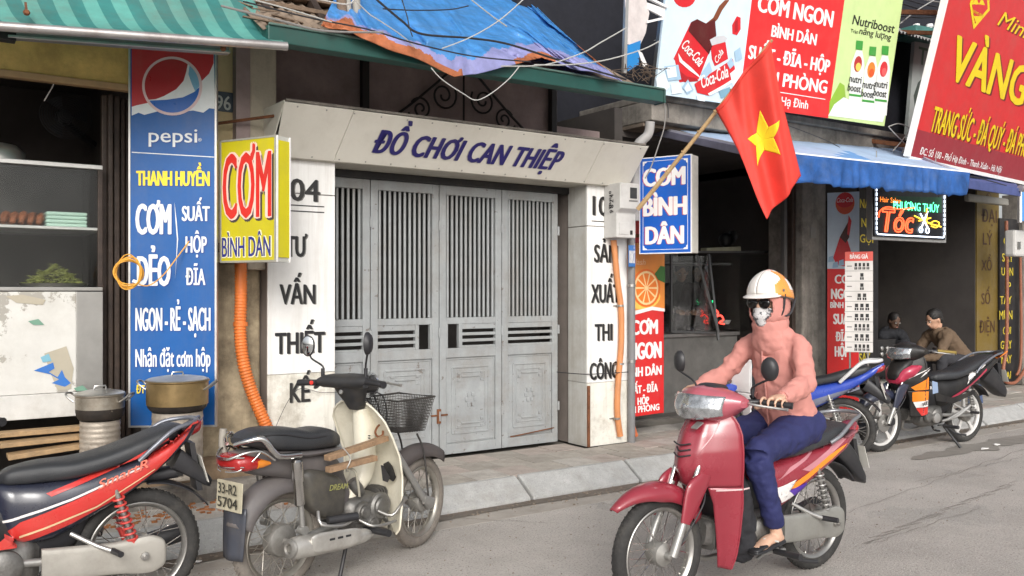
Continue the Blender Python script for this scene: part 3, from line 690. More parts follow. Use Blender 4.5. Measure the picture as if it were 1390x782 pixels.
# awning of shop 96
AW = thing('striped_awning', 'faded turquoise striped awning with metal roller over the rice shop', 'awning', (1, 5.3, 3))
A0, A1 = PY(-140, 26, 5.42), PY(390, 63, 5.2)
dA = (A1 - A0)
mb = MB(); mb.tube([A0, A1], .026, 14); mb.build('front_rail', M('rail_metal', (.45, .43, .42), .35, .7, dirt=.6, dcol=(.16, .10, .08)), AW, smooth=True)
B0, B1 = PY(10, 44, 5.62), PY(310, 66, 5.50)
mb = MB(); mb.bar(B0, B1, .06, .075); mb.build('roller_case', M('roller_grey', (.27, .26, .25), .5, .4, dirt=.3, var=.1), AW, bevel=.008)
mb = MB(); mb.bar(B0 + Vector((0, -.035, -.03)), B1 + Vector((0, -.035, -.03)), .02, .016); mb.build('roller_lip', alu, AW, bevel=.003)
mb = MB(); mb.bar(B0 + Vector((-.05, -.0, .0)), B0 + Vector((.04, 0, .0)), .08, .1); mb.build('bracket', black, AW, bevel=.004)
for px in (36, 303):
    q = PY(px, 17 if px < 100 else 66, 5.3); mb = MB(); mb.bar(q, q + Vector((.02, .25, .12)), .012, .012); mb.lathe([(.012, -.02), (.018, 0), (.012, .02)], q, (0, 1, 0), 8); mb.build('clip', rust, AW)
aw1 = M('awning_pale_turquoise', (.18, .52, .46), .75, var=.16, vs=3, dirt=.75, dcol=(.25, .3, .25), bump=.1)
aw2 = M('awning_teal', (.07, .32, .30), .75, var=.2, vs=3, dirt=.7, dcol=(.16, .2, .17), bump=.1)
# fabric rises from the rail towards the wall and slightly right
nst = 25
W0, W1 = PY(-230, -110, 6.3), PY(290, -60, 6.25)
def awf(a, b):
    p = A0 + dA * a; q = lerp(W0, W1, a)
    m_ = p.lerp(q, b); m_.z += -.16 * math.sin(math.pi * b) * (1 - b) + .012 * noise.noise(Vector((a * 20, b * 3, 0)))
    m_.x += .10 * math.sin(b * 1.8)
    return m_ + Vector((0, 0, .022 * (1 - b)))
thin_cloth(aw1, .45); thin_cloth(aw2, .45)
mb = MB(); mb.grid(awf, nst * 4, 14, lambda a, b: int(a * nst) % 2); mb.build('fabric', [aw1, aw2], AW, smooth=True, solid=.003)

# ---- PEPSI sign
P0 = PY(293, 578, 5.93); fpz = Frame(P0, -31)
L0, B_ = fpz.uv(176, 576); _, T_ = fpz.uv(176, 62)
T_ += .02; B_ = 0.0
PS = thing('drink_sign', 'tall blue rice shop sign with pepsi globe, PEPSI and THANH HUYỀN lettering', 'sign', mw=fpz.m)
pblue = flat('sign_blue', (14, 84, 152), .35, spec=.4, var=.06); pred = flat('pepsi_red', (178, 44, 50), .35); pwhite = flat('sign_white', (222, 226, 228), .4); pyel = flat('sign_yellow', (240, 214, 40), .4)
dkblue = flat('deep_blue', (14, 60, 140), .35)
slab('panel', pblue, PS, L0, 0, B_, T_, -.03, 0)
frame_bars('edge_trim', alu, PS, L0 - .006, .006, B_ - .006, T_ + .006, .012, -.032, .006)
def pq(x, y): return fpz.uv(x, y)
pp = lambda nm, m_, pts, h: shpx(nm, m_, PS, fpz, pts, h)
pp('white_field', pwhite, [(179, 66), (290, 70), (292, 148), (284, 147), (276, 153), (262, 150), (240, 153), (215, 151), (196, 156), (188, 153), (179, 157)], .001)
pp('red_field', pred, [(179, 66), (290, 70), (290, 86), (284, 100), (272, 112), (255, 122), (230, 130), (200, 140), (186, 143), (179, 145)], .002)
gu, gv = pq(234, 117); gr = (pq(271, 117)[0] - gu)
shape('globe_halo', flat('halo', (215, 190, 190), .4), PS, fpz, ell(gu, gv, gr * 1.10, gr * 1.10, 48), .003)
shape('globe_white', pwhite, PS, fpz, ell(gu, gv, gr, gr, 48), .0045)
def seg(pts): return [(gu + gr * x, gv + gr * y) for x, y in pts]
arc = lambda a, b, n=14: [(math.cos(R(lerp(a, b, i / n))), math.sin(R(lerp(a, b, i / n)))) for i in range(n + 1)]
shape('globe_red', flat('globe_dark_red', (160, 34, 40), .3), PS, fpz, seg(arc(212, 55, 30) + [(.52, .55), (.42, .2), (.15, -.12), (-.3, -.38), (-.6, -.5)]), .006)
shape('globe_blue', flat('globe_blue', (24, 92, 176), .3), PS, fpz, seg(arc(214, 358, 30) + [(.8, -.22), (.4, -.42), (-.2, -.52)]), .006)
shape('globe_shine', flat('globe_pale_blue', (120, 170, 200), .3), PS, fpz, seg(arc(0, 50, 10) + [(.6, .45), (.72, .1), (.85, -.2)]), .007)
def pw(t, x0, x1, yt, yb, m_=pwhite, sh=dkblue, **k):
    if sh: wpx(t, sh, PS, fpz, x0 + 1, x1 + 1, yt + 1, yb + 1, h=.002, **{**dict(bold=.05), **k})
    return wpx(t, m_, PS, fpz, x0, x1, yt, yb, h=.0035, **{**dict(bold=.022), **k})
pw('pepsi', 202, 268, 174, 193, bold=.012); pw('®', 269, 274, 188, 192, bold=0, sh=None)
a, b = pq(179, 207), pq(291, 214); shape('divider', pwhite, PS, fpz, [(a[0], a[1] - .002), (b[0], b[1] + .0), (b[0], b[1] + .006), (a[0], a[1] + .004)], .002)
pw('THANH HUYỀN', 185, 285, 232, 252, pyel, bold=.04)
pw('CƠM', 184, 233, 277, 318, bold=.03); pw('DẺO', 186, 232, 348, 388, bold=.03)
pw('SUẤT', 247, 285, 280, 300, bold=.03); pw('HỘP', 252, 281, 321, 343); pw('ĐĨA', 252, 279, 365, 387)
shape('bracket_mark', pwhite, PS, fpz, [pq(237, 275), pq(240, 300), pq(242, 325), pq(240, 350), pq(238, 378), pq(239.5, 350), pq(240.5, 325), pq(238.5, 300)], .003)
pw('NGON - RẺ - SẠCH', 184, 286, 418, 449, bold=.018); pw('Nhận đặt cơm hộp', 184, 286, 474, 498, bold=.015)
pw('ĐT', 185, 197, 523, 534, pyel); 
# yellow cable coil
cy = M('yellow_cable', (.72, .36, .05), .5, var=.1)
cc = thing('cable_coil', 'coil of orange yellow cable hooked on the left edge of the drink sign', 'cable', tuple(PY(176, 370, 5.95)))
random.seed(8)
for k in range(6):
    mb = MB(); c0 = PY(175 + random.uniform(-2, 2), 370 + random.uniform(-3, 3), 5.97 + random.uniform(-.04, .02)); a_ = .085 * random.uniform(.8, 1.05); b_ = .098 * random.uniform(.85, 1.05)
    mb.tube([c0 + RT * a_ * math.cos(t) + Vector((0, 0, b_ * math.sin(t))) + AX * .02 * math.sin(2 * t + k) for t in [i * math.pi / 14 for i in range(28)]], .0042, 6, closed=True); mb.build('loop', cy, cc, smooth=True)
mb = MB(); mb.tube([PY(182, 383, 5.93), PY(200, 388, 5.9), PY(220, 375, 5.95), PY(240, 350, 5.99), PY(257, 327, 6.02)], .004, 6, sm=6); mb.build('tail', cy, cc, smooth=True)
mb = MB(); mb.bar(PY(180, 381, 5.92), PY(189, 385, 5.92), .02, .02); mb.build('cable_tie', white_m, cc, bevel=.003)

# ---- yellow CƠM BÌNH DÂN light box
fy = Frame(PY(299, 357, 5.98), -62)
ua, va = fy.uv(299, 357); ub_, vb = fy.uv(375, 183)
BX = thing('light_box_sign', 'yellow hanging box sign with red CƠM and blue BÌNH DÂN', 'sign', mw=fy.m)
yel = flat('box_yellow', (196, 184, 22), .4, dirt=.15); redl = flat('red_letter', (212, 44, 36), .4); bluel = flat('blue_letter', (36, 44, 130), .4)
slab('box_body', M('box_grey', (.5, .5, .46), .6, dirt=.3), BX, ua + .002, ub_ - .002, va + .002, vb - .002, -.13, -.001)
slab('face', yel, BX, ua + .012, ub_ - .012, va + .012, vb - .012, -.004, .002)
frame_bars('edge_trim', M('box_trim', (.32, .31, .26), .5, dirt=.4), BX, ua, ub_, va, vb, .013, -.01, .005)
mb = MB(); mb.box(ub_ - .001, ub_ + .004, va + .03, vb - .03, -.118, -.012); mb.build('side_face', flat('side_yellow', (205, 194, 20), .4), BX, local=True)
for (h0, h1) in ((-.13, -.118), (-.012, -.001)): mb = MB(); mb.box(ub_ - .001, ub_ + .006, va, vb, h0, h1); mb.build('side_trim', white_m, BX, local=True)
def bw(t, x0, x1, yt, yb, m_, o1, hh=.0035, b=.045, **k):
    wpx(t, o1, BX, fy, x0 - .5, x1 + 1.5, yt - 1, yb + 1.5, h=hh, bold=b, **k); wpx(t, m_, BX, fy, x0, x1, yt, yb, h=hh + .0012, bold=b - .03, **k)
shw = flat('dark_shadow_print', (70, 60, 60), .5)
wpx('CƠM', shw, BX, fy, 303.5, 372, 213, 302, h=.0028, bold=.04)
wpx('CƠM', flat('pink_outline', (240, 205, 190), .5), BX, fy, 301.5, 370.5, 209, 299, h=.0035, bold=.045)
wpx('CƠM', redl, BX, fy, 303, 369, 211, 297, h=.005, bold=.012)
bw('BÌNH DÂN', 302, 368, 323, 349, bluel, flat('pale_outline', (235, 232, 190), .5))
mb = MB(); mb.tube([PY(293, 168, 6.2), PY(330, 163, 6.1), PY(374, 157, 6.0)], .011, 8); mb.build('bracket_arm', rust, BX, smooth=True)
mb = MB(); q = PY(301, 330, 6.0); mb.box(q.x - .02, q.x + .02, q.y - .02, q.y + .1, q.z - .06, q.z); mb.build('hinge_bracket', rust, BX)

# ---- orange corrugated duct
def duct(name, lab, pts, r_, m_, pitch=.022, cat='duct'):
    P, _ = crom([Vector(p) for p in pts], [1] * len(pts), 40)
    L = 0; rr = []; Q = [P[0]]; acc = 0
    out = [P[0]]; rr = [r_]
    for i in range(1, len(P)):
        seg_ = (P[i] - P[i - 1]).length; n_ = max(1, int(seg_ / (pitch / 4)))
        for k in range(1, n_ + 1):
            L += seg_ / n_; out.append(P[i - 1].lerp(P[i], k / n_)); rr.append(r_ * (1 + .10 * math.sin(L / pitch * 2 * math.pi)))
    mb = MB(); mb.tube(out, rr, 12); o = mb.build(name, m_, None, smooth=True, ang=180); return tag(o, lab, cat)
orange = M('orange_duct', (.70, .18, .035), .5, var=.08, dirt=.35, dcol=(.35, .12, .04), bump=0)
duct('corrugated_duct', 'thick ribbed orange duct curving down the grimy wall behind the cream scooter', [PY(326, 330, 6.16), PY(327, 400, 6.16), PY(326, 450, 6.15), PY(331, 495, 6.13), PY(343, 535, 6.12), PY(362, 580, 6.10), PY(372, 610, 6.1)], .042, orange)
mb = MB(); mb.lathe([(.05, -.015), (.05, .015)], PY(326.5, 440, 6.16), n=16); tag(mb.build('duct_clamp', orange), 'orange collar round the thick ribbed duct', 'clamp')

# ================================================================ right of house 104
dp = thing('drain_pipe', 'grey vertical drainpipe beside the right pillar of the cream shop', 'pipe', (5.6, 6.1, PV))
gp_ = M('grey_pipe', (.20, .20, .205), .5, var=.12, dirt=.4, streak=.2); lp_ = M('pale_pipe', (.40, .39, .38), .5, var=.1, dirt=.4)
bq = PY(857, 590, 6.12)
bx_, by_ = bq.x, 6.12
mb = MB(); mb.tube([(bx_, by_, PV), (bx_, by_, 2.25)], .036, 14); mb.build('lower_pipe', gp_, dp, smooth=True)
mb = MB(); mb.tube([(bx_ + .04, by_, 2.2), (bx_ + .045, by_, 2.75), (bx_ + .06, by_ - .02, 2.9), (bx_ + .15, by_ - .06, 3.0), (bx_ + .16, by_ - .08, 3.12)], .045, 14, sm=5); mb.build('upper_pipe', lp_, dp, smooth=True)
for z in (.9, 1.6): mb = MB(); mb.lathe([(.041, -.012), (.041, .012)], (bx_, by_, z), n=14); mb.build('strap', steel, dp, smooth=True)
fpp = Frame((bx_, by_ - .04, 0), 25)
shape_on('sticker', flat('sticker_blue', (60, 120, 190), .5), dp, fpp, [fpp.uv(*p) for p in ((853, 333), (862, 333), (862, 362), (853, 362))], .002, px=False)
o = wpx('KHOAN CẮT', white_m, None, fpp, 853.5, 861.5, 340, 357, h=.004, bold=.02); o.parent = dp; o.matrix_local = mwof(dp).inverted() @ fpp.m
for k, (P, lb) in enumerate((([(833, 326), (838, 380), (843, 420), (843, 470), (839, 520), (838, 560), (842, 592)], 'orange conduit running down the edge of the white pillar'),
                             ([(853, 322), (852, 345), (853, 420), (853, 500), (855, 560), (863, 592)], 'darker orange conduit behind the grey drainpipe'))):
    mb = MB(); yy = 6.125 if k == 0 else 6.17
    c_ = thing('conduit', lb, 'conduit', tuple(PY(*P[-1], yy)))
    mb.tube([PY(x + (0 if k == 0 else 0), y, yy) for x, y in P], .028 if k == 0 else .024, 12, sm=8)
    mb.build('tube', M('orange_conduit', (.60, .24, .09), .55, var=.08, dirt=.3) if k == 0 else M('orange_conduit_dark', (.55, .14, .05), .55, dirt=.4), c_, smooth=True)
    if k == 0:
        for (x, y) in ((842, 415), (842, 494), (837, 568)):
            q = PY(x, y, yy); mb = MB(); mb.lathe([(.033, -.008), (.033, .008)], q, n=12); mb.bar(q + Vector((-.06, .028, 0)), q + Vector((.06, .028, 0)), .014, .01); mb.build('clip', steel, c_)
# electricity meter box
mq0, mq1 = PY(840, 322, 5.95), PY(866, 250, 5.95)
mx0, mx1, mz0, mz1 = mq0.x, mq1.x, mq0.z, mq1.z
ME = thing('meter_box', 'pale grey electricity meter box with small window on the right pillar', 'meter box', (mx0, 6.1, mz0))
mg = M('meter_grey', (.55, .54, .52), .5, var=.05, dirt=.25)
xm = mx0 + .0
mb = MB()
prof = [(6.155, mz0), (5.98, mz0), (5.98, mz0 + .22), (5.93, mz0 + .26), (5.93, mz1 - .0), (6.155, mz1)]
mb.add([(mx0, y, z) for y, z in prof] + [(mx1, y, z) for y, z in prof], [tuple(range(6)), tuple(reversed(range(6, 12)))] + [(i, (i + 1) % 6, 6 + (i + 1) % 6, 6 + i) for i in range(6)]); mb.build('case', mg, ME, bevel=.008)
def mbx(n_, m_, a, b, c, d, y, t_=.006): return board_piece(ME, n_, m_, mx0 + a, mx0 + b, y - t_, y, mz0 + c, mz0 + d, .002)
W_ = mx1 - mx0; H_ = mz1 - mz0
mbx('window', flat('meter_window', (60, 62, 64), .15), W_ * .5, W_ * .85, H_ * .72, H_ * .92, 5.93)
mbx('window_label', flat('meter_label', (120, 120, 118)), W_ * .45, W_ * .9, H_ * .66, H_ * .69, 5.93, .003)
mbx('cover', mg, W_ * .12, W_ * .62, H_ * .06, H_ * .28, 5.98); mbx('switch', black, W_ * .70, W_ * .82, H_ * .06, H_ * .14, 5.98)
fm_ = Frame((mx0 - .001, 6.15, 0), -90)
o = word('9 8 2 4', black, None, fm_, .02, .19, mz0 + .28, mz0 + .33, h=.002, bold=.03, rot=R(90)); o.parent = ME; o.matrix_local = mwof(ME).inverted() @ fm_.m
o = word('TB 018', black, None, fm_, -.0, .17, mz0 + .32, mz0 + .35, h=.002, bold=.02, rot=R(90)); o.parent = ME; o.matrix_local = mwof(ME).inverted() @ fm_.m

# blue CƠM BÌNH DÂN light box
fb = Frame(PY(868, 345, 6.1), -66)
ua, va = fb.uv(868, 345); ub_, vb = fb.uv(939, 209)
BB = thing('light_box_sign', 'blue hanging box sign with white CƠM BÌNH DÂN letters', 'sign', mw=fb.m)
bb = flat('box_blue', (16, 92, 190), .35); 
slab('box_body', M('box_white', (.62, .60, .54), .5, dirt=.25), BB, ua + .002, ub_ + .004, va + .002, vb - .002, -.16, -.001, bevel=.004)
slab('face', bb, BB, ua + .008, ub_ - .008, va + .008, vb - .008, -.003, .003)
frame_bars('edge_trim', white_m, BB, ua, ub_, va, vb, .009, -.01, .004)
frame_bars('inner_line', white_m, BB, ua + .035, ub_ - .035, va + .035, vb - .035, .004, .003, .0042)
for (cx_, cy_, sx_, sy_) in ((ua + .035, va + .035, 1, 1), (ub_ - .035, va + .035, -1, 1), (ua + .035, vb - .035, 1, -1), (ub_ - .035, vb - .035, -1, -1)):
    shape('corner_mark', white_m, BB, fb, [(cx_, cy_), (cx_ + sx_ * .045, cy_), (cx_ + sx_ * .035, cy_ + sy_ * .015), (cx_ + sx_ * .018, cy_ + sy_ * .018), (cx_ + sx_ * .015, cy_ + sy_ * .035), (cx_, cy_ + sy_ * .045)], .005)
for (t, a, b, c, d) in (('CƠM', 873, 931, 230, 254), ('BÌNH', 873, 933, 269, 294), ('DÂN', 876, 929, 308, 332)):
    wpx(t, flat('red_edge', (196, 70, 90)), BB, fb, a - 1, b - 1, c + .5, d + .5, h=.0045, bold=.06); wpx(t, white_m, BB, fb, a, b, c, d, h=.006, bold=.055)
for z in (.2, .7):
    mb = MB(); q = fb.at(0, (vb - va) * z, -.1); mb.bar(q, q + Vector((-.12, .35, 0)), .03, .03); mb.build('wall_bracket', rust, BB)
# flag pole and flag
fpB, fpT = PY(866, 284, 5.80), PY(1048, 54, 4.6)
FL = thing('flag_pole', 'bamboo pole leaning out from the meter box carrying a flag', 'flag pole', tuple(fpB))
mb = MB(); mb.tube([fpB, fpB.lerp(fpT, .5) + Vector((0, 0, -.01)), fpT], [.021, .017, .012], 12, sm=8); mb.build('pole', M('bamboo', (.50, .34, .17), .5, var=.2, vs=14, dirt=.2), FL, smooth=True)
for k in range(1, 8):
    q = fpB.lerp(fpT, k / 8.3); d_ = (fpT - fpB).normalized(); mb = MB(); mb.lathe([(.019, -.006), (.022, 0), (.019, .006)], q, d_, 12); mb.build('node', M('bamboo_node', (.36, .23, .11), .6), FL, smooth=True)
FG = thing('flag', 'red flag with yellow five pointed star hanging from the leaning bamboo pole', 'flag', tuple(fpT))
K = [PY(972, 150, 5.02), PY(1046, 56, 4.6), PY(1089, 238, 4.58), PY(1042, 298, 4.66)]
def flagp(a, b, off=0):  # a along the fly, b from lower hoist (0) to upper (1)
    lo = K[0].lerp(K[3], a); hi = K[1].lerp(K[2], a); p = lo.lerp(hi, b)
    p.z -= .05 * math.sin(math.pi * a) * (1 - b) * .6
    wv = .05 * math.sin(b * 9 + a * 2.2) * min(1, a * 2.5 + .15) + .02 * math.sin(b * 17 + a * 6) + .03 * math.sin(a * 5 - b * 3) * a
    nn = Vector((-.50, -.86, 0)).normalized()
    return p + nn * (wv + off) + RT * .012 * math.sin(b * 9 + a * 4)
flm = M('flag_red_cloth', (.70, .045, .03), .7, var=.08, vs=6, bump=.1, bs=200, dirt=.1)
mb = MB(); mb.grid(flagp, 60, 44); mb.build('cloth', flm, FG, smooth=True, ang=180, solid=.002)
st = [(math.cos(R(90 + k * 36)) * (1 if k % 2 == 0 else .385), math.sin(R(90 + k * 36)) * (1 if k % 2 == 0 else .385)) for k in range(10)]
mb = MB(); sr = .30
def inst(x, y): return flagp(.5 + x * sr * .66, .5 + y * sr, .0045)
sv = [(0, 0)] + st
N_ = 10
for k in range(10):
    p, q = st[k], st[(k + 1) % 10]
    def tri(i, j): a = i / N_; b = j / N_; return inst(p[0] * a * (1 - b) + q[0] * a * b, p[1] * a * (1 - b) + q[1] * a * b)
    base = len(mb.v)
    for i in range(N_ + 1):
        for j in range(N_ + 1): mb.v.append(tri(i, j))
    for i in range(N_):
        for j in range(N_):
            a = base + i * (N_ + 1) + j; mb.f.append((a, a + 1, a + N_ + 2, a + N_ + 1)); mb.mi.append(0)
mb.build('star', M('flag_yellow_cloth', (.86, .66, .02), .7, var=.05, bump=.1, bs=200), FG, smooth=True, ang=180, solid=.002)
mb = MB(); mb.grid(lambda a, b: flagp(-.012 + .03 * a, b, .006), 2, 44); mb.build('hoist_hem', flm, FG, smooth=True, solid=.004)

# red CƠM NGON banner
fr_ = Frame(PY(901, 559, 6.35), 6); ul, vb_ = fr_.uv(852, 567); _, vt = fr_.uv(901, 300); _, vb2 = fr_.uv(901, 560)
vb2 = (vb2 + vb_) / 2; ul -= .03; fr_l = fr_
RB = thing('banner_sign', 'narrow red banner reading CƠM NGON BÌNH DÂN below an orange slice picture', 'banner', mw=fr_.m)
br = flat('banner_red', (208, 40, 40), .4); bo = flat('banner_orange', (228, 140, 60), .4)
slab('panel', br, RB, ul, 0, vb2, vt, -.012, 0)
pr_ = lambda n_, m_, P, h: shpx(n_, m_, RB, fr_, P, h)
pr_('picture_field', bo, [(851, 330), (902, 330), (902, 422), (885, 420), (870, 424), (851, 428)], .001)
pr_('white_wave', white_m, [(851, 424), (870, 420), (885, 416), (902, 419), (902, 423), (885, 421), (870, 425), (851, 430)], .0025)
def disc(n_, m_, par, fr, cx_, cy_, rx, ry, h, rot=0):
    u, v = fr.uv(cx_, cy_); u2, _ = fr.uv(cx_ + rx, cy_); _, v2 = fr.uv(cx_, cy_ - ry); return shape(n_, m_, par, fr, ell(u, v, u2 - u, v2 - v, 24, rot), h)
disc('juice', flat('juice_yellow', (244, 196, 90), .3), RB, fr_, 872, 402, 24, 18, .002)
disc('orange_rind', flat('rind', (226, 110, 30), .4), RB, fr_, 877, 391, 19, 26, .003); disc('orange_pith', flat('pith', (244, 206, 150), .4), RB, fr_, 877, 391, 16, 23, .004)
u, v = fr_.uv(877, 391); ru = fr_.uv(891, 391)[0] - u; rv = fr_.uv(877, 371)[1] - v
for k in range(10):
    a = k * 36; shape('segment', flat('orange_flesh', (232, 122, 40), .4), RB, fr_, [(u + ru * .12 * math.cos(R(a + 18)), v + rv * .12 * math.sin(R(a + 18)))] + [(u + ru * math.cos(R(a + q)), v + rv * math.sin(R(a + q))) for q in (4, 12, 18, 24, 32)], .005)
pr_('leaf', flat('leaf_green', (60, 110, 50), .4), [(888, 372), (896, 361), (902, 362), (902, 384), (893, 380)], .006)
wpx('Splash', flat('faint_white', (240, 190, 150)), RB, fr_, 853, 876, 351, 359, h=.003, bold=.02, shear=.2)
for (t, a, b, c, d) in (('CƠM', 856, 893, 435, 455), ('NGON', 853, 898, 466, 489), ('BÌNH DÂN', 848, 898, 500, 513), ('SUẤT - ĐĨA', 850, 893, 525, 536), ('HỘP', 865, 881, 540, 550), ('VĂN PHÒNG', 845, 895, 554, 563)):
    wpx(t, white_m, RB, fr_, a, b, c, d, h=.002, bold=.065)
# ================================================================ right hand shops : shell
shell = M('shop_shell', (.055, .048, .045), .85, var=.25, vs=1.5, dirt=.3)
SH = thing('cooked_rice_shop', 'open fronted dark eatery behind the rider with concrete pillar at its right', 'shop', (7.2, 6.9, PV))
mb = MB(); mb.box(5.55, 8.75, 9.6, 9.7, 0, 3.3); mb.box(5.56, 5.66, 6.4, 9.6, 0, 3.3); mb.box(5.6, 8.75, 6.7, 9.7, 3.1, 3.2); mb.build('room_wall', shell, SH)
mb = MB(); mb.box(5.66, 8.7, 7.1, 9.6, .1, .16); mb.build('room_floor', M('shop_floor', (.12, .11, .10), .5, var=.3), SH)
greyw = M('grey_partition', (.30, .30, .29), .7, var=.1, vs=2)
board_piece(SH, 'partition', greyw, 7.2, 8.6, 8.6, 8.66, .16, 3.1); board_piece(SH, 'partition_seam', black, 7.9, 7.92, 8.59, 8.6, .16, 3.1)
board_piece(SH, 'concrete_pillar', concrete, 8.62, 9.06, 6.6, 7.1, PV, 3.5, .015)
board_piece(SH, 'door_jamb', M('steel_jamb', (.13, .125, .12), .5, .3), 8.45, 8.50, 6.72, 6.78, PV, 3.2); board_piece(SH, 'door_jamb', darkwood, 8.54, 8.60, 6.68, 6.76, PV, 3.2)
q = PY(1104, 316, 6.59); board_piece(SH, 'pillar_mark', M('mark_grey', (.22, .21, .19), .8), q.x - .05, q.x + .05, 6.592, 6.6, q.z - .06, q.z + .06)
# counter with glass case
CT = thing('food_counter', 'dim glass food case on a grey counter inside the eatery', 'counter', (7.0, 7.4, .16))
board_piece(CT, 'base', M('counter_grey', (.16, .155, .145), .5, .2, var=.2), 7.06, 8.3, 7.3, 7.8, .16, 1.02)
board_piece(CT, 'worktop', M('worktop', (.24, .23, .22), .35, .5, var=.2), 7.03, 8.3, 7.26, 7.84, 1.02, 1.06)
board_piece(CT, 'rear_base', black, 5.9, 7.0, 7.35, 7.9, .16, 1.25)
dkf = M('case_frame', (.11, .11, .11), .4, .5)
for (a, b) in (((962, 345, 7.3), (975, 462, 7.1)), ((911, 345, 7.3), (911, 450, 7.3)), ((911, 450, 7.3), (974, 452, 7.2)), ((940, 342, 7.3), (1060, 342, 7.3)), ((946, 346, 7.3), (976, 452, 7.1))):
    mb = MB(); mb.bar(PY(*a), PY(*b), .025, .025); mb.build('frame_bar', dkf, CT)
mb = MB(); mb.plate([PY(912, 348, 7.32), PY(1062, 345, 7.32), PY(1062, 450, 7.32), PY(912, 450, 7.32)], .003, (0, 1, 0)); mb.build('glass_pane', M('pane_glass', (.9, .95, .93), .04, var=0, bump=0, trans=1.0, alpha=.35), CT)
board_piece(CT, 'shelf', dkf, 6.7, 8.3, 7.4, 7.8, 1.86, 1.89)
mb = MB(); mb.bar(PY(955, 340, 7.5), PY(1002, 338, 7.5), .1, .06); tag(mb.build('tray', M('tray_plastic', (.32, .31, .22), .5, var=.2), bevel=.01), 'pale plastic tray on top of the glass food case', 'tray')
mb = MB()
for (px, py, r_) in ((1000, 322, .13), (1015, 318, .16), (1035, 326, .14), (985, 326, .1)): mb.lathe([(.01, -r_), (r_ * .7, -r_ * .7), (r_, 0), (r_ * .8, r_ * .6), (.01, r_)], PY(px, py, 8.0), n=10)
tag(mb.build('black_sacks', M('black_sack', (.012, .012, .014), .5), smooth=True), 'dark heap of bags on the shelf at the back of the eatery', 'bags')
mb = MB(); mb.lathe([(.05, 0), (.075, .05), (.07, .05), (.05, .01)], PY(984, 440, 7.35), n=16); bw_ = mb.build('bowl', M('bowl_grey', (.3, .3, .28), .4)); tag(bw_, 'small grey bowl with red lit trim on the food counter', 'bowl')
rn = M('red_neon', (1., .06, .04), .4, var=0, bump=0, emit=2.5)
mb = MB(); mb.tube([PY(971, 420, 7.2), PY(975, 425, 7.2), PY(972, 430, 7.2), PY(978, 428, 7.2), PY(982, 434, 7.2), PY(976, 438, 7.2), PY(983, 440, 7.2)], .01, 6, sm=3); tag(mb.build('neon_tube', rn, smooth=True), 'small red neon squiggle glowing behind the counter glass', 'neon light')
mb = MB(); mb.tube([PY(967, 408, 7.2), PY(969, 414, 7.2)], .008, 6); tag(mb.build('neon_tube', M('green_neon', (.03, .9, .3), .4, var=0, bump=0, emit=1.5)), 'tiny green neon mark above the red neon squiggle', 'neon light')

# salon
SA = thing('hair_salon', 'dim open salon at right with slatted shutter wall and yellow and black signs', 'shop', (11, 6.9, PV))
mb = MB(); mb.box(9.06, 13.2, 9.8, 9.9, 0, 3.3); mb.box(9.0, 9.06, 7.1, 9.8, 0, 3.3); mb.box(12.6, 12.7, 6.7, 9.8, 0, 3.3); mb.box(9.0, 13.2, 6.5, 9.8, 3.05, 3.15); mb.build('room_wall', shell, SA)
mb = MB(); mb.box(9.0, 13.4, 7.1, 9.8, .1, .17); mb.build('room_floor', M('shop_floor', (.12, .11, .10), .5, var=.3), SA)
board_piece(SA, 'floor_edge', M('pale_step', (.36, .35, .31), .7, dirt=.5), 8.9, 13.4, 6.95, 7.1, PV - .02, .34, .01)
slm = M('brown_slats', (.24, .18, .155), .7, var=.15)
shs = None
for k in range(16):
    a, b = PY(1232, 395, 8.2).x, PY(1316, 395, 8.2).x
    if shs is None:
        mb = MB(); mb.add([(a, 0, 0), (b, 0, 0), (b, -.02, .015), (a, -.02, .015), (b, 0, .088), (a, 0, .088)], [(0, 1, 2, 3), (3, 2, 4, 5)]); shs = mb.mesh('slat'); shs.materials.append(slm)
    o = bpy.data.objects.new('slat', shs); link(o, SA); o.location = Vector((0, 8.2, 1.72 + k * .09)) - SA.location
board_piece(SA, 'door_post', M('steel_jamb', (.13, .125, .12), .5, .3), PY(1315, 395, 7.1).x - .05, PY(1315, 395, 7.1).x + .03, 7.1, 7.16, .17, 3.05)
fd_ = Frame((PY(1310, 395, 6.68).x, 6.68, 0), 0)
def sgn(fr, name, lab, x0, x1, yt, yb, mt, th=.03, xoff=0, cat='sign'):
    uu0, vv1 = fr.uv(x0, yt); _, vv0 = fr.uv(x0, yb); uu1, _ = fr.uv(x1, yt)
    t_ = thing(name, lab, cat, mw=fr.m); slab('panel', mt, t_, uu0, uu1, vv0, vv1, -th, 0); return t_
ysg = sgn(fd_, 'lottery_sign', 'tall mustard yellow sign reading ĐẠI LÝ XỔ SỐ ĐIỆN', 1326, 1356, 258, 480, flat('mustard', (112, 92, 36), .5, dirt=.3))
bro = flat('brown_letter', (70, 44, 26), .5)
for (t, a, b, c, d) in (('ĐẠI', 1332, 1353, 284, 301), ('LÝ', 1334, 1347, 316, 332), ('XỔ', 1332, 1346, 353, 367), ('SỐ', 1332, 1344, 398, 413), ('ĐIỆN', 1329, 1350, 436, 452)): wpx(t, bro, ysg, fd_, a, b, c, d, h=.003, bold=.02)
u, v = fd_.uv(1342, 268)
for k in range(1):
    shape('emblem_ring', bro, ysg, fd_, ell(u, v, .07, .07) , .002); shape('emblem_fill', flat('mustard', (112, 92, 36), .5), ysg, fd_, ell(u, v, .055, .055), .003); shape('emblem_bar', bro, ysg, fd_, [(u - .045, v + .035), (u - .03, v + .045), (u + .045, v - .035), (u + .03, v - .045)], .0045)
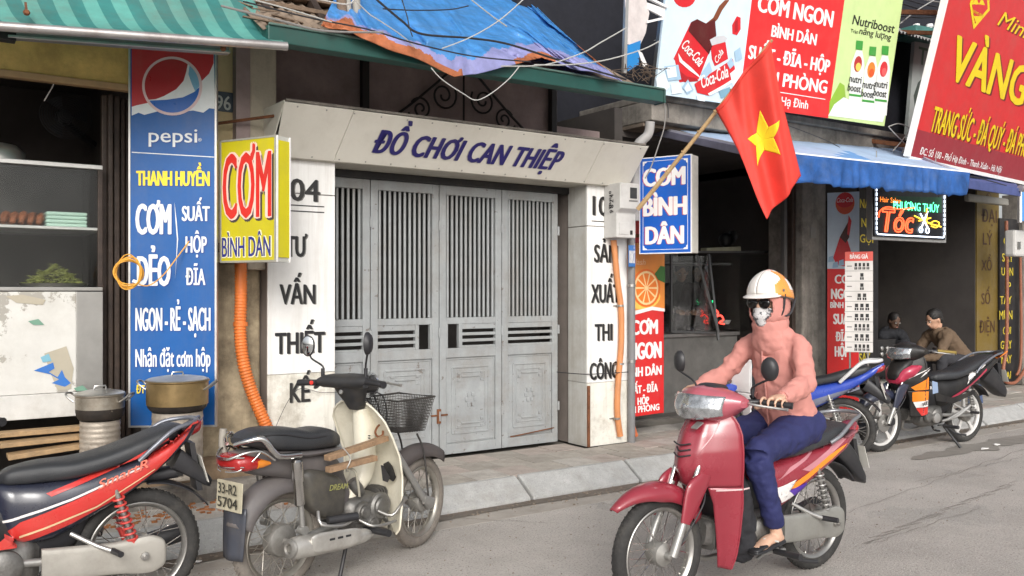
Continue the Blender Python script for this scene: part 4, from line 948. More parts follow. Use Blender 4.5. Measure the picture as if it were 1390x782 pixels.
bsg = sgn(Frame(fd_.p + Vector((0, -.03, 0)), 0), 'salon_price_sign', 'tall black sign with yellow words GỘI SẤY UỐN at the right edge', 1357, 1387, 296, 520, flat('sign_black', (30, 28, 30), .5))
yl = flat('yellow_letter', (196, 176, 50), .5); fd2 = Frame(fd_.p + Vector((0, -.03, 0)), 0)
for (t, a, b, c, d) in (('GỘI', 1362, 1376, 322, 332), ('SẤY', 1360, 1375, 344, 355), ('UỐN', 1359, 1375, 363, 374), ('ÉP', 1364, 1372, 383, 394), ('TẨY', 1357, 1373, 402, 413), ('MỤN', 1356, 1374, 422, 434), ('GỘI', 1361, 1372, 444, 454), ('GIẤY', 1358, 1373, 463, 474), ('MÁY', 1359, 1373, 483, 494), ('GAI', 1360, 1372, 505, 515)):
    wpx(t, yl, bsg, fd2, a, b, c, d, h=.003, bold=.03)
fk = Frame((PY(1168, 395, 6.95).x, 6.95, 0), 0)
nsg = sgn(fk, 'salon_sign', 'black sign with yellow NAM NỮ GỘI behind the price list', 1166, 1192, 250, 545, flat('sign_black', (30, 28, 30), .5))
for (t, a, b, c, d) in (('NAM', 1167, 1186, 270, 282), ('NỮ', 1169, 1184, 296, 308), ('GỘI', 1167, 1185, 318, 329), ('SẤY', 1166, 1181, 480, 492)): wpx(t, yl, nsg, fk, a, b, c, d, h=.003, bold=.02)
for k, (P, rr_, lb) in enumerate((([(1366, 300), (1367, 400), (1366, 470), (1362, 500), (1364, 517), (1376, 520), (1385, 512), (1392, 500)], .024, 'rust red conduit bending along the foot of the black sign'), ([(1385, 340), (1386, 480), (1380, 510)], .02, 'thin brown pipe rising at the far right edge'))):
    mb = MB(); mb.tube([PY(x, y, 6.5 + .06 * k) for x, y in P], rr_, 12, sm=6); tag(mb.build('conduit' if k == 0 else 'pipe', M('brown_red_conduit', (.28, .10, .055), .5, dirt=.4), smooth=True), lb, 'conduit' if k == 0 else 'pipe')
px0_ = PY(1388, 395, 6.6).x; mb = MB(); mb.box(px0_, px0_ + .6, 6.6, 6.9, PV, 3.0); tag(mb.build('wall_pier', concrete), 'plastered pier at the right end of the salon front', 'pier')
# green thing, fridge, speaker inside
frg = thing('cooler_cabinet', 'dim grey cabinet standing behind the seated man', 'cabinet', (11, 8, .17))
q0, q1 = PY(1262, 480, 8.0), PY(1292, 402, 8.0)
mb = MB(); mb.box(q0.x, q1.x, 8.0, 8.5, .17, q1.z); mb.build('body', M('cab_grey', (.16, .17, .165), .5, var=.1), frg, bevel=.02); mb = MB(); mb.box(q1.x - .06, q1.x - .03, 7.96, 8.0, q1.z - .8, q1.z - .1); mb.build('handle', alu, frg)
mb = MB(); mb.box(*sorted((PY(1318, 470, 7.3).x, PY(1342, 470, 7.3).x)), 7.2, 7.35, .34, PY(1330, 468, 7.3).z); tag(mb.build('crate', M('pale_green_plastic', (.12, .3, .14), .5, var=.2), bevel=.02), 'pale green crate behind the red and black motorbike seat', 'crate')
ent = thing('amplifier_stack', 'black amplifier with four round pale dials left of the black motorbike', 'speaker', (9.6, 7.3, .34))
q0, q1 = PY(1190, 520, 7.3), PY(1216, 460, 7.3)
mb = MB(); mb.box(q0.x, q1.x, 7.3, 7.7, .34, q1.z); mb.build('case', flat('amp_black', (34, 34, 36), .4), ent, bevel=.01)
for (px, py) in ((1196, 473), (1203.5, 473), (1196, 481), (1203.5, 481)):
    mb = MB(); mb.lathe([(.03, 0), (.033, -.02), (.02, -.03)], PY(px, py, 7.3), (0, 1, 0), 16); mb.build('dial', alu, ent, smooth=True)
# neon sign
fne = Frame(PY(1188, 320, 5.55), -3)
NE = thing('neon_sign', 'lit neon sign reading Hair Salon PHƯƠNG THÚY Tóc with scissors', 'neon sign', mw=fne.m)
u0, v0 = fne.uv(1187, 321); u1, v1 = fne.uv(1283, 262); v1 += .04
slab('panel', flat('neon_black', (14, 12, 18), .3), NE, u0, u1, v0, v1, -.02, 0)
slab('case', alu, NE, u0 - .01, u1 + .05, v0 - .03, v1 + .02, -.09, -.021)
def em(n_, c, e): return M(n_, c, .4, var=0, bump=0, emit=e)
nwh, nrd, ngr, nyl = em('neon_white', (.75, .85, 1.), 3.0), em('neon_red', (1., .10, .03), 2.2), em('neon_green', (.15, 1., .55), 2.2), em('neon_amber', (1., .55, .04), 2.4)
ip = .025
seqs = []
P = [(u0 + ip, v0 + ip + .03), (u0 + ip + .02, v0 + ip), (u1 - ip - .02, v0 + ip), (u1 - ip, v0 + ip + .03), (u1 - ip, v1 - ip - .03), (u1 - ip - .02, v1 - ip), (u0 + ip + .02, v1 - ip), (u0 + ip, v1 - ip - .03)]
for i in range(8):
    a, b = P[i], P[(i + 1) % 8]; L = math.dist(a, b); n_ = max(1, int(L / .05)) if i in (0, 3, 4, 5, 7) else (max(1, int(L / .05)))
    for k in range(n_):
        s_, e_ = k / n_, (k + (.72 if i != 1 else .95)) / n_; mb = MB(); mb.tube([(lerp(a[0], b[0], s_), lerp(a[1], b[1], s_), .008), (lerp(a[0], b[0], e_), lerp(a[1], b[1], e_), .008)], .006, 6); mb.build('border_tube', nwh, NE, local=True)
def nt_(t, x0, x1, yt, yb, m_, **k):
    return wpx(t, m_, NE, fne, x0, x1, yt, yb, h=.008, tube=.013, th=.1, **k)
nt_('Tóc', 1196, 1240, 283, 314, nrd, shear=.2); 
mb = MB(); mb.tube([(*fne.uv(x, y), .008) for x, y in ((1192, 295), (1194, 286), (1204, 281), (1220, 284), (1240, 282))], .007, 6, sm=5); mb.build('script_swash', nrd, NE, local=True, smooth=True)
wpx('PHƯƠNG THÚY', ngr, NE, fne, 1212, 1274, 273, 284, h=.008, bold=.01, th=.1); wpx('Hair Salon', em('neon_orange_print', (1., .25, .03), 1.6), NE, fne, 1194, 1222, 267, 274, h=.008, bold=.0, th=.1)
shape('green_glow_field', flat('green_field', (10, 70, 40), .5), NE, fne, [fne.uv(*p) for p in ((1206, 266), (1278, 268), (1278, 289), (1212, 287))], .001)
for (cx_, cy_) in ((1249, 316), (1258, 317)): mb = MB(); u, v = fne.uv(cx_, cy_ - 4); mb.tube([(u + .028 * math.cos(t), v + .03 * math.sin(t), .01) for t in [i * .449 for i in range(14)]], .006, 6, closed=True); mb.build('scissor_ring', nwh, NE, local=True)
for (a, b, m_) in (((1250, 308), (1258, 287), nwh), ((1258, 309), (1248, 290), nwh), ((1240, 293), (1262, 304), nyl), ((1257, 283), (1256, 306), nyl), ((1262, 304), (1276, 308), nyl), ((1246, 300), (1262, 296), nyl)):
    mb = MB(); mb.tube([(*fne.uv(*a), .012), (*fne.uv(*b), .012)], .007, 6); mb.build('scissor_blade', m_, NE, local=True)
mb = MB(); mb.tube([(*fne.uv(x, y), .01) for x, y in ((1262, 303), (1268, 300), (1274, 303), (1270, 309), (1263, 307))], .006, 6, sm=3, closed=False); mb.build('comb_loop', nyl, NE, local=True)
for x in (u0 + .1, u1 - .1): mb = MB(); mb.tube([(x, v1, -.05), (x, v1 + .35, -.05)], .006, 6); mb.build('hanger', steel, NE, local=True)

# coca banner (projecting from the concrete pillar)
fco = Frame(PY(1122, 552, 6.45), -62)
u0, _ = fco.uv(1123, 400); u1, _ = fco.uv(1166, 400); _, v1 = fco.uv(1123, 262); _, v0 = fco.uv(1123, 556)
CO = thing('drink_banner', 'narrow white and red cola banner on the concrete pillar partly behind the price list', 'banner', mw=fco.m)
slab('panel', flat('banner_pale', (196, 212, 226), .4), CO, u0, u1, v0, v1, -.03, 0)
cred = flat('cola_red', (204, 30, 40), .4); cdk = flat('cola_brown', (70, 20, 18), .4)
rr_ = lambda P, m_, n_, h: shpx(n_, m_, CO, fco, P, h)
rr_([(1123, 365), (1166, 365), (1166, 556), (1123, 560)], flat('banner_red', (208, 40, 40), .4), 'red_field', .001)
disc('roundel', flat('roundel_orange', (214, 84, 44), .4), CO, fco, 1147, 276, 13, 15, .002); disc('roundel_top', cred, CO, fco, 1147, 272, 12, 10, .003)
wpx('Coca‑Cola'.replace('‑', '-'), white_m, CO, fco, 1136, 1158, 269, 275, h=.0045, bold=.0, shear=.3)
rr_([(1131, 350), (1140, 322), (1150, 325), (1158, 350), (1148, 362), (1136, 360)], cred, 'bottle_splash', .003); rr_([(1140, 322), (1152, 300), (1153, 322), (1148, 330)], cdk, 'splash_drop', .004); rr_([(1152, 292), (1156, 300), (1153, 320), (1150, 318)], cred, 'splash_line', .005)
for (px, py) in ((1128, 352), (1134, 360), (1142, 357), (1152, 358), (1160, 350)): rr_([(px - 4, py + 4), (px - 3, py - 3), (px + 3, py - 5), (px + 4, py + 3)], flat('ice_print', (150, 180, 205), .4), 'ice_cube', .005)
for (t, a, b, c, d) in (('CƠM', 1133, 1163, 373, 385), ('NGON', 1128, 1163, 392, 406), ('BÌNH DÂN', 1127, 1165, 410, 418), ('SUẤT', 1131, 1160, 426, 440), ('ĐĨA', 1134, 1152, 451, 463), ('HỘP', 1133, 1152, 470, 484)): wpx(t, white_m, CO, fco, a, b, c, d, h=.0035, bold=.04)
# price list
fpl = Frame(PY(1147, 479, 5.9), -55)
PLs = thing('price_list', 'white price list board with red heading and rows of small black marks', 'notice board', mw=fpl.m)
u0, v0 = fpl.uv(1147, 478); u1, _ = fpl.uv(1185, 474); _, v1 = fpl.uv(1149, 342)
slab('panel', flat('paper_white', (214, 210, 206), .6), PLs, u0, u1, v0, v1, -.012, 0)
shape('heading', flat('heading_red', (214, 86, 74), .5), PLs, fpl, [(u0, v1 - .1), (u1, v1 - .1), (u1, v1), (u0, v1)], .001)
word('BẢNG GIÁ', white_m, PLs, fpl, u0 + .05, u1 - .05, v1 - .075, v1 - .03, h=.003, bold=.03)
nr = 9; rh = (v1 - .1 - v0) / nr; random.seed(6)
for k in range(nr):
    vy = v1 - .1 - k * rh; shape('rule', flat('rule_grey', (120, 118, 116)), PLs, fpl, [(u0, vy - rh), (u1, vy - rh), (u1, vy - rh + .004), (u0, vy - rh + .004)], .001)
    n_ = [4, 1, 1, 2, 3, 3, 4, 3, 4][k]
    shape('row_label', flat('rule_grey', (120, 118, 116)), PLs, fpl, [(u0 + .02, vy - rh * .45), (u0 + .07, vy - rh * .45), (u0 + .07, vy - rh * .55), (u0 + .02, vy - rh * .55)], .001)
    for j in range(n_):
        w_ = (u1 - u0 - .12) / max(n_, 3); cx_ = (u0 + u1 + .06) / 2 + (j - (n_ - 1) / 2) * w_
        for (a, b, c, d) in ((-.3, .3, .45, .8), (-.35, -.05, .15, .4), (.05, .35, .15, .4)):
            shape('figure_mark', letter_k, PLs, fpl, [(cx_ + a * w_, vy - rh + c * rh), (cx_ + b * w_, vy - rh + c * rh), (cx_ + b * w_, vy - rh + d * rh), (cx_ + a * w_, vy - rh + d * rh)], .0015)
mb = MB()
for uu in (u0 + .05, u1 - .05): mb.tube([(uu, v0, -.02), (uu, -.35, -.02)], .01, 6)
mb.build('stand_leg', steel, PLs, local=True)

# ================================================================ ledge, billboard, awnings above
LD = thing('concrete_ledge', 'weathered dark concrete ledge under the cola billboard', 'ledge', (7.5, 6.3, 3.2))
AL = PY(888, 131, 6.3); LX0, LX1 = AL.x - .05, 10.1
al = R(-2.5)
fle = Frame((LX0, 6.28, 0), 0)
board_piece(LD, 'slab_edge', concrete, LX0, LX1, 6.22, 7.4, 3.40, 3.47, .01)
board_piece(LD, 'beam', concrete, LX0, LX1, 6.28, 7.4, 3.20, 3.398, .01)
board_piece(LD, 'soffit', M('brown_soffit', (.14, .11, .085), .9, var=.3), LX0, 13.5, 6.4, 7.4, 3.16, 3.197)
fbb = Frame(PY(888, 127, 6.15), -4.5, 10)
BL = thing('billboard', 'wide cola and CƠM NGON billboard leaning over the concrete ledge', 'billboard', mw=fbb.m)
_, vt = 0, 1.65
ub1 = (fbb.uv(1197, 167)[0] + fbb.uv(1228, 12)[0]) / 2; vb1 = 0
def bz(n_, m_, P, h, th=.0006): return shpx(n_, m_, BL, fbb, P, h, th)
u_a = (fbb.uv(888, 125)[0] + fbb.uv(905, 0)[0]) / 2
bpale = flat('billboard_pale', (205, 224, 236), .35); bred = flat('billboard_red', (222, 44, 46), .35); bgrn = flat('billboard_green', (196, 218, 150), .35)
u_b = (fbb.uv(1000, 145)[0] + fbb.uv(1023, 0)[0]) / 2; u_c = (fbb.uv(1123, 157)[0] + fbb.uv(1148, 0)[0]) / 2; u_d = ub1
slab('cola_panel', bpale, BL, u_a, u_b, 0, vt, -.03, 0); slab('menu_panel', bred, BL, u_b + .001, u_c, 0, vt, -.03, 0); slab('bottle_panel', bgrn, BL, u_c + .001, u_d, 0, vt - .02, -.03, 0)
slab('backing_frame', steel, BL, u_a + .01, u_d - .01, .01, vt - .04, -.09, -.031)
bz('red_disc', cred, [(929 + 15 * math.cos(t), -4 + 14 * math.sin(t)) for t in [i * .35 for i in range(18)]], .002)
dr = flat('glass_red', (168, 22, 34), .3); drk = flat('cola_dark', (86, 18, 20), .3)
bz('glass', cred, [(938, 30), (972, 44), (962, 72), (948, 108), (922, 112), (916, 82), (914, 80)], .002)
bz('cola_liquid', drk, [(938, 30), (946, 26), (958, 32), (970, 26), (972, 48), (962, 74), (950, 60), (934, 42)], .004)
bz('glass_shadow', dr, [(922, 96), (932, 104), (944, 106), (948, 110), (930, 112), (923, 108)], .004)
bz('splash', flat('splash_brown', (122, 66, 40), .3), [(958, 32), (968, 24), (976, 8), (984, 0), (990, 0), (980, 14), (974, 26), (966, 34)], .003)
bz('swoosh', white_m, [(920, 72), (926, 82), (938, 92), (948, 102), (950, 106), (936, 96), (922, 84)], .0055)
def ctext(t, m_, par, fr, cx_, cy_, w_, h_, rot, hh):
    u, v = fr.uv(cx_, cy_); return word(t, m_, par, fr, u - w_ / 2, u + w_ / 2, v - h_ / 2, v + h_ / 2, h=hh, bold=.015, shear=.35, rot=rot)
ctext('Coca-Cola', white_m, BL, fbb, 940, 72, .30, .105, R(-32), .007)
bz('can', cred, [(964, 60), (984, 54), (988, 80), (970, 90), (966, 80)], .003); bz('can_top', flat('can_silver', (196, 196, 200), .3), [(963, 54), (970, 50), (982, 48), (987, 52), (984, 57), (966, 62)], .0045)
ctext('Cola', white_m, BL, fbb, 975, 76, .14, .06, R(60), .006)
bz('lying_can', cred, [(942, 114), (994, 80), (1000, 106), (962, 130), (946, 126)], .007)
ctext('Coca-Cola', white_m, BL, fbb, 969, 104, .36, .12, R(25), .010)
bz('can_swoosh', white_m, [(960, 127), (980, 116), (999, 104), (998, 108), (978, 122), (962, 130)], .010)
bz('bottle_cap', cred, [(993 + 0.5, 34), (1000, 22), (1005, 24), (1005, 40), (1000, 48), (994, 46)], .003); bz('cap_shade', dr, [(997, 30), (1001, 26), (1001, 42), (997, 44)], .0045)
ice1, ice2, ice3 = flat('ice_white', (226, 236, 242), .3), flat('ice_blue', (160, 190, 212), .3), flat('ice_teal', (120, 160, 180), .3)
for (m_, P) in ((ice2, [(901, 90), (920, 88), (924, 108), (906, 110)]), (ice1, [(903, 92), (916, 90), (918, 104), (906, 106)]), (ice1, [(890, 106), (902, 100), (908, 118), (900, 126), (891, 124)]), (ice3, [(893, 110), (899, 106), (902, 116), (895, 120)]), (ice1, [(910, 114), (922, 112), (925, 126), (911, 128)]), (ice2, [(925, 118), (933, 108), (941, 122), (932, 128)]), (ice1, [(928, 120), (933, 112), (938, 122), (931, 125)]),
              (ice2, [(951, 100), (962, 84), (966, 96), (956, 108)]), (ice2, [(996, 70), (1004, 64), (1007, 80), (998, 84)]), (ice1, [(990, 100), (1004, 88), (1004, 106), (994, 118)]), (ice3, [(975, 124), (990, 118), (992, 128), (978, 134)]), (ice1, [(944, 128), (956, 130), (956, 138), (946, 136)]), (ice2, [(986, 86), (992, 78), (996, 88), (990, 94)])):
    bz('ice_cube', m_, P, random.choice((.008, .009)) if m_ is not ice1 else .0105)
def bt(t, x0, x1, yt, yb, m_=white_m, **k): return wpx(t, m_, BL, fbb, x0, x1, yt, yb, h=.003, **{**dict(bold=.05), **k})
bt('CƠM NGON', 1030, 1134, -8, 16); bt('BÌNH DÂN', 1048, 1110, 34, 50); bt('SUẤT - ĐĨA - HỘP', 1017, 1129, 61, 80); bt('VĂN PHÒNG', 1020, 1125, 92, 111, bold=.05)
bt('Phố Hạ Đình', 1040, 1098, 128, 140, bold=.02)
a_, b_ = fbb.uv(1008, 118), fbb.uv(1122, 133); shape('rule', white_m, BL, fbb, [(a_[0], a_[1]), (b_[0] - .02, a_[1]), (b_[0] - .02, a_[1] + .008), (a_[0], a_[1] + .008)], .003)
ink = flat('ink_black', (30, 34, 30), .4)
bt('Nutriboost', 1158, 1216, 20, 33, ink, bold=.03, shear=.1); bt('Tràn', 1155, 1165, 39, 44, ink, bold=.01); bt('năng lượng', 1167, 1211, 37, 46, ink, bold=.025, shear=.1)
bz('green_wave', flat('wave_green', (140, 178, 60), .4), [(1126, 138), (1140, 112), (1146, 116), (1148, 135), (1138, 152), (1125, 155)], .002)
bz('milk', flat('milk_grey', (220, 224, 224), .4), [(1124, 157), (1132, 142), (1145, 132), (1158, 138), (1200, 140), (1203, 150), (1198, 166)], .003)
cap_g = flat('cap_green', (60, 150, 60), .4); botw = flat('bottle_white', (226, 228, 224), .35)
for (bx0, by0, fr1, fr2) in ((1163, 55, (176, 40, 40), (230, 200, 90)), (1181, 63, (226, 128, 40), (206, 80, 30)), (1198, 62, (204, 40, 50), (216, 90, 90))):
    bz('bottle', botw, [(bx0 - 1, by0 + 13), (bx0 + 7, by0 + 14), (bx0 + 9, by0 + 26), (bx0 + 10, by0 + 34), (bx0 + 5, by0 + 95), (bx0 - 12, by0 + 92), (bx0 - 8, by0 + 32), (bx0 - 5, by0 + 24)], .004)
    bz('bottle_cap', cap_g, [(bx0 - 1, by0), (bx0 + 8, by0 + 1), (bx0 + 7, by0 + 13), (bx0 - 2, by0 + 12)], .006)
    u, v = fbb.uv(bx0 + 1, by0 + 32); shape('fruit', flat('fruit_a%d' % bx0, fr1), BL, fbb, ell(u, v, .062, .085, 14), .0065); shape('fruit', flat('fruit_b%d' % bx0, fr2), BL, fbb, ell(u + .01, v - .03, .042, .045, 12), .008)
    wpx('nutri', ink, BL, fbb, bx0 - 10, bx0 + 6, by0 + 46, by0 + 56, h=.009, bold=.02); wpx('boost', ink, BL, fbb, bx0 - 12, bx0 + 5, by0 + 58, by0 + 68, h=.009, bold=.02)
    bz('bottle_band', cap_g, [(bx0 - 11, by0 + 72), (bx0 + 5, by0 + 74), (bx0 + 5, by0 + 77), (bx0 - 11, by0 + 75)], .007)

# blue awning over the eatery and salon
BA = thing('blue_awning', 'blue awning with pale top and gathered valance over the eatery entrance', 'awning', (8, 5.2, 2.9))
F0, F1 = PY(1040, 210, 5.0), PY(1314, 235, 5.0); B0_, B1_ = PY(900, 168, 6.75), PY(1215, 192, 6.75)
F0.z, F1.z = 2.74, 2.80
bt1 = M('awning_pale_blue', (.46, .60, .80), .6, var=.12, vs=2, dirt=.3, dcol=(.25, .3, .38), bump=.1); bt2 = M('awning_blue', (.03, .13, .42), .65, var=.4, vs=5, dirt=.4, dcol=(.2, .25, .35), bump=.25, bs=20)
thin_cloth(bt1, .2); thin_cloth(bt2, .3)
def baf(a, b): p = F0.lerp(F1, a); q = B0_.lerp(B1_, a); m_ = p.lerp(q, b); m_.z += -.03 * math.sin(math.pi * b) + .008 * noise.noise(Vector((a * 20, b * 4, 0))); return m_
mb = MB(); mb.grid(baf, 80, 10, lambda a, b: 1 if (.35 < a - b * .15 < .52 and b > .1 and b < .16 + .45 * ((a - b * .15) - .35) / .2) else 0); mb.build('canopy', [bt1, M('awning_mid_blue', (.12, .30, .62), .6, var=.1)], BA, smooth=True, solid=.004)
def valf(a, b):
    p = F0.lerp(F1, a); s_ = a * 3.4
    return p + Vector((0, -.02 + (.018 * math.sin(s_ * 31 + 3 * math.sin(s_ * 5)) + .03 * noise.noise(Vector((s_ * 6, b, 2)))) * b, -b * (.25 + .006 * math.sin(s_ * 28) + .012 * math.sin(s_ * 7) + .02 * noise.noise(Vector((s_ * 9, 0, 0))))))
mb = MB(); mb.grid(valf, 260, 8); mb.build('valance', bt2, BA, smooth=True, ang=180, solid=.003)
mb = MB(); mb.tube([F0, F1], .018, 10); mb.build('front_rail', white_m, BA, smooth=True)
for (a, b) in ((PY(886, 178, 6.7), F0 + Vector((-.02, .02, -.03))), (PY(1190, 190, 6.75), F1 + Vector((-.1, .05, -.05)))):
    mb = MB(); mb.bar(a, b, .05, .07); mb.build('arm', M('arm_grey_violet', (.20, .20, .27), .5, .2, var=.2), BA, bevel=.006)
    mb = MB(); mb.bar(a + Vector((0, 0, .045)), b + Vector((0, 0, .045)), .02, .02); mb.build('arm_edge', M('arm_edge', (.42, .42, .48), .4), BA)
# second, darker awning further right
B2 = thing('dark_awning', 'darker blue awning edge under the red VÀNG board', 'awning', (11, 5.8, 2.8))
G0, G1 = PY(1312, 244, 5.6), PY(1384, 256, 5.6); H0, H1 = PY(1300, 232, 6.8), PY(1372, 240, 6.8)
mb = MB(); mb.grid(lambda a, b: G0.lerp(G1, a).lerp(H0.lerp(H1, a), b) + Vector((0, 0, -.01 * math.sin(a * 9))), 20, 3); mb.build('canopy', M('navy_awning', (.06, .08, .22), .6, var=.2), B2, smooth=True, solid=.01)
mb = MB(); mb.bar(G0 + Vector((0, 0, -.05)), G1 + Vector((0, 0, -.05)), .03, .1); mb.build('front_flap', M('navy_awning', (.06, .08, .22), .6), B2)
mb = MB(); mb.bar(PY(1312, 268, 6.4), PY(1366, 275, 6.4), .08, .1); mb.build('roller_tube', M('dull_roller', (.28, .27, .24), .6), B2, bevel=.02)
mb = MB(); mb.tube([G1 + Vector((-.05, -.03, 0)), G1 + Vector((.25, -.05, -.02))], .04, 12); mb.build('end_cap', alu, B2, smooth=True)
fs_ = Frame(PY(1384, 300, 5.9), -30); s2 = thing('edge_sign', 'edge of a blue and white sign cut off at the right border', 'sign', mw=fs_.m)
slab('panel', flat('edge_blue', (70, 140, 200), .4), s2, .03, .4, 0, .42, -.04, 0); slab('trim', white_m, s2, 0, .03, -.02, .44, -.05, .003); 
mw_ = thing('junction_box', 'pale grey junction box with cables under the blue edge sign', 'junction box', tuple(PY(1384, 340, 6.0)))
q = PY(1378, 348, 6.0); mb = MB(); mb.box(q.x, q.x + .4, 6.0, 6.15, q.z, q.z + .36); mb.build('case', mg, mw_, bevel=.03); mb = MB(); mb.box(q.x + .05, q.x + .12, 5.985, 6.0, q.z + .1, q.z + .2); mb.build('latch', steel, mw_)

# VÀNG board
fv = Frame(PY(1232, 211, 5.65), 7, 14)
VB = thing('gold_shop_board', 'big red board with yellow VÀNG lettering leaning over the salon front', 'sign board', mw=fv.m)
u_l = (fv.uv(1232, 210)[0] + fv.uv(1290, 0)[0]) / 2; u_r = u_l + 3.6; vtp = fv.uv(1290, 0)[1] + .45
vred = flat('board_red', (206, 44, 46), .35); vdk = flat('board_maroon', (150, 40, 52), .35); vy = flat('board_yellow', (232, 204, 20), .35); vsh = flat('board_shadow', (110, 24, 26), .4)
slab('panel', vred, VB, u_l, u_r, 0, vtp, -.05, 0); 
slab('left_trim', white_m, VB, u_l - .035, u_l - .001, -.01, vtp, -.06, .01); slab('bottom_trim', white_m, VB, u_l, u_r, -.045, -.001, -.06, .008)
slab('address_band', vdk, VB, u_l + .001, u_r, .001, .30, .0005, .0015)
def vw(t, x0, x1, yt, yb, m_=vy, sh=True, hh=.003, **k):
    if sh: wpx(t, vsh, VB, fv, x0 + 2, x1 + 2, yt + 2, yb + 2, h=hh, **{**dict(bold=.045), **k})
    return wpx(t, m_, VB, fv, x0, x1, yt, yb, h=hh + .002, **{**dict(bold=.045), **k})
vw('VÀNG', 1299, 1404, 47, 112, bold=.05, shear=0); vw('TRANG SỨC - ĐÁ QUÝ - ĐÁ PHONG THUỶ', 1269, 1440, 144, 180, bold=.02); wpx('ĐC: Số 100 - Phố Hạ Đình - Thanh Xuân - Hà Nội', white_m, VB, fv, 1250, 1366, 200, 210, h=.003, bold=.015, shear=.1)
vw('Minh', 1358, 1406, 13, 36, shear=.35, bold=.0)
shpx('diamond_edge', vy, VB, fv, [(1320, -8), (1342, -8), (1343, 14), (1321, 40), (1316, 6)], .003); shpx('diamond_face', vred, VB, fv, [(1323, -4), (1339, -4), (1340, 12), (1323, 32), (1319, 7)], .005)
for k, P in enumerate(([(1319, 6), (1324, -3), (1328, 6)], [(1328, 6), (1332, -3), (1336, 7)], [(1321, 22), (1333, 22), (1324, 31)])): shpx('diamond_facet', vy, VB, fv, P, .007)
wpx('VÀNG BẠC', vy, VB, fv, 1320, 1336, 13, 17, h=.007, bold=.01)
for uu in (.3, 1.6, 2.9):
    for vv in (.1, 1.6): mb = MB(); mb.box(u_l + uu, u_l + uu + .05, vv, vv + .05, -1.3, -.06); mb.build('bracket', rust, VB, local=True)

# "Tiệm" board with green awning behind
ft = Frame(PY(1232, 185, 7.2), 0, 5); TB_ = thing('green_roof_sign', 'white sign with green letters under a green metal hood between billboards', 'sign', mw=ft.m)
ua, va = ft.uv(1231, 190); ub_, vb = ft.uv(1290, 52)
slab('panel', flat('tiem_white', (196, 204, 200), .5), TB_, ua, ub_ + .5, va, vb, -.05, 0)
wpx('Tiệm', flat('tiem_green', (110, 140, 116), .5), TB_, ft, 1247, 1290, 63, 87, h=.003, bold=.02); 
shape('leaf_print', flat('tiem_dark', (80, 92, 84)), TB_, ft, [ft.uv(*p) for p in ((1240, 130), (1246, 112), (1256, 102), (1264, 100), (1258, 116), (1262, 130), (1250, 150), (1242, 150))], .003)
mb = MB(); p0, p1 = PY(1225, 44, 7.0), PY(1300, 58, 7.0); mb.bar(p0, p1, .4, .12); mb.build('hood', M('green_hood', (.05, .17, .15), .5, var=.2), TB_, bevel=.01)
for px in (1244, 1262): mb = MB(); q = PY(px, 38, 7.0); mb.lathe([(.03, -.05), (.035, 0), (.05, .01), (.045, .05), (.01, .06)], q, n=12); mb.build('insulator', white_m, TB_, smooth=True)
# torn white and blue board at the left of the billboard
ftn = Frame(PY(848, 98, 6.0), 12, 4); TN = thing('torn_board', 'torn pale board with a blue lower patch hanging above the gutter end', 'board', mw=ftn.m)
shpx('sheet', M('torn_sheet', (.66, .60, .58), .6, var=.2, vs=5, bump=.5, bs=14), TN, ftn, [(848, -20), (872, -20), (881, 18), (876, 45), (868, 62), (850, 60)], .0, .004)
shpx('blue_patch', flat('torn_blue', (30, 130, 200), .5), TN, ftn, [(850, 62), (869, 55), (866, 88), (851, 97)], .004, .003); shpx('torn_flap', white_m, TN, ftn, [(864, 68), (870, 72), (877, 88), (872, 92)], .012, .002)
mb = MB(); mb.bar(PY(847, 100, 5.99), PY(851, -30, 5.95), .035, .03); mb.build('post', alu, TN)
mb = MB(); mb.bar(PY(873, -6, 6.0), PY(905, 10, 6.0), .03, .02); mb.bar(PY(878, 30, 6.0), PY(900, 25, 6.0), .02, .02); mb.plate([PY(872, 2, 6.02), PY(902, 12, 6.02), PY(900, 24, 6.02), PY(877, 12, 6.02)], .01, (0, 1, 0)); mb.build('lattice', white_m, TN)
# dark backing walls so nothing is empty between boards
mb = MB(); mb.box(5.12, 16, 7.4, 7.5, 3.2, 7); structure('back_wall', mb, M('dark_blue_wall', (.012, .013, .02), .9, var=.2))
mb = MB()
for k in range(30):
    x = 5.2 + k * .25; mb.tube([(x + .02 * math.sin(j), 6.2 + j * .4, 5.35 + .03 * (k % 2)) for j in range(5)], .06, 6)
# roofs above at upper right : corrugated grey sheet
cr = thing('upper_roof', 'grey corrugated roof sheet glimpsed behind the wires at upper right', 'roof', (9.5, 7, 5.2))
mb = MB(); mb.grid(lambda a, b: (lerp(8.8, 12.5, a), lerp(6.6, 8.6, b), lerp(4.9, 6.0, b) + .018 * math.sin(lerp(8.8, 12.5, a) / .076 * 6.283)), 300, 4); mb.build('roof_sheet', M('pale_tin', (.35, .34, .33), .6, .2, var=.2, streak=.4), cr, smooth=True)
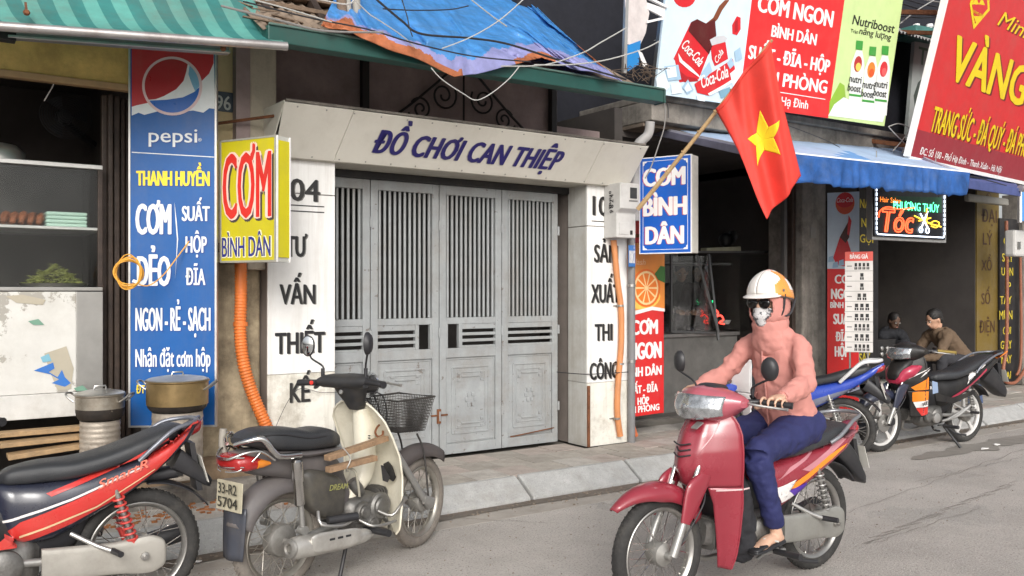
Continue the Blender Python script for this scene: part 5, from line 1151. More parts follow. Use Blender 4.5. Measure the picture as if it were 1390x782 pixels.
# left top: brown eaves and planks above the gutter's left end
le = thing('wooden_eaves', 'brown weathered boards and battens above the left end of the green gutter', 'eaves', (2, 6, 3.4))
random.seed(14)
for k in range(9):
    y = 5.9 + k * .16; z = 3.5 + k * .135; mb = MB(); mb.box(1.3, 2.75 + random.uniform(-.2, .1), y, y + .15, z, z + .03); mb.build('board', rustwood, le, bevel=.004)
for k in range(3): mb = MB(); mb.bar((1.6 + k * .4, 5.85, 3.42), (1.65 + k * .4, 7.2, 4.65), .05, .06); mb.build('batten', darkwood, le)
gpst = flat('pale_post', (150, 145, 136), .6)
for (px, r_) in ((464, .035), (484, .03), (473, .022)):
    mb = MB(); mb.tube([PY(px + 4, 40, 5.75), PY(px, 10, 5.75), PY(px - 3, -40, 5.8)], r_, 10, sm=4); o = mb.build('pole', gpst if r_ < .035 else rustwood, None, smooth=True); tag(o, {.035: 'thick brown post rising beside the tarpaulin corner', .03: 'pale pipe leaning against the blue tarpaulin edge', .022: 'thin pale pipe between the two thicker roof posts'}[r_], 'pole')

# ================================================================ cables
ck = M('black_cable', (.022, .022, .026), .6, var=0, bump=0); cw = M('pale_cable', (.42, .42, .40), .6, var=0, bump=0)
def cable(P, Y, r_, m_, lb):
    mb = MB(); Ys = Y if isinstance(Y, (list, tuple)) else [Y] * len(P)
    mb.tube([PY(x, y, yy) for (x, y), yy in zip(P, Ys)], r_ * .62, 6, sm=8); tag(mb.build('cable', m_, None, smooth=True), lb, 'cable')
cable([(505, -6), (545, 28), (572, 46), (640, 52), (690, 60), (760, 82), (850, 108)], 5.15, .012, ck, 'thick black cable draped across the middle of the blue tarpaulin')
cable([(330, 2), (420, 24), (500, 40), (560, 58), (640, 76), (720, 84)], 5.1, .008, ck, 'black cable running from the top left down over the tarpaulin hem')
cable([(636, 8), (610, 13), (560, 14), (520, 12)], 5.15, .007, ck, 'short black cable sagging at the top of the tarpaulin')
cable([(544, -5), (552, 20), (556, 38), (560, 50)], 5.12, .006, ck, 'black cable falling steeply across the upper tarpaulin')
cable([(716, -6), (680, 26), (640, 50), (600, 66)], 5.1, .007, cw, 'pale cable crossing the tarpaulin from upper right to lower left')
cable([(640, 0), (668, 22), (688, 36)], 5.1, .007, cw, 'short pale cable lying on the centre of the tarpaulin')
cable([(850, 38), (815, 58), (790, 72), (740, 88), (680, 90)], 5.1, .008, cw, 'pale cable from the torn board down to the tarpaulin edge')
cable([(895, 56), (870, 68), (820, 82), (770, 88), (725, 88)], 5.05, .008, cw, 'pale cable stretched from billboard to tarpaulin hem')
cable([(585, 92), (600, 108), (630, 128), (646, 136), (665, 128), (690, 108), (705, 90)], 5.05, .006, cw, 'thin pale cable hanging in a loop below the green gutter')
cable([(478, -4), (500, 18), (512, 26), (545, 48), (565, 66)], 5.2, .006, cw, 'thin pale cable from the roof posts onto the tarpaulin')
cable([(300, 8), (380, 28), (440, 42), (520, 44)], 5.0, .011, M('grey_cable', (.22, .21, .2), .6, var=0, bump=0), 'thick grey cable passing above the left gutter end')
cable([(330, -4), (390, 12), (450, 30)], 5.02, .007, cw, 'thin cable above the grey cable at upper left')
cable([(360, 0), (420, -2), (470, 6), (482, -3)], 5.3, .009, cw, 'pale cable looped over the wooden eaves')
cable([(893, 124), (902, 140), (902, 170), (893, 200), (884, 226), (876, 242)], 5.6, .009, M('grey_cable', (.22, .21, .2), .6, var=0, bump=0), 'grey cable hanging from the gutter end to the blue sign')
cable([(886, 122), (898, 132), (906, 142), (907, 160)], 5.62, .007, ck, 'black cable curling round the gutter corner')
for k, (a, b) in enumerate((((1195, -6), (1292, 22)), ((1210, -8), (1290, 12)), ((1180, 2), (1288, 24)), ((1230, -8), (1292, 4)), ((1222, 22), (1288, 20)))):
    cable([a, ((a[0] + b[0]) / 2, (a[1] + b[1]) / 2 + 3), b], 6.0 + .05 * k, .014, ck if k != 3 else M('grey_cable', (.22, .21, .2), .6), ['uppermost black cable between the billboard and the red board', 'second black cable between billboard and red board', 'black cable just above the green bottle panel corner', 'grey cable near the top right behind the red board', 'level black cable passing over the green hood'][k])
cable([(1222, 32), (1245, 14), (1275, -4)], 5.95, .012, cw, 'pale cable rising diagonally behind the red board')
cable([(888, 55), (905, 50), (930, 42)], 6.2, .006, cw, 'short pale cable passing behind the cola billboard')
cable([(363, 606), (400, 532), (440, 533), (500, 530)], [6.0, 6.13, 6.13, 6.2], .003, ck, 'thin wire strung low in front of the left white pillar')
cable([(756, 505), (797, 508), (853, 505)], [6.42, 6.14, 6.1], .007, ck, 'black wire tied across the foot of the right white pillar')
cable([(1055, 165), (1090, 178), (1120, 190), (1140, 200)], 5.7, .006, ck, 'thin wire hanging below the concrete ledge')
for k, P in enumerate(([(1212, 205), (1225, 190), (1234, 175), (1220, 168), (1206, 172)], [(1206, 172), (1215, 182), (1228, 196), (1224, 208)], [(1300, 236), (1330, 242), (1366, 252)])):
    cable(P, 5.9 if k < 2 else 5.45, .01, cw if k < 2 else ck, ['pale looped cable at the lower left corner of the red board', 'second pale cable tangled under the billboard corner', 'black cable lying along the dark awning edge'][k])
random.seed(17); mb = MB()
for k in range(22):
    p = PY(random.uniform(840, 890), random.uniform(90, 112), random.uniform(5.4, 5.7)); mb.tube([p, p + Vector((random.uniform(-.1, .1), random.uniform(-.05, .05), random.uniform(0, .12))), p + Vector((random.uniform(-.15, .15), random.uniform(-.1, .1), random.uniform(-.05, .1)))], .0032, 5, sm=3)
tag(mb.build('cable_tangle', M('tangle_brown', (.10, .07, .05), .8), smooth=True), 'tangle of dark wires and twigs on the right end of the gutter', 'cables', kind='stuff')
# litter bits on the road
for k, (px, py, s) in enumerate(((1337, 609, .05), (1353, 604, .04), (267, 763, .035))):
    q = PZ(px, py, .008); mb = MB(); mb.plate([q + Vector((s * math.cos(a) * random.uniform(.7, 1.2), s * .7 * math.sin(a) * random.uniform(.7, 1.2), .01 * random.random())) for a in [0, 1, 2, 3, 4, 5]], .003, (0, 0, 1))
    tag(mb.build('paper_scrap', white_m), ['larger white paper scrap on the road behind the black motorbike', 'smaller white paper scrap farther right on the road', 'crumpled white scrap at the kerb behind the red motorbike wheel'][k], 'litter')
# ================================================================ motorbikes
class Bike:
    """local frame: x forward from the rear axle, c sideways towards the street camera side, z up"""
    def __init__(s, rear, front, name, label, lean=0., side=None, scale=1.):
        r_, f_ = Vector((rear[0], rear[1], 0)), Vector((front[0], front[1], 0)); s.h = (f_ - r_).normalized(); s.wb = (f_ - r_).length / scale
        c = Vector((s.h.y, -s.h.x, 0)); s.c = c if c.y < 0 else -c; s.b = r_; s.lean = lean; s.k = scale
        s.root = thing('motorbike', label, 'motorbike', mw=Matrix.Translation(r_) @ Matrix.Rotation(math.atan2(s.h.y, s.h.x), 4, 'Z'))
        s.z0 = 0.
    tk = 1.
    def w(s, x, c, z):
        if s.tk != 1. and x < -.1 and z > .62: x = -.1 + (x + .1) * s.tk
        v = s.b + (s.h * x + s.c * (c + z * s.lean) + Vector((0, 0, z))) * s.k; v.z += s.z0; return v
    def body(s, name, mat, st, par=None, e=.75, n=20, sm=4, c0=0., cap=True, ang=50, bevel=0):
        S_ = [Vector(q[:4]) for q in st]; W_ = [q[4] for q in st]
        S2, W2 = crom(S_, W_, sm) if sm > 1 else (S_, W_)
        f = lambda v: math.copysign(abs(v) ** e, v)
        rs = []
        for q, w_ in zip(S2, W2):
            cx_, cz_ = (q[0] + q[2]) / 2, (q[1] + q[3]) / 2; hx, hz = (q[0] - q[2]) / 2, (q[1] - q[3]) / 2
            rs.append([s.w(cx_ + hx * f(math.sin(a)), c0 + w_ * f(math.cos(a)), cz_ + hz * f(math.sin(a))) for a in [2 * math.pi * i / n for i in range(n)]])
        mb = MB(); mb.rings(rs, cap); return mb.build(name, mat, par or s.root, smooth=True, ang=ang)
    def plate(s, name, mat, pts, c, th=.004, par=None, bevel=.0, slope=0):
        mb = MB(); mb.plate([s.w(x, c + slope * (z - pts[0][1]), z) for x, z in pts], th, s.c); return mb.build(name, mat, par or s.root, bevel=bevel)
    def decal(s, name, mat, pts, target, c=.128, off=.0022):
        """thin print that follows a curved panel"""
        inv = mwof(s.root).inverted(); bm = bmesh.new(); vs_ = [bm.verts.new(inv @ s.w(x, c, z)) for x, z in pts]; bm.faces.new(vs_); bmesh.ops.triangulate(bm, faces=bm.faces)
        for _ in range(6):
            lg = [q for q in bm.edges if q.calc_length() > .016]
            if not lg: break
            bmesh.ops.subdivide_edges(bm, edges=lg, cuts=1, use_grid_fill=False); bmesh.ops.triangulate(bm, faces=bm.faces)
        me = bpy.data.meshes.new(name); bm.to_mesh(me); bm.free(); me.materials.append(mat); me.polygons.foreach_set('use_smooth', [True] * len(me.polygons))
        o = bpy.data.objects.new(name, me); link(o, s.root); MW[o.name] = mwof(s.root)
        md = o.modifiers.new('wrap', 'SHRINKWRAP'); md.target = target; md.wrap_method = 'PROJECT'; md.use_project_y = True; md.use_positive_direction = True; md.use_negative_direction = True; md.offset = off; md.wrap_mode = 'ABOVE_SURFACE'
        return o
    def tube(s, name, mat, pts, r, par=None, n=10, sm=5):
        mb = MB(); mb.tube([s.w(*p) for p in pts], [q * s.k for q in r] if isinstance(r, list) else r * s.k, n, sm=sm); return mb.build(name, mat, par or s.root, smooth=True)
    def lathe(s, name, mat, prof, p, axis, par=None, n=24, d=None):
        ax = s.c * axis[1] + s.h * axis[0] + Vector((0, 0, axis[2])); mb = MB(); mb.lathe([(r * s.k, h * s.k) for r, h in prof], s.w(*p), ax, n); return mb.build(name, mat, par or s.root, smooth=True)
    def wheel(s, name, x, R_=.283, alloy=False, rimm=None, steer=0., hub_r=.065, drum_side=1, tw=.036, hubm=None, rim_w=.0, x_c=0.):
        W = sub(name, s.root); cen = s.w(x, x_c, R_)
        ax = (s.c * math.cos(steer) + s.h * math.sin(steer)); fw = Vector((0, 0, 1)).cross(ax).normalized()
        k = s.k
        def P(a, r, off): return cen + (fw * math.cos(a) + Vector((0, 0, 1)) * math.sin(a)) * r * k + ax * off * k
        sec = []
        Rm = R_ - tw * .95
        for i in range(14):
            q = 2 * math.pi * i / 14; sec.append((Rm + tw * .95 * math.cos(q), tw * math.sin(q)))
        mb = MB(); n_ = 64
        mb.rings([[P(2 * math.pi * j / n_, a, b) for a, b in sec] for j in range(n_)], closed=True); mb.build('tyre', tyre_m, W, smooth=True, ang=180)
        mb = MB()
        for j in range(56):   # tread blocks
            for sd_ in (-1, 1):
                a = 2 * math.pi * (j + .5 * (sd_ > 0)) / 56; p = P(a, R_ - .006, sd_ * .017); q = P(a + .05, R_ - .001, sd_ * .004); mb.bar(p, q, .008, .010)
        tag(mb.build('tread', tyre_m, W), kind='stuff')
        rm = rimm or rim_m; ri = R_ - tw * 1.9
        pr = [(ri + .004, -.026), (ri + .010, -.022), (ri - .004, -.012), (ri - .008, 0), (ri - .004, .012), (ri + .010, .022), (ri + .004, .026), (ri - .013 - rim_w, .016), (ri - .015 - rim_w, 0), (ri - .013 - rim_w, -.016)]
        mb = MB(); mb.rings([[P(2 * math.pi * j / n_, a, b) for a, b in pr] for j in range(n_)], closed=True); mb.build('rim', rm, W, smooth=True, ang=60)
        hm = hubm or hub_m
        mb = MB(); mb.lathe([(r * k, h * k) for r, h in [(.012, -.07), (.03, -.06), (.045, -.045), (hub_r * .8, -.035), (hub_r, -.02), (hub_r, .03), (hub_r * .92, .045), (hub_r * .55, .055), (.02, .06), (.014, .085), (.004, .087)]], cen, ax * drum_side, 28); mb.build('hub', hm, W, smooth=True)
        if alloy:
            for j in range(alloy):
                a = 2 * math.pi * j / alloy + .35; mb = MB()
                rs = []
                for t_ in (0, .25, .6, .85, 1.):
                    r_ = lerp(.045, ri - .006, t_); wd = lerp(.020, .013, t_) if t_ < .85 else .022; cv = .14 * t_ * (1 - t_)
                    rs.append([P(a + cv + sx * wd / r_, r_, oy) for sx, oy in ((-1, -.012), (1, -.012), (1, .012), (-1, .012))])
                mb.rings(rs); mb.build('rim_spoke', rm, W, bevel=.003)
        else:
            mb = MB()
            for j in range(36):
                a = 2 * math.pi * j / 36; sd_ = 1 if j % 2 else -1; da = .5 * (1 if (j // 2) % 2 else -1)
                mb.bar(P(a + da, hub_r * .97, sd_ * .028), P(a, ri - .008, sd_ * .004), .0030, .0030)
            tag(mb.build('spokes', chrome if not rimm else rimm, W), kind='stuff')
        return W, cen, P
tyre_m = M('tyre_rubber', (.028, .027, .026), .8, var=.2, vs=20, bump=.3, bs=120, dirt=.45, dcol=(.12, .11, .095))
rim_m = M('rim_steel', (.45, .44, .42), .35, .85, var=.12, bump=.02, dirt=.4, dcol=(.16, .13, .1))
hub_m = M('hub_cast', (.34, .33, .31), .5, .7, var=.2, bump=.15, dirt=.5, dcol=(.12, .1, .08))
seat_m = M('seat_vinyl', (.032, .034, .038), .42, var=.1, vs=5, bump=.25, bs=400, dirt=.25, dcol=(.12, .11, .10), spec=.5)
blk = M('black_moulding', (.022, .022, .025), .45, var=.1, bump=.03, dirt=.25, dcol=(.1, .09, .08))
eng_m = M('engine_cast', (.20, .195, .185), .5, .7, var=.25, vs=14, bump=.2, dirt=.6, dcol=(.07, .055, .04))
lens_m = M('clear_lens', (.50, .52, .54), .07, .75, var=.45, vs=26, bump=.25, bs=38, coat=1.)
redlens = M('red_lens', (.34, .015, .015), .15, var=.1, bump=.2, bs=90, coat=.8)
amber = M('amber_lens', (.62, .20, .02), .2, var=.1, coat=.6)
mirror_m = M('mirror_glass', (.75, .77, .78), .03, 1., var=0, bump=0)
fork_m = M('fork_grey', (.36, .355, .34), .4, .6, var=.12, dirt=.4, dcol=(.14, .12, .1))

def underbone(B, P):
    """common parts of the step-through bikes; P holds colours and options"""
    wb = B.wb; main, sec, und = P['main'], P.get('sec', P['main']), P.get('under', blk)
    dx = wb - 1.2
    B.wheel('rear_wheel', 0, alloy=P.get('alloy', 0), rimm=P.get('rim'), hub_r=.075)
    fx = wb
    B.wheel('front_wheel', fx, alloy=P.get('alloy', 0), rimm=P.get('rim'), steer=P.get('steer', 0.), hub_r=.06, drum_side=1)
    F = lambda x: x + dx
    # fork
    for sd in (1, -1):
        B.tube('fork_leg', fork_m, [(F(1.185), .085 * sd, .28), (F(1.12), .085 * sd, .42), (F(1.03), .075 * sd, .60)], [.022, .021, .017])
        B.tube('fork_tube', chrome, [(F(1.06), .077 * sd, .55), (F(.93), .07 * sd, .84)], .014, sm=0)
    if P.get('disc'):
        mb = MB(); ax = B.c; mb.lathe([(.035, -.003), (.085, -.003), (.085, .003), (.035, .003)], B.w(F(1.2), .05, .283), ax, 32); mb.build('brake_disc', steel, B.root, smooth=True)
        B.body('caliper', blk, [(F(1.10), .33, F(1.10), .26, .02), (F(1.14), .35, F(1.14), .25, .025), (F(1.17), .34, F(1.17), .27, .02)], c0=.075)
    # front fender
    rs = []; pr = P.get('fender', (18, 150)); R0 = .325
    fm = P.get('fender_m', main)
    n_ = 22
    for i in range(n_ + 1):
        t_ = i / n_; a = R(lerp(pr[0], pr[1], t_)); w_ = lerp(.022, .068, min(1, t_ * 3.2)) * (1 if t_ < .85 else lerp(1, .7, (t_ - .85) / .15)); dp = lerp(.02, .085, min(1, t_ * 2.6)) 
        rr = R0 + .03 * P.get('beak', 0) * (1 - t_) ** 2; ring = []
        for j in range(9):
            q = lerp(-1, 1, j / 8); ring.append((rr - dp * abs(q) ** 2.6, w_ * math.copysign(min(1, abs(q) * 1.25), q) if abs(q) > .8 else w_ * q * 1.25))
        rs.append([B.w(F(1.2) + r_ * math.cos(a), c_, .283 + r_ * math.sin(a)) for r_, c_ in ring])
    mb = MB()
    b0 = len(mb.v); [mb.v.extend(r_) for r_ in rs]
    for i in range(n_):
        for j in range(8): mb.f.append((b0 + i * 9 + j, b0 + i * 9 + j + 1, b0 + (i + 1) * 9 + j + 1, b0 + (i + 1) * 9 + j)); mb.mi.append(0)
    mb.build('front_fender', fm, B.root, smooth=True, ang=180, solid=.005)
    for sd in (1, -1):
        B.body('fork_cover', fm, [(F(1.14), .44, F(1.085), .42, .012), (F(1.12), .54, F(1.02), .50, .016), (F(1.09), .62, F(.97), .58, .018), (F(1.02), .66, F(.93), .64, .012)], c0=.096 * sd, n=14)
    # steering head / front cowl
    fc = P.get('cowl', main); sz = P.get('shield_z', .17)
    ZF = [(sz, .86, .835, .135), (.24, .885, .82, .155), (.35, .915, .81, .17), (.50, .955, .80, .18), (.60, 1.02, .80, .178), (.68, 1.055, .80, .184), (.76, 1.045, .80, .184), (.84, 1.01, .80, .175), (.90, .965, .81, .155), (.945, .92, .83, .12)]
    def zf(z):
        for i in range(len(ZF) - 1):
            if z <= ZF[i + 1][0]: t_ = (z - ZF[i][0]) / (ZF[i + 1][0] - ZF[i][0]); return [lerp(ZF[i][k_], ZF[i + 1][k_], t_) for k_ in (1, 2, 3)]
        return ZF[-1][1:]
    def shp(q, z):
        xf, xb, w_ = zf(z); rid = .012 * math.exp(-((abs(q) - .42) / .10) ** 2); return B.w(F(lerp(xf, xb, abs(q) ** 1.7)) + rid, w_ * q, z)
    mb = MB(); mb.grid(lambda a, b: shp(2 * a - 1, lerp(.585, .945, b)), 32, 24); FC = mb.build('front_cowl', fc, B.root, smooth=True, ang=180, solid=.008)
    SHS = []
    for sd in (1, -1):
        mb = MB(); mb.grid(lambda a, b: shp(sd * lerp(.50, 1, a), lerp(sz, .582, b)), 10, 26); SHS.append(mb.build('leg_shield', P.get('shield', main), B.root, smooth=True, ang=180, solid=.008))
    B.cowl, B.shield = FC, SHS[0]
    for sd in (1, -1):
        mb = MB(); mb.tube([shp(sd * .998, lerp(sz + .005, .94, i / 30)) for i in range(31)], .0065, 6); mb.build('shield_edge', P.get('shield', main), B.root, smooth=True)
        mb = MB(); mb.tube([shp(sd * lerp(.72, .16, (i / 16) ** 1.2), lerp(.935, .63, i / 16)) for i in range(17)], .0055, 6); mb.build('cowl_crease', fc, B.root, smooth=True)
    B.body('inner_shield', und, [(F(.90), .90, F(.80), .86, .10), (F(.86), .70, F(.78), .64, .13), (F(.84), .50, F(.76), .46, .12), (F(.82), .34, F(.76), .32, .09)], n=16)
    B.body('frame_cover', und, [(.40, .66, .36, .42, .06), (.56, .60, .52, .38, .065), (F(.70), .60, F(.68), .40, .065), (F(.80), .76, F(.80), .46, .07), (F(.86), .88, F(.88), .56, .07)], n=16)
    # handlebar cowl, lamp, meter
    hx, hz = F(P.get('hx', .83)), P.get('hz', .985); tw = P.get('turn', 0.)
    hc = P.get('hcowl', main)
    rs = []
    n_ = 24
    for j, (c_, xf, xb, zt_, zb_) in enumerate([(-.20, hx + .02, hx - .045, hz + .02, hz - .025), (-.17, hx + .055, hx - .06, hz + .035, hz - .045), (-.12, hx + .115, hx - .07, hz + .055, hz - .085), (-.05, hx + .155, hx - .075, hz + .07, hz - .105), (.0, hx + .165, hx - .075, hz + .075, hz - .11), (.05, hx + .155, hx - .075, hz + .07, hz - .105), (.12, hx + .115, hx - .07, hz + .055, hz - .085), (.17, hx + .055, hx - .06, hz + .035, hz - .045), (.20, hx + .02, hx - .045, hz + .02, hz - .025)]):
        cx_, cz_, ax_, az_ = (xf + xb) / 2, (zt_ + zb_) / 2, (xf - xb) / 2, (zt_ - zb_) / 2; f = lambda v: math.copysign(abs(v) ** .8, v)
        rs.append([B.w(cx_ + ax_ * f(math.cos(q)) - tw * c_, c_, cz_ + az_ * f(math.sin(q)) - .25 * ax_ * f(math.cos(q)) * 0) for q in [2 * math.pi * i / n_ for i in range(n_)]])
    rs2 = []
    for i in range(len(rs) - 1):
        for k_ in range(3): rs2.append([a.lerp(b, k_ / 3) for a, b in zip(rs[i], rs[i + 1])])
    rs2.append(rs[-1]); mb = MB(); mb.rings(rs2); mb.build('handlebar_cowl', hc, B.root, smooth=True)
    mb = MB()
    lw, lz0, lz1 = P.get('lamp', (.145, -.075, .03))
    def lf(a, b):
        c_ = lerp(-lw, lw, a); k_ = abs(c_) / .2; xf = hx + lerp(.172, .035, k_ ** 1.9) * 1.0; up = lerp(lz0 * (1 - .55 * k_ ** 2), lz1 * (1 - .2 * k_), b)
        return B.w(xf + .012 - .5 * max(0, up + .02) - tw * c_ - .35 * max(0, -up - .04), c_, hz + up)
    mb.grid(lf, 20, 8); mb.build('headlight', lens_m, B.root, smooth=True, ang=180, solid=.02)
    B.body('meter', blk, [(hx + .09, hz + .06, hx + .10, hz + .03, .05), (hx + .03, hz + .085, hx + .03, hz + .03, .07), (hx - .05, hz + .075, hx - .05, hz + .03, .06)], n=14)
    ge = P.get('grip', [.70, .62])
    for sd in (1, -1):
        pull = -tw * sd * .3
        g0, g1 = (F(ge[0] + .0) + pull, sd * .215, hz + .0), (F(ge[1]) + pull, sd * .355, hz - .01)
        B.tube('handlebar', blk, [(hx - .02 + pull * .3, sd * .15, hz), g0], .014, sm=0)
        gm = P.get('grip_m', blk)
        B.tube('grip', gm, [g0, (lerp(g0[0], g1[0], .9), lerp(g0[1], g1[1], .9), lerp(g0[2], g1[2], .9)), g1], [.0175, .0165, .019], sm=4)
        B.tube('lever', alu if P.get('alu_lever', 1) else blk, [(g0[0] + .035, sd * .19, hz), (g0[0] + .075, sd * .22, hz - .005), (g1[0] + .075, sd * .33, hz - .02), (g1[0] + .06, sd * .375, hz - .022)], [.009, .007, .006, .008], sm=4)
        B.body('switch_box', blk, [(g0[0] + .02, hz + .03, g0[0] - .02, hz - .02, .01), (g0[0] + .03, hz + .035, g0[0] - .03, hz - .03, .022), (g0[0] + .02, hz + .03, g0[0] - .02, hz - .02, .01)], c0=sd * .185, n=12)
        if P.get('mirrors', 1):
            mx_, mc_, mz_ = P.get('mirror', (.02, .27, .205))
            B.tube('mirror_stalk', blk, [(g0[0] + .02, sd * .19, hz + .02), (g0[0] + .035, sd * .195, hz + .07), (g0[0] + mx_ + .02, sd * mc_, hz + mz_ - .05)], .0055, sm=5)
            mp = (g0[0] + mx_ + .01, sd * mc_, hz + mz_); M_ = sub('mirror', B.root)
            ax = (-B.h * .95 + B.c * (.3 * (1 if sd > 0 else -1)) * -1 + Vector((0, 0, .05))).normalized()
            cen = B.w(*mp); u = Vector((0, 0, 1)).cross(ax).normalized(); v = ax.cross(u)
            def rg(r_, h_): return [cen + ax * h_ * B.k + (u * math.cos(q) * r_ * .82 + v * math.sin(q) * r_ * 1.1) * B.k for q in [2 * math.pi * i / 24 for i in range(24)]]
            mb = MB(); mb.rings([rg(.015, -.03), rg(.040, -.024), rg(.052, -.010), rg(.054, .004), rg(.050, .008)]); mb.build('mirror_shell', blk, M_, smooth=True)
            mb = MB(); mb.rings([rg(.048, .0085), rg(.046, .0095)]); mb.build('mirror_glass', mirror_m, M_, smooth=True)
    # seat and tail
    up = P.get('tail_up', 0.); tl = P.get('tail_len', 1.); T = lambda x: x if x > 0 else x * tl
    U = lambda x: P.get('lift', 0) + up * max(0, .25 - x) ** 1.2
    def seat_(): return [(T(x), a + U(x), T(x2), b + U(x), w_) for x, a, x2, b, w_ in [(.58, .70, .57, .665, .03), (.53, .728, .53, .655, .075), (.42, .745, .42, .655, .105), (.28, .748, .28, .66, .125), (.14, .765, .14, .68, .13), (.02, .79, .02, .695, .13), (-.12, .803, -.12, .71, .12), (-.24, .806, -.24, .73, .095), (-.31, .79, -.31, .755, .05)]]
    B.body('seat', P.get('seat', seat_m), seat_(), e=.62, n=24, sm=5)
    tb = P.get('tail', sec)
    B.tail = B.body('tail_body', tb, [(T(x), a + U(x), T(x2), b + U(x), w_) for x, a, x2, b, w_ in [(.60, .66, .58, .50, .05), (.52, .665, .50, .40, .095), (.40, .665, .36, .40, .122), (.24, .68, .16, .50, .132), (.06, .70, .0, .575, .128), (-.14, .725, -.18, .64, .115), (-.30, .765, -.32, .695, .09), (-.42, .795, -.42, .745, .05), (-.46, .80, -.46, .77, .02)]], e=.7, n=24, sm=5)
    B.body('tail_lamp', redlens, [(T(-.37), .765 + U(-.37), T(-.37), .715 + U(-.37), .06), (T(-.44), .785 + U(-.44), T(-.43), .72 + U(-.44), .055), (T(-.475), .775 + U(-.47), T(-.465), .735 + U(-.47), .03)], n=16)
    for sd in (1, -1) if P.get('signal') else (): B.body('turn_signal', P.get('signal', amber), [(T(-.36), .725 + U(-.36), T(-.36), .69 + U(-.36), .010), (T(-.39), .73 + U(-.4), T(-.39), .685 + U(-.4), .015), (T(-.41), .72 + U(-.4), T(-.41), .69 + U(-.4), .008)], c0=sd * .085, n=12)
    gm = P.get('rail', alu); gh = .825 + U(-.3) + P.get('rail_h', 0)
    B.tube('grab_rail', gm, [(.02, .13, .72), (-.05, .145, .755 + U(-.05)), (T(-.22), .135, gh), (T(-.38), .09, gh + .02), (T(-.43), 0, gh + .025), (T(-.38), -.09, gh + .02), (T(-.22), -.135, gh), (-.05, -.145, .755 + U(-.05)), (.02, -.13, .72)], .011 if not P.get('fat_rail') else .017, sm=6)
    # chassis under the seat
    B.body('under_tray', blk, [(.50, .56, .46, .30, .045), (.34, .58, .28, .34, .05), (.14, .64, .14, .56, .05), (-.15, .66, -.18, .60, .05)], n=14)
    # rear fender and plate
    mb = MB()
    def rf_(a, b):
        an = R(lerp(95, P.get('rf_end', 150), b)); r_ = .315 + .03 * b; return B.w(r_ * math.cos(an) * 1.05, lerp(-.07, .07, a) * (1 - .25 * b), .283 + r_ * math.sin(an) + (.01 if .2 < a < .8 else 0))
    mb.grid(rf_, 6, 16); mb.build('rear_fender', blk, B.root, smooth=True, ang=180, solid=.006)
    B.plate('number_plate_bracket', blk, [(T(-.40), .70 + U(-.3)), (T(-.36), .70 + U(-.3)), (T(-.42), .50 + U(-.3) * .5), (T(-.46), .50 + U(-.3) * .5)], 0, .06)
    mb = MB(); zq = U(-.3) * .7; mb.plate([B.w(T(-.43), -.095, .66 + zq), B.w(T(-.43), .095, .66 + zq), B.w(T(-.49), .095, .53 + zq), B.w(T(-.49), -.095, .53 + zq)], .002, B.h); mb.build('number_plate', flat('plate_white', (206, 204, 196), .4, dirt=.4), B.root)
    zf_ = U(-.3)
    fk_ = P.get('flap', 1.); fz_ = lambda z: .68 - (.68 - z) * fk_
    B.body('rear_flap', blk, [(T(-.30), fz_(.70) + zf_ * .8, T(-.30 + .14 * fk_), fz_(.63), .075), (T(-.40), fz_(.62) + zf_ * .6, T(-.40 + .10 * fk_), fz_(.55), .075), (T(-.50), fz_(.50) + zf_ * .5, T(-.50 + .06 * fk_), fz_(.46), .07), (T(-.54), fz_(.44) + zf_ * .5, T(-.52), fz_(.43), .05)], n=16, e=.4)
    # engine
    E_ = sub('engine', B.root)
    B.body('crankcase', eng_m, [(.42, .40, .42, .24, .05), (.48, .42, .48, .21, .095), (.62, .42, .64, .20, .11), (.72, .39, .72, .23, .09), (.76, .36, .76, .27, .05)], par=E_, n=22)
    B.body('cylinder', eng_m, [(.72, .39, .74, .26, .055), (.84, .40, .86, .27, .06), (.90, .395, .92, .285, .055)], par=E_, n=16, e=.5)
    for k_ in range(7): B.body('cooling_fin', eng_m, [(.75 + .018 * k_, .41, .757 + .018 * k_, .25, .075), (.756 + .018 * k_, .41, .763 + .018 * k_, .25, .075)], par=E_, n=12, e=.4, sm=1)
    for (x, z, r_) in ((.56, .315, .075), (.69, .31, .05)): B.lathe('engine_cover', eng_m, [(r_, 0), (r_ * .98, .015), (r_ * .8, .028), (r_ * .35, .032), (.001, .034)], (x, .10, z), (0, 1, 0), par=E_)
    B.tube('exhaust_pipe', steel, [(.88, -.02, .28), (.86, -.05, .20), (.74, -.08, .165), (.55, -.10, .17), (.35, -.12, .20)], .014)
    mz = P.get('muffler_side', -1)
    B.tube('muffler', P.get('muffler', blk), [(.36, .13 * mz, .20), (.30, .14 * mz, .21), (.10, .15 * mz, .235), (-.22, .165 * mz, .285), (-.28, .165 * mz, .295)], [.018, .038, .046, .048, .030], n=18)
    # swing arm, chain case, shocks
    for sd in (1, -1):
        B.tube('swing_arm', fork_m, [(.50, .09 * sd, .32), (0, .10 * sd, .283)], .018, sm=0)
        S_ = sub('rear_shock', B.root); p0, p1 = (.03, .125 * sd, .30), (.12, .12 * sd, .60)
        B.tube('damper', steel, [p0, p1], .013, par=S_, sm=0)
        B.tube('shock_cap', P.get('shock', fork_m), [tuple(lerp(a, b, .0) for a, b in zip(p0, p1)), tuple(lerp(a, b, .22) for a, b in zip(p0, p1))], [.017, .022], par=S_, sm=0)
        co = []
        for i in range(97):
            t_ = i / 96; q = t_ * 8 * 2 * math.pi; bx = [lerp(a, b, .2 + .72 * t_) for a, b in zip(p0, p1)]; co.append((bx[0] + .024 * math.cos(q), bx[1] + .024 * math.sin(q), bx[2]))
        B.tube('coil_spring', P.get('shock', fork_m), co, .0055, par=S_, n=6, sm=0)
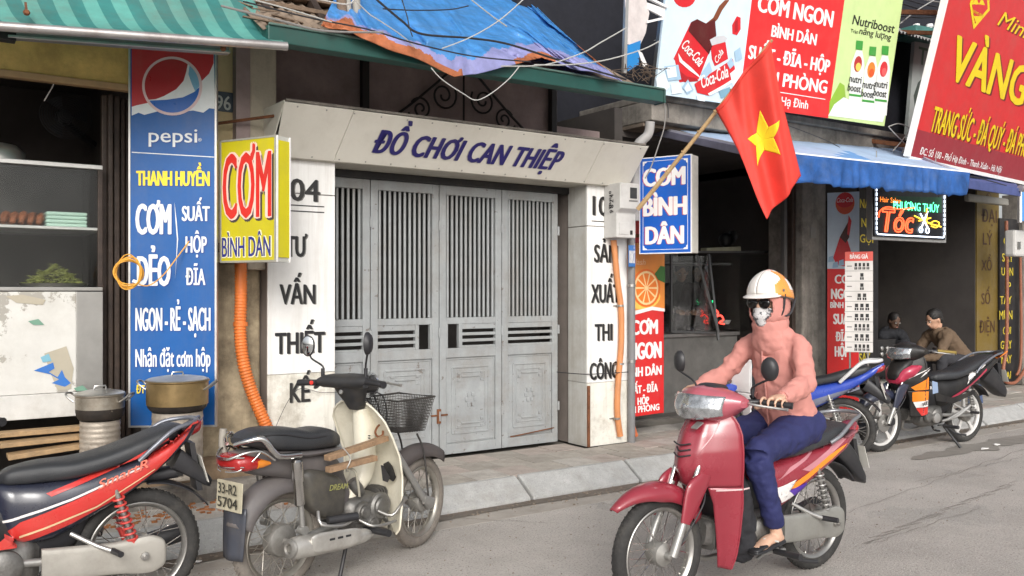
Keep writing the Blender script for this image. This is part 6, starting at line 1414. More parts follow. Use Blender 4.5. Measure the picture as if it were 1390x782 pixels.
    if P.get('chain_case', 1):
        B.body('chain_case', P.get('chain_m', M('case_grey', (.33, .325, .30), .45, .5, var=.1, dirt=.4, dcol=(.14, .12, .1))), [(-.10, .30, -.10, .262, .006), (-.085, .345, -.085, .22, .018), (-.02, .372, -.02, .198, .022), (.12, .362, .12, .215, .022), (.30, .372, .30, .225, .022), (.42, .38, .42, .235, .02)], c0=.125, n=16, e=.5)
        B.lathe('axle_nut', steel, [(.02, 0), (.02, .012), (.009, .014), (.009, .035)], (0, .147, .283), (0, 1, 0), n=8)
    # pegs, pedals, stands
    for sd in (1, -1):
        B.tube('foot_peg', blk, [(.52, .10 * sd, .215), (.52, .22 * sd, .222), (.52, .32 * sd, .225)], [.012, .016, .018], sm=2)
        B.tube('pillion_peg_arm', alu, [(.30, .09 * sd, .42), (.20, .14 * sd, .36), (.14, .17 * sd, .335)], .011, sm=2)
        B.tube('pillion_peg', blk, [(.14, .165 * sd, .335), (.12, .25 * sd, .335)], .014, sm=0)
    B.tube('gear_lever', steel, [(.66, .16, .20), (.58, .15, .215), (.44, .16, .215)], .008, sm=3)
    for sd in (1, -1): B.tube('main_stand', blk, [(.40, .08 * sd, .22), (.30, .11 * sd, .13), (.16, .15 * sd, .10)], .011, sm=2)
    if P.get('side_stand'): B.tube('side_stand', blk, [(.46, .10, .22), (.43, .19, .11), (.40, .27, .008)], [.012, .011, .014], sm=2)
    B.tube('brake_cable', blk, [(F(.98), .10, .56), (F(1.03), .125, .5), (F(1.15), .10, .33)], .004)

# ---- rider's maroon bike
maroon = M('maroon_paint', (.27, .026, .042), .28, var=.07, vs=3, bump=.02, bs=8, coat=.7, dirt=.35, dcol=(.25, .14, .13))
pinkp = M('faded_pink_paint', (.50, .20, .23), .35, var=.08, coat=.5, bump=0, dirt=.1)
B1 = Bike((4.183, 3.136), (2.999, 3.134), 'motorbike', 'maroon step-through motorbike ridden by the woman in pink')
underbone(B1, dict(tail_len=.80, main=maroon, tail=maroon, hcowl=M('pink_cowl', (.42, .10, .13), .3, var=.05, coat=.6, bump=0, dirt=.1), shield=maroon, rail=M('rail_grey', (.30, .31, .33), .35, .6, var=.1), tail_up=.0, hx=.82, hz=1.0, grip=[.715, .645], mirror=(.02, .30, .17), fender=(40, 150), beak=2, lamp=(.155, -.085, .035), muffler=blk))
org = flat('orange_decal', (240, 140, 40), .3); vio = flat('violet_decal', (80, 40, 160), .3); wht = flat('white_decal', (226, 222, 220), .3)
for nm, m_, pts, c_ in (('stripe', pinkp, [(.44, .56), (.10, .69), (.06, .705), (.34, .62)], .134), ('stripe', org, [(.40, .505), (.02, .655), (-.16, .70), (-.10, .67), (.12, .585), (.30, .51)], .136), ('stripe', wht, [(.46, .52), (.30, .555), (.42, .50), (.20, .50), (.40, .44)], .137), ('stripe', vio, [(.36, .50), (.22, .53), (.20, .50), (.30, .465)], .139), ('stripe', pinkp, [(.26, .60), (-.24, .765), (-.26, .755), (.20, .585)], .134)):
    B1.decal(nm, m_, pts, B1.tail, off=(c_ - .133) * .5 + .002)
for k_ in range(3):
    B1.tube('cowl_slot', blk, [(1.005 + .02 * (k_ != 1), -.05 + .0 , .80 - .028 * k_), (1.035 + .005 * k_, .0, .79 - .028 * k_), (1.012, .05, .80 - .028 * k_)], .004)

B1.plate('badge', alu, [(.955, .905), (1.0, .88), (1.0, .874), (.955, .898)], .06, .02)
B1.decal('shield_seam', M('pale_seam', (.6, .45, .45), .5), [(.90, .572), (.74, .578), (.74, .570), (.90, .564)], B1.shield, c=.185)

# ---- red and black bike at the left
redp = M('red_paint', (.56, .035, .03), .28, var=.05, bump=0, coat=.6, dirt=.25, dcol=(.3, .15, .1))
navyb = M('blue_black_paint', (.022, .026, .045), .28, var=.05, bump=0, coat=.6, dirt=.3, dcol=(.1, .09, .08))
B2_ = Bike((.93, 4.60), (-.27, 4.60), 'motorbike', 'red and black motorbike parked at the left border, only its rear half in view', scale=1.03)
underbone(B2_, dict(tail_len=.62, main=redp, tail=navyb, sec=navyb, rail=M('rail_dark', (.20, .21, .24), .35, .5), tail_up=.14, lift=.0, flap=.55, rail_h=-.04, hx=1.0, shock=M('red_spring', (.55, .06, .05), .4, coat=.3)  , chain_m=M('case_beige_grey', (.42, .40, .36), .45, .4, var=.12, dirt=.4, dcol=(.18, .15, .12))))
for nm, m_, pts, c_ in (('side_panel', redp, [(.62, .40), (.50, .40), (.30, .47), (.08, .56), (-.10, .63), (-.30, .72), (-.42, .80), (-.36, .80), (-.20, .735), (.05, .65), (.30, .57), (.50, .50)], .132), ('side_panel', redp, [(.40, .615), (.10, .695), (-.18, .765), (-.18, .755), (.10, .68), (.38, .60)], .133),
                        ('stripe', wht, [(.60, .50), (.30, .585), (.02, .665), (.0, .662), (.30, .575), (.60, .488)], .1345), ('stripe', flat('cream_decal', (220, 190, 150), .4), [(.50, .44), (.20, .535), (-.08, .64), (-.08, .636), (.20, .527), (.50, .43)], .1345), ('stripe', flat('blue_decal', (70, 70, 120), .3), [(-.16, .68), (-.34, .765), (-.44, .815), (-.40, .785), (-.26, .71)], .131)):
    B2_.decal(nm, m_, [(x if x > 0 else x * .62, z + (.14 * max(0, .25 - x) ** 1.2)) for x, z in pts], B2_.tail, off=(c_ - .131) * .8 + .002)
fS = Frame(B2_.w(.19, .136, .60), 0); fS.u = (-B2_.h * 0 + Vector((1, 0, .37))).normalized(); fS.v = Vector((-.37, 0, 1)).normalized(); fS.n = Vector((0, -1, 0)); fS.m = Matrix.Translation(fS.p) @ Matrix((fS.u, fS.v, fS.n)).transposed().to_4x4()
o = word('SmartR', flat('decal_pale_red', (226, 120, 100), .4), None, fS, 0, .24, .012, .052, h=.003, bold=.02, shear=.4); o.parent = B2_.root; o.matrix_local = mwof(B2_.root).inverted() @ fS.m

# ---- blue and white bike behind the rider
bluep = M('blue_paint', (.03, .07, .42), .28, var=.05, bump=0, coat=.6, dirt=.15)
whitep = M('white_paint', (.68, .68, .68), .3, var=.04, bump=0, coat=.5, dirt=.2, dcol=(.3, .28, .25))
B3 = Bike((7.12, 5.0), (6.52, 6.04), 'motorbike', 'blue and white motorbike parked behind the rider, mostly hidden')
underbone(B3, dict(main=bluep, tail=bluep, cowl=whitep, hcowl=M('silver_grey_cowl', (.22, .23, .25), .35, coat=.4, var=.1), shield=whitep, rail=whitep, fat_rail=1, flap=.6, tail_len=.75, tail_up=.15, seat=seat_m, mirrors=0, side_stand=0))
B3.body('seat_front', M('blue_vinyl', (.05, .13, .36), .45, var=.08, bump=.1), [(.60, .705, .58, .66, .035), (.54, .735, .53, .652, .08), (.42, .752, .42, .652, .11), (.30, .756, .31, .657, .129), (.27, .757, .28, .66, .130)], e=.62, n=24, sm=5)
B3.decal('side_panel', M('grey_blue_panel', (.18, .19, .25), .4), [(.52, .42), (.30, .45), (.05, .585), (-.15, .665), (-.15, .69), (.05, .625), (.30, .53), (.50, .49)], B3.tail)

# ---- black, red and orange bike at the right
blackp = M('black_paint', (.02, .022, .03), .25, var=.05, bump=0, coat=.7, dirt=.15)
whrim = M('white_alloy', (.62, .61, .59), .4, .1, var=.08, dirt=.3, dcol=(.3, .27, .24))
B4 = Bike((8.97, 4.90), (7.74, 5.05), 'motorbike', 'black red and orange sport motorbike with white wheels parked on the right', lean=.06)
magenta = M('crimson_paint', (.42, .03, .07), .3, var=.04, bump=0, coat=.6)
underbone(B4, dict(main=blackp, tail=blackp, cowl=blackp, hcowl=blackp, shield=blackp, fender_m=M('midnight_paint', (.025, .03, .055), .3, var=.05, bump=0, coat=.6, dirt=.2), rail=M('rail_dark', (.20, .21, .24), .35, .5), tail_len=1.15, tail_up=.20, rail_h=-.035, alloy=5, rim=whrim, disc=1, mirrors=0, side_stand=1, shield_z=.33, chain_case=0, grip_m=M('gold_grip', (.45, .33, .10), .35, .6), hx=.86, hz=.97, lamp=(.13, -.08, .03), fender=(18, 140), beak=1))
def G4(nm, m_, pts, c_, sl=0):
    tg = B4.tail if pts[0][0] < .6 else (B4.cowl if sum(z for x, z in pts) / len(pts) > .62 else B4.shield)
    if tg is B4.tail: pts = [(x, z + .20 * max(0, .25 - x) ** 1.2) for x, z in pts]
    return B4.decal(nm, m_, pts, tg, c=(.128 if tg is B4.tail else .185), off=.003 + (c_ % .01) * .2)
B4.body('nose_panel', magenta, [(1.10, .66, 1.06, .64, .05), (1.10, .72, 1.02, .665, .10), (1.06, .80, .90, .72, .155), (1.00, .835, .84, .775, .162), (.90, .845, .76, .82, .160)], e=.8, n=24)
B4.body('nose_inset', blackp, [(1.115, .70, 1.09, .68, .04), (1.105, .77, 1.06, .70, .07), (1.04, .86, .96, .78, .11), (.98, .90, .88, .84, .11)], e=.8, n=20)
G4('stripe', wht, [(1.00, .70), (.82, .80), (.80, .815), (.90, .765), (1.00, .72)], .172); G4('stripe', wht, [(.90, .715), (.80, .79), (.79, .80), (.86, .765)], .178)
G4('orange_panel', flat('orange_paint', (236, 130, 26), .3, coat=.6), [(.95, .57), (.90, .58), (.80, .58), (.80, .50), (.86, .47), (.93, .48)], .195); G4('orange_panel', flat('orange_paint', (236, 130, 26), .3, coat=.6), [(.93, .59), (.97, .62), (.86, .69), (.81, .72), (.80, .60)], .195); G4('red_panel', flat('red_panel', (200, 44, 36), .3, coat=.6), [(.90, .415), (.80, .43), (.80, .36), (.86, .345)], .205); G4('white_panel', wht, [(.925, .475), (.80, .495), (.80, .435), (.90, .42)], .209)
G4('pale_panel', flat('pale_blue_panel', (140, 160, 190), .4), [(.76, .68), (.68, .66), (.66, .56), (.74, .55)], .10); G4('side_stripe', magenta, [(.42, .44), (.10, .56), (-.16, .67), (-.16, .69), (.10, .59), (.36, .50)], .134)
G4('white_badge', wht, [(.16, .60), (-.12, .735), (-.10, .765), (.12, .665)], .135); G4('tail_orange', flat('orange_paint', (236, 130, 26), .3, coat=.6), [(-.34, .765), (-.45, .80), (-.47, .79), (-.36, .735)], .10)
G4('lower_fairing', blackp, [(.70, .56), (.45, .50), (.10, .56), (.10, .52), (.42, .44), (.68, .48)], .125)
def btext(B, t, m_, x, c_, z, w_, h_, ang, **k):
    f_ = Frame((0, 0, 0), 0); d = (-B.h); u = (d * math.cos(R(ang)) + Vector((0, 0, 1)) * math.sin(R(ang))).normalized() if B.h.x < 0 else (B.h * math.cos(R(ang)) + Vector((0, 0, 1)) * math.sin(R(ang))).normalized()
    f_.u = u; f_.n = B.c; f_.v = f_.n.cross(f_.u); f_.p = B.w(x, c_, z); f_.m = Matrix.Translation(f_.p) @ Matrix((f_.u, f_.v, f_.n)).transposed().to_4x4()
    o = word(t, m_, None, f_, 0, w_, 0, h_, h=.002, **k); o.parent = B.root; o.matrix_local = mwof(B.root).inverted() @ f_.m; return o
btext(B4, 'REPSOL', letter_k, .13, .136, .625, .22, .028, 26, bold=.02, shear=.2); btext(B4, 'RE', letter_k, .895, .200, .44, .085, .032, 14, bold=.05); btext(B4, 'HONDA'[:0] or 'R', wht, .80, .197, .60, .03, .03, 0, bold=.03)
B4.lathe('engine_disc', alu, [(.05, 0), (.048, .02), (.02, .026), (.001, .026)], (.60, .125, .30), (0, 1, 0)); B4.tube('peg_bracket', alu, [(.50, .12, .26), (.30, .14, .30), (.12, .15, .40), (.20, .14, .36), (.44, .13, .27)], .014)
# ---- cream scooter with the basket (seen from its right rear)
creamp = M('cream_scooter_paint', (.74, .70, .58), .42, var=.07, vs=5, bump=.02, dirt=.55, dcol=(.34, .28, .16), streak=.15, chip=((.38, .33, .22), 14, .72))
greyb = M('dull_grey_paint', (.115, .105, .105), .45, var=.12, vs=6, bump=.03, dirt=.4, dcol=(.2, .17, .14))
dustt = M('dusty_tyre', (.17, .15, .13), .85, var=.2, vs=20, bump=.3, bs=120, dirt=.4, dcol=(.26, .22, .17))
tyre_keep = tyre_m; tyre_m = dustt
C = Bike((1.576, 4.435), (2.563, 4.765), 'motorbike', 'old cream scooter with wire basket and plate 33-R2 5704 before the gate')
C.wheel('rear_wheel', 0, R_=.272, hub_r=.085, drum_side=1, rimm=M('dull_rim', (.40, .38, .34), .4, .8, var=.15, dirt=.5, dcol=(.2, .16, .12)))
C.wheel('front_wheel', 1.04, R_=.272, hub_r=.065, steer=.18, rimm=MATS['dull_rim'])
tyre_m = tyre_keep
for sd in (1, -1):
    C.tube('fork_leg', fork_m, [(1.055, .085 * sd, .25), (.98, .088 * sd, .33), (.84, .085 * sd, .52), (.74, .075 * sd, .66)], [.024, .022, .022, .02])
C.body('leading_link', fork_m, [(1.08, .30, 1.06, .24, .012), (1.0, .33, .98, .28, .014)], c0=.10)
# front mudguard (dark)
mb = MB()
def cf(a, b):
    an = R(lerp(52, 150, b)); r_ = .318 - .07 * abs(2 * a - 1) ** 2.4; return C.w(1.04 + r_ * 1.12 * math.cos(an), lerp(-.062, .062, a), .285 + r_ * 1.06 * math.sin(an))
mb.grid(cf, 8, 18); mb.build('front_fender', M('dark_brown_plastic', (.07, .06, .058), .45, dirt=.5, dcol=(.18, .15, .12)), C.root, smooth=True, ang=180, solid=.006)
# leg shield: one curved sheet, edges swept towards the rider
ZS = [(.185, .67, .20), (.22, .68, .225), (.35, .685, .235), (.50, .69, .235), (.62, .675, .23), (.74, .62, .225), (.83, .575, .21), (.89, .55, .165), (.925, .545, .10)]
def zs(z):
    for i in range(len(ZS) - 1):
        if z <= ZS[i + 1][0]: f = (z - ZS[i][0]) / (ZS[i + 1][0] - ZS[i][0]); return lerp(ZS[i][1], ZS[i + 1][1], f), lerp(ZS[i][2], ZS[i + 1][2], f)
    return ZS[-1][1:]
def lg(a, b):
    z = lerp(.19, .925, b); x, w_ = zs(z); q = 2 * a - 1; return C.w(x + .06 * (1 - abs(q) ** 2.2) - .02, w_ * q, z)
mb = MB(); mb.grid(lg, 24, 40); mb.build('leg_shield', creamp, C.root, smooth=True, ang=180, solid=.006)
def edge(sd): return [C.w(zs(z)[0] - .022, sd * zs(z)[1], z) for z in [lerp(.19, .925, i / 30) for i in range(31)]]
for sd in (1, -1): mb = MB(); mb.tube(edge(sd), .006, 6); mb.build('shield_bead', creamp, C.root, smooth=True)
C.body('centre_cover', creamp, [(.64, .90, .53, .88, .045), (.66, .76, .54, .72, .055), (.66, .60, .53, .55, .06), (.64, .50, .46, .44, .06), (.58, .44, .42, .36, .045)], n=18)
C.plate('inlet_hole', blk, [(.60, .575), (.585, .58), (.60, .49), (.635, .475), (.655, .50)], .15, .002)
mb = MB(); 
hp_ = [(.665, .125, .585), (.655, .10, .57), (.66, .11, .50), (.672, .16, .475), (.675, .175, .50), (.672, .15, .56)]
mb.plate([C.w(*p) for p in hp_], .004, C.h); mb.build('hand_hole', flat('hole_black', (10, 10, 10), .8), C.root)
for k_ in range(4): mb = MB(); mb.tube([C.w(.585 + .0, .035, .735 - .014 * k_), C.w(.575, .075, .737 - .014 * k_)], .003, 5); mb.build('louvre', blk, C.root)
C.tube('hook', rust, [(.64, .10, .80), (.60, .11, .79), (.575, .115, .76), (.59, .12, .735), (.62, .125, .74), (.625, .125, .765)], .006, sm=4)
C.tk = .72
# body
C.body('frame_spine', greyb, [(.46, .46, .42, .34, .045), (.36, .66, .30, .44, .06), (.22, .70, .16, .52, .085), (0, .735, -.04, .60, .095), (-.18, .765, -.22, .64, .09), (-.33, .765, -.34, .70, .06)], n=20)
mb = MB()
def rfn(a, b):
    an = R(lerp(62, 158, b)); r_ = .306 - .075 * abs(2 * a - 1) ** 2.6; return C.w(r_ * 1.0 * math.cos(an) - .01, lerp(-.085, .085, a), .275 + r_ * 1.08 * math.sin(an))
mb.grid(rfn, 10, 24); mb.build('rear_fender', greyb, C.root, smooth=True, ang=180, solid=.006)
C.body('seat', seat_m, [(.375, .735, .36, .705, .03), (.34, .79, .34, .705, .085), (.25, .822, .25, .71, .115), (.14, .822, .14, .715, .125), (.05, .845, .05, .725, .125), (-.10, .862, -.10, .745, .12), (-.22, .852, -.22, .775, .10), (-.30, .825, -.30, .79, .06)], e=.65, n=26, sm=5)
C.tube('seat_piping', blk, [(.345, .07, .765), (.22, .112, .785), (.10, .123, .792), (-.06, .12, .83), (-.2, .10, .835), (-.27, .07, .825)], .005)
C.body('seat_band', greyb, [(.36, .705, .36, .68, .08), (.1, .725, .1, .685, .118), (-.15, .76, -.15, .72, .11)], n=18)
for sd in (1, -1):
    C.tube('grab_rail', chrome, [(.02, .15 * sd, .72), (-.10, .15 * sd, .73), (-.16, .145 * sd, .76), (-.23, .13 * sd, .825), (-.31, .09 * sd, .82), (-.36, .03 * sd, .80)], [.017, .017, .016, .016, .012, .010], sm=6)
    C.tube('lamp_guard', chrome, [(-.14, .14 * sd, .715), (-.24, .125 * sd, .765), (-.34, .10 * sd, .765), (-.415, .05 * sd, .74), (-.425, 0, .735)], .007)
    C.tube('lamp_guard', chrome, [(-.24, .125 * sd, .765), (-.30, .11 * sd, .72), (-.38, .08 * sd, .68), (-.42, .02 * sd, .675)], .004)
for zz in (.745, .70): C.tube('lamp_guard', chrome, [(-.36, -.11, zz), (-.425, 0, zz - .005), (-.36, .11, zz)], .0035)
C.body('tail_lamp', redlens, [(-.22, .735, -.22, .67, .11), (-.32, .755, -.31, .665, .115), (-.385, .745, -.375, .675, .095), (-.405, .73, -.40, .69, .06)], n=24, e=.6)
C.body('side_lens', amber, [(-.15, .71, -.15, .685, .118), (-.20, .725, -.20, .675, .120), (-.25, .73, -.25, .672, .1185)], n=20, e=.6)
C.tube('rear_post', gpst, [(-.30, -.12, .86), (-.31, -.12, .78), (-.30, -.10, .72)], .018, sm=2)
# plate and mud flap
mb = MB(); mb.plate([C.w(-.287, -.105, .62), C.w(-.287, .10, .62), C.w(-.295, .10, .475), C.w(-.295, -.105, .475)], .003, C.h); PL_ = mb.build('number_plate', flat('old_plate', (178, 172, 150), .5, dirt=.6), C.root, bevel=.006)
f_ = Frame((0, 0, 0)); f_.u = C.c.copy(); f_.n = -C.h; f_.v = f_.n.cross(f_.u); f_.p = C.w(-.296, -.105, .475) + f_.n * .006 ; f_.m = Matrix.Translation(f_.p) @ Matrix((f_.u, f_.v, f_.n)).transposed().to_4x4()
for (t, a, b, c_, d) in (('33-R2', .03, .18, .085, .135), ('5704', .025, .185, .018, .068)):
    o = word(t, flat('plate_ink', (50, 50, 44), .5), None, f_, a, b, c_, d, h=.004, bold=.02); o.parent = C.root; o.matrix_local = mwof(C.root).inverted() @ f_.m
mb = MB(); mb.grid(lambda a, b: C.w(lerp(-.272, -.285, b) + .012 * math.cos(a * 6.28), lerp(-.09, .09, a) * (1 - .15 * b * b), lerp(.49, .235, b)), 8, 8); mb.build('mud_flap', M('flap_rubber', (.045, .05, .065), .4, var=.15, dirt=.35), C.root, smooth=True, solid=.006)
# shocks
for sd in (1, -1):
    S_ = sub('rear_shock', C.root)
    C.lathe('shock_cover', chrome, [(.020, 0), (.030, .01), (.031, .11), (.027, .115), (.0265, .23)], (-.005, .15 * sd, .70), (.09, 0, -1), par=S_)
    C.tube('damper_rod', fork_m, [(.022, .15 * sd, .48), (.035, .15 * sd, .34)], .014, par=S_, sm=0); C.lathe('eye', fork_m, [(.024, -.02), (.024, .02)], (.035, .15 * sd, .335), (0, 1, 0), par=S_)
    C.tube('swing_arm', fork_m, [(.46, .09 * sd, .31), (0, .105 * sd, .272)], .02, sm=0)
# side cover with faded sticker
C.body('side_cover', M('dirty_black_cover', (.06, .056, .05), .4, var=.2, dirt=.6, dcol=(.16, .14, .10)), [(.07, .61, .09, .46, .03), (.12, .625, .14, .40, .055), (.22, .60, .24, .34, .06), (.32, .55, .33, .34, .05), (.37, .48, .36, .42, .025)], c0=.075, n=18, e=.5)
btext(C, 'TURBO'[:0] or 'DREAM', flat('sticker_olive', (150, 150, 90), .5), .22, .137, .50, .13, .03, -4, bold=.02, shear=.2)
# engine
EN = sub('engine', C.root)
C.body('crankcase', eng_m, [(.40, .38, .40, .25, .05), (.46, .41, .46, .21, .10), (.60, .42, .62, .20, .12), (.68, .38, .68, .24, .08)], par=EN, n=22)
C.body('cylinder', eng_m, [(.64, .40, .66, .26, .06), (.76, .41, .78, .28, .06)], par=EN, n=16, e=.5)
for k_ in range(6): C.body('cooling_fin', eng_m, [(.645 + .02 * k_, .43, .65 + .02 * k_, .25, .078), (.652 + .02 * k_, .43, .657 + .02 * k_, .25, .078)], par=EN, n=12, e=.4, sm=1)
for (x, z, r_, cc_) in ((.60, .345, .078, .115), (.49, .33, .06, .10), (.54, .265, .04, .115)): C.lathe('engine_cover', eng_m, [(r_, 0), (r_ * .98, .018), (r_ * .82, .03), (r_ * .6, .026), (r_ * .5, .036), (.001, .038)], (x, cc_, z), (0, 1, 0), par=EN)
C.tube('carburettor', eng_m, [(.47, .04, .50), (.50, .05, .45), (.53, .05, .42)], [.03, .035, .025], par=EN)
C.tube('exhaust_pipe', steel, [(.70, .02, .27), (.72, .08, .22), (.66, .14, .19), (.56, .155, .20), (.48, .16, .215)], .017)
silv = M('muffler_silver', (.56, .545, .51), .38, .6, var=.12, vs=6, dirt=.55, dcol=(.22, .18, .14))
MU = sub('muffler', C.root)
C.tube('canister', silv, [(.50, .16, .218), (.42, .165, .225), (.25, .17, .238), (.0, .175, .262), (-.06, .176, .268)], [.018, .040, .052, .056, .050], par=MU, n=24)
C.lathe('end_cap', hub_m, [(.050, 0), (.046, .012), (.03, .016), (.022, .01), (.020, -.02)], (-.062, .176, .268), (-1, 0, .08), par=MU)
C.body('heat_shield', silv, [(.36, .285, .36, .22, .006), (.30, .30, .30, .21, .012), (.08, .322, .08, .225, .012), (.03, .31, .03, .25, .006)], c0=.222, par=MU, n=14, e=.5)
for k_ in range(3): C.plate('shield_slot', blk, [(.14 + .055 * k_, .283 - .003 * k_), (.175 + .055 * k_, .281 - .003 * k_), (.175 + .055 * k_, .270 - .003 * k_), (.14 + .055 * k_, .272 - .003 * k_)], .2345, .001, par=MU)
C.tube('brake_pedal', steel, [(.44, .13, .30), (.48, .19, .27), (.56, .21, .265), (.64, .21, .27)], .009); C.tube('foot_peg', blk, [(.50, .10, .235), (.50, .20, .24), (.50, .30, .242)], [.012, .018, .02], sm=2); C.tube('foot_peg', blk, [(.50, -.10, .235), (.50, -.30, .242)], .018, sm=0)
C.tube('pillion_peg_arm', alu, [(.16, .12, .40), (.14, .17, .345), (.26, .18, .315), (.34, .17, .32)], .009, sm=3); C.tube('pillion_peg', blk, [(.20, .15, .35), (.36, .20, .35)], .022, sm=0); C.tube('kick_lever', steel, [(.56, .15, .33), (.62, .20, .30), (.66, .235, .36), (.665, .26, .40)], [.009, .009, .009, .016], sm=3)
C.tube('main_stand', blk, [(.38, .10, .20), (.30, .13, .02)], .011, sm=0); C.tube('main_stand', blk, [(.38, -.10, .20), (.30, -.13, .02)], .011, sm=0)
# handlebar
hbm = M('handlebar_black', (.03, .03, .032), .5, var=.15, dirt=.4, dcol=(.12, .1, .08))
rs = []
for (c_, x, z, a, b) in [(-.20, .44, 1.035, .022, .022), (-.16, .45, 1.04, .045, .035), (-.10, .465, 1.045, .07, .04), (0, .48, 1.045, .085, .045), (.10, .475, 1.05, .07, .04), (.16, .455, 1.055, .045, .035), (.20, .45, 1.055, .022, .022)]:
    rs.append([C.w(x + a * math.cos(q), c_, z + b * math.sin(q)) for q in [2 * math.pi * i / 20 for i in range(20)]])
mb = MB(); mb.rings(rs); mb.build('handlebar_cowl', hbm, C.root, smooth=True, bevel=0)
C.body('cowl_neck', hbm, [(.56, 1.05, .41, 1.05, .14), (.57, .99, .44, .985, .09), (.58, .93, .48, .92, .055), (.59, .89, .50, .885, .035)], n=18)
C.body('headlight_hood', hbm, [(.50, 1.09, .50, .98, .07), (.58, 1.08, .58, .97, .085), (.63, 1.06, .63, .97, .08)], n=18); C.lathe('headlight', lens_m, [(.075, 0), (.07, .02), (.04, .03), (.001, .034)], (.63, 0, 1.015), (1, 0, -.1))
C.lathe('ignition_lock', steel, [(.012, 0), (.012, .01), (.001, .012)], (.43, .0, .99), (-1, .2, .3))
for sd, z0_ in ((-1, 1.03), (1, 1.06)):
    C.tube('grip', blk, [(.43, .20 * sd, z0_), (.425, .27 * sd, z0_ - .003), (.415, .345 * sd, z0_ - .008)], [.019, .018, .020], sm=3)
    C.body('switch_box', hbm, [(.46, z0_ + .028, .42, z0_ - .02, .012), (.475, z0_ + .035, .41, z0_ - .035, .026), (.46, z0_ + .028, .42, z0_ - .02, .012)], c0=.20 * sd, n=12)
    C.tube('lever', blk if sd < 0 else alu, [(.47, .20 * sd, z0_), (.50, .25 * sd, z0_ - .005), (.495, .34 * sd, z0_ - .01), (.49, .40 * sd, z0_ - .012)], [.009, .007, .006, .008], sm=3)
C.lathe('red_button', flat('button_red', (230, 60, 50), .4), [(.012, 0), (.012, .008), (.001, .010)], (.41, -.225, 1.03), (-1, 0, 0), n=12)
for (bs_, hd, yaw) in (((.46, -.19, 1.06), (.445, -.30, 1.235), .35), ((.45, .17, 1.08), (.39, .245, 1.27), -1.15)):
    M_ = sub('mirror', C.root)
    C.tube('mirror_stalk', blk, [bs_, (bs_[0], bs_[1], bs_[2] + .06), (hd[0] + .01, hd[1] * .95, hd[2] - .07), (hd[0] + .012, hd[1], hd[2] - .01)], .0055, par=M_); C.lathe('stalk_boot', blk, [(.011, 0), (.011, .05)], bs_, (0, 0, 1), par=M_, n=10)
    ax = (-C.h * math.cos(yaw) + C.c * math.sin(yaw)).normalized(); cen = C.w(*hd); u = Vector((0, 0, 1)).cross(ax).normalized(); v = ax.cross(u)
    rg = lambda r_, h_: [cen + ax * h_ + u * math.cos(q) * r_ * .78 + v * math.sin(q) * r_ * 1.15 for q in [2 * math.pi * i / 24 for i in range(24)]]
    mb = MB(); mb.rings([rg(.012, -.028), rg(.040, -.022), rg(.052, -.008), rg(.054, .004), rg(.050, .007)]); mb.build('mirror_shell', blk, M_, smooth=True)
    mb = MB(); mb.rings([rg(.047, .0075), rg(.045, .0085)]); mb.build('mirror_glass', mirror_m, M_, smooth=True)
for k_ in range(3): C.tube('control_cable', blk, [(.50, -.05 + .05 * k_, .98), (.66, -.08 + .08 * k_, .96), (.74, -.04 + .04 * k_, .80)], .004)
# wire basket
BK = sub('basket', C.root); wm = M('basket_wire', (.05, .047, .045), .5, .3, dirt=.3)
def bk(u_, v_, dpt):  # u around 0..4, v 0 bottom 1 top
    a, b = (.70, .86)[0] if False else .70, 1.12
    return None
bx0, bx1, bw_, bz0, bz1 = .72, 1.03, .15, .72, .92
def bp(x, c_, v_): k_ = lerp(.72, 1, v_); xm_ = .875; return C.w(xm_ + (x - xm_) * k_, c_ * k_, lerp(bz0 + .05 * max(0, (.95 - x)) , bz1, v_))
per = [(bx0, -bw_), (bx1, -bw_), (bx1, bw_), (bx0, bw_)]
mb = MB()
for i in range(4):
    p, q = per[i], per[(i + 1) % 4]; n_ = 22
    for k_ in range(n_): x, c_ = lerp(p[0], q[0], k_ / n_), lerp(p[1], q[1], k_ / n_); mb.bar(bp(x, c_, 0), bp(x, c_, 1), .0032, .0032)
for k_ in range(13):
    pts_ = [bp(*per[i], k_ / 12) for i in range(4)]
    for i in range(4): mb.bar(pts_[i], pts_[(i + 1) % 4], .0032, .0032)
for k_ in range(12): mb.bar(bp(lerp(bx0, bx1, k_ / 11), -bw_, 0), bp(lerp(bx0, bx1, k_ / 11), bw_, 0), .0032, .0032); mb.bar(bp(bx0, lerp(-bw_, bw_, k_ / 11), 0), bp(bx1, lerp(-bw_, bw_, k_ / 11), 0), .0032, .0032)
tag(mb.build('wire_mesh', wm, BK), kind='stuff')
mb = MB(); mb.tube([bp(*p, 1) for p in per], .006, 8, closed=True); mb.build('top_rim', wm, BK, smooth=True)
C.tube('basket_bracket', wm, [(.95, .08, .70), (1.0, .09, .58), (1.03, .10, .30)], .006); C.tube('basket_bracket', wm, [(.95, -.08, .70), (1.0, -.09, .58), (1.03, -.10, .30)], .006)
# wooden slats tied between seat and shield : they ride on the scooter but lift away
wood = M('weathered_slat', (.30, .19, .11), .75, var=.25, vs=22, bump=.4, dirt=.4, dcol=(.14, .10, .07))
for (p, q, lb) in (((.20, .14, .675), (.625, .15, .725), 'upper brown wooden slat laid across the step of the cream scooter'), ((.20, .15, .615), (.53, .16, .630), 'lower shorter wooden slat tied under the upper one on the cream scooter')):
    mb = MB(); mb.bar(C.w(*p), C.w(*q), .045, .030); tag(mb.build('timber_offcut', wood, bevel=.003), lb, 'timber')
C.tube('tie_wire', steel, [(.30, .15, .72), (.33, .18, .66), (.31, .17, .60), (.36, .13, .58)], .004); C.tube('fuel_hose', flat('hose_pale', (170, 165, 150), .5), [(.32, .10, .60), (.40, .13, .58), (.44, .12, .50), (.47, .10, .42)], .007)
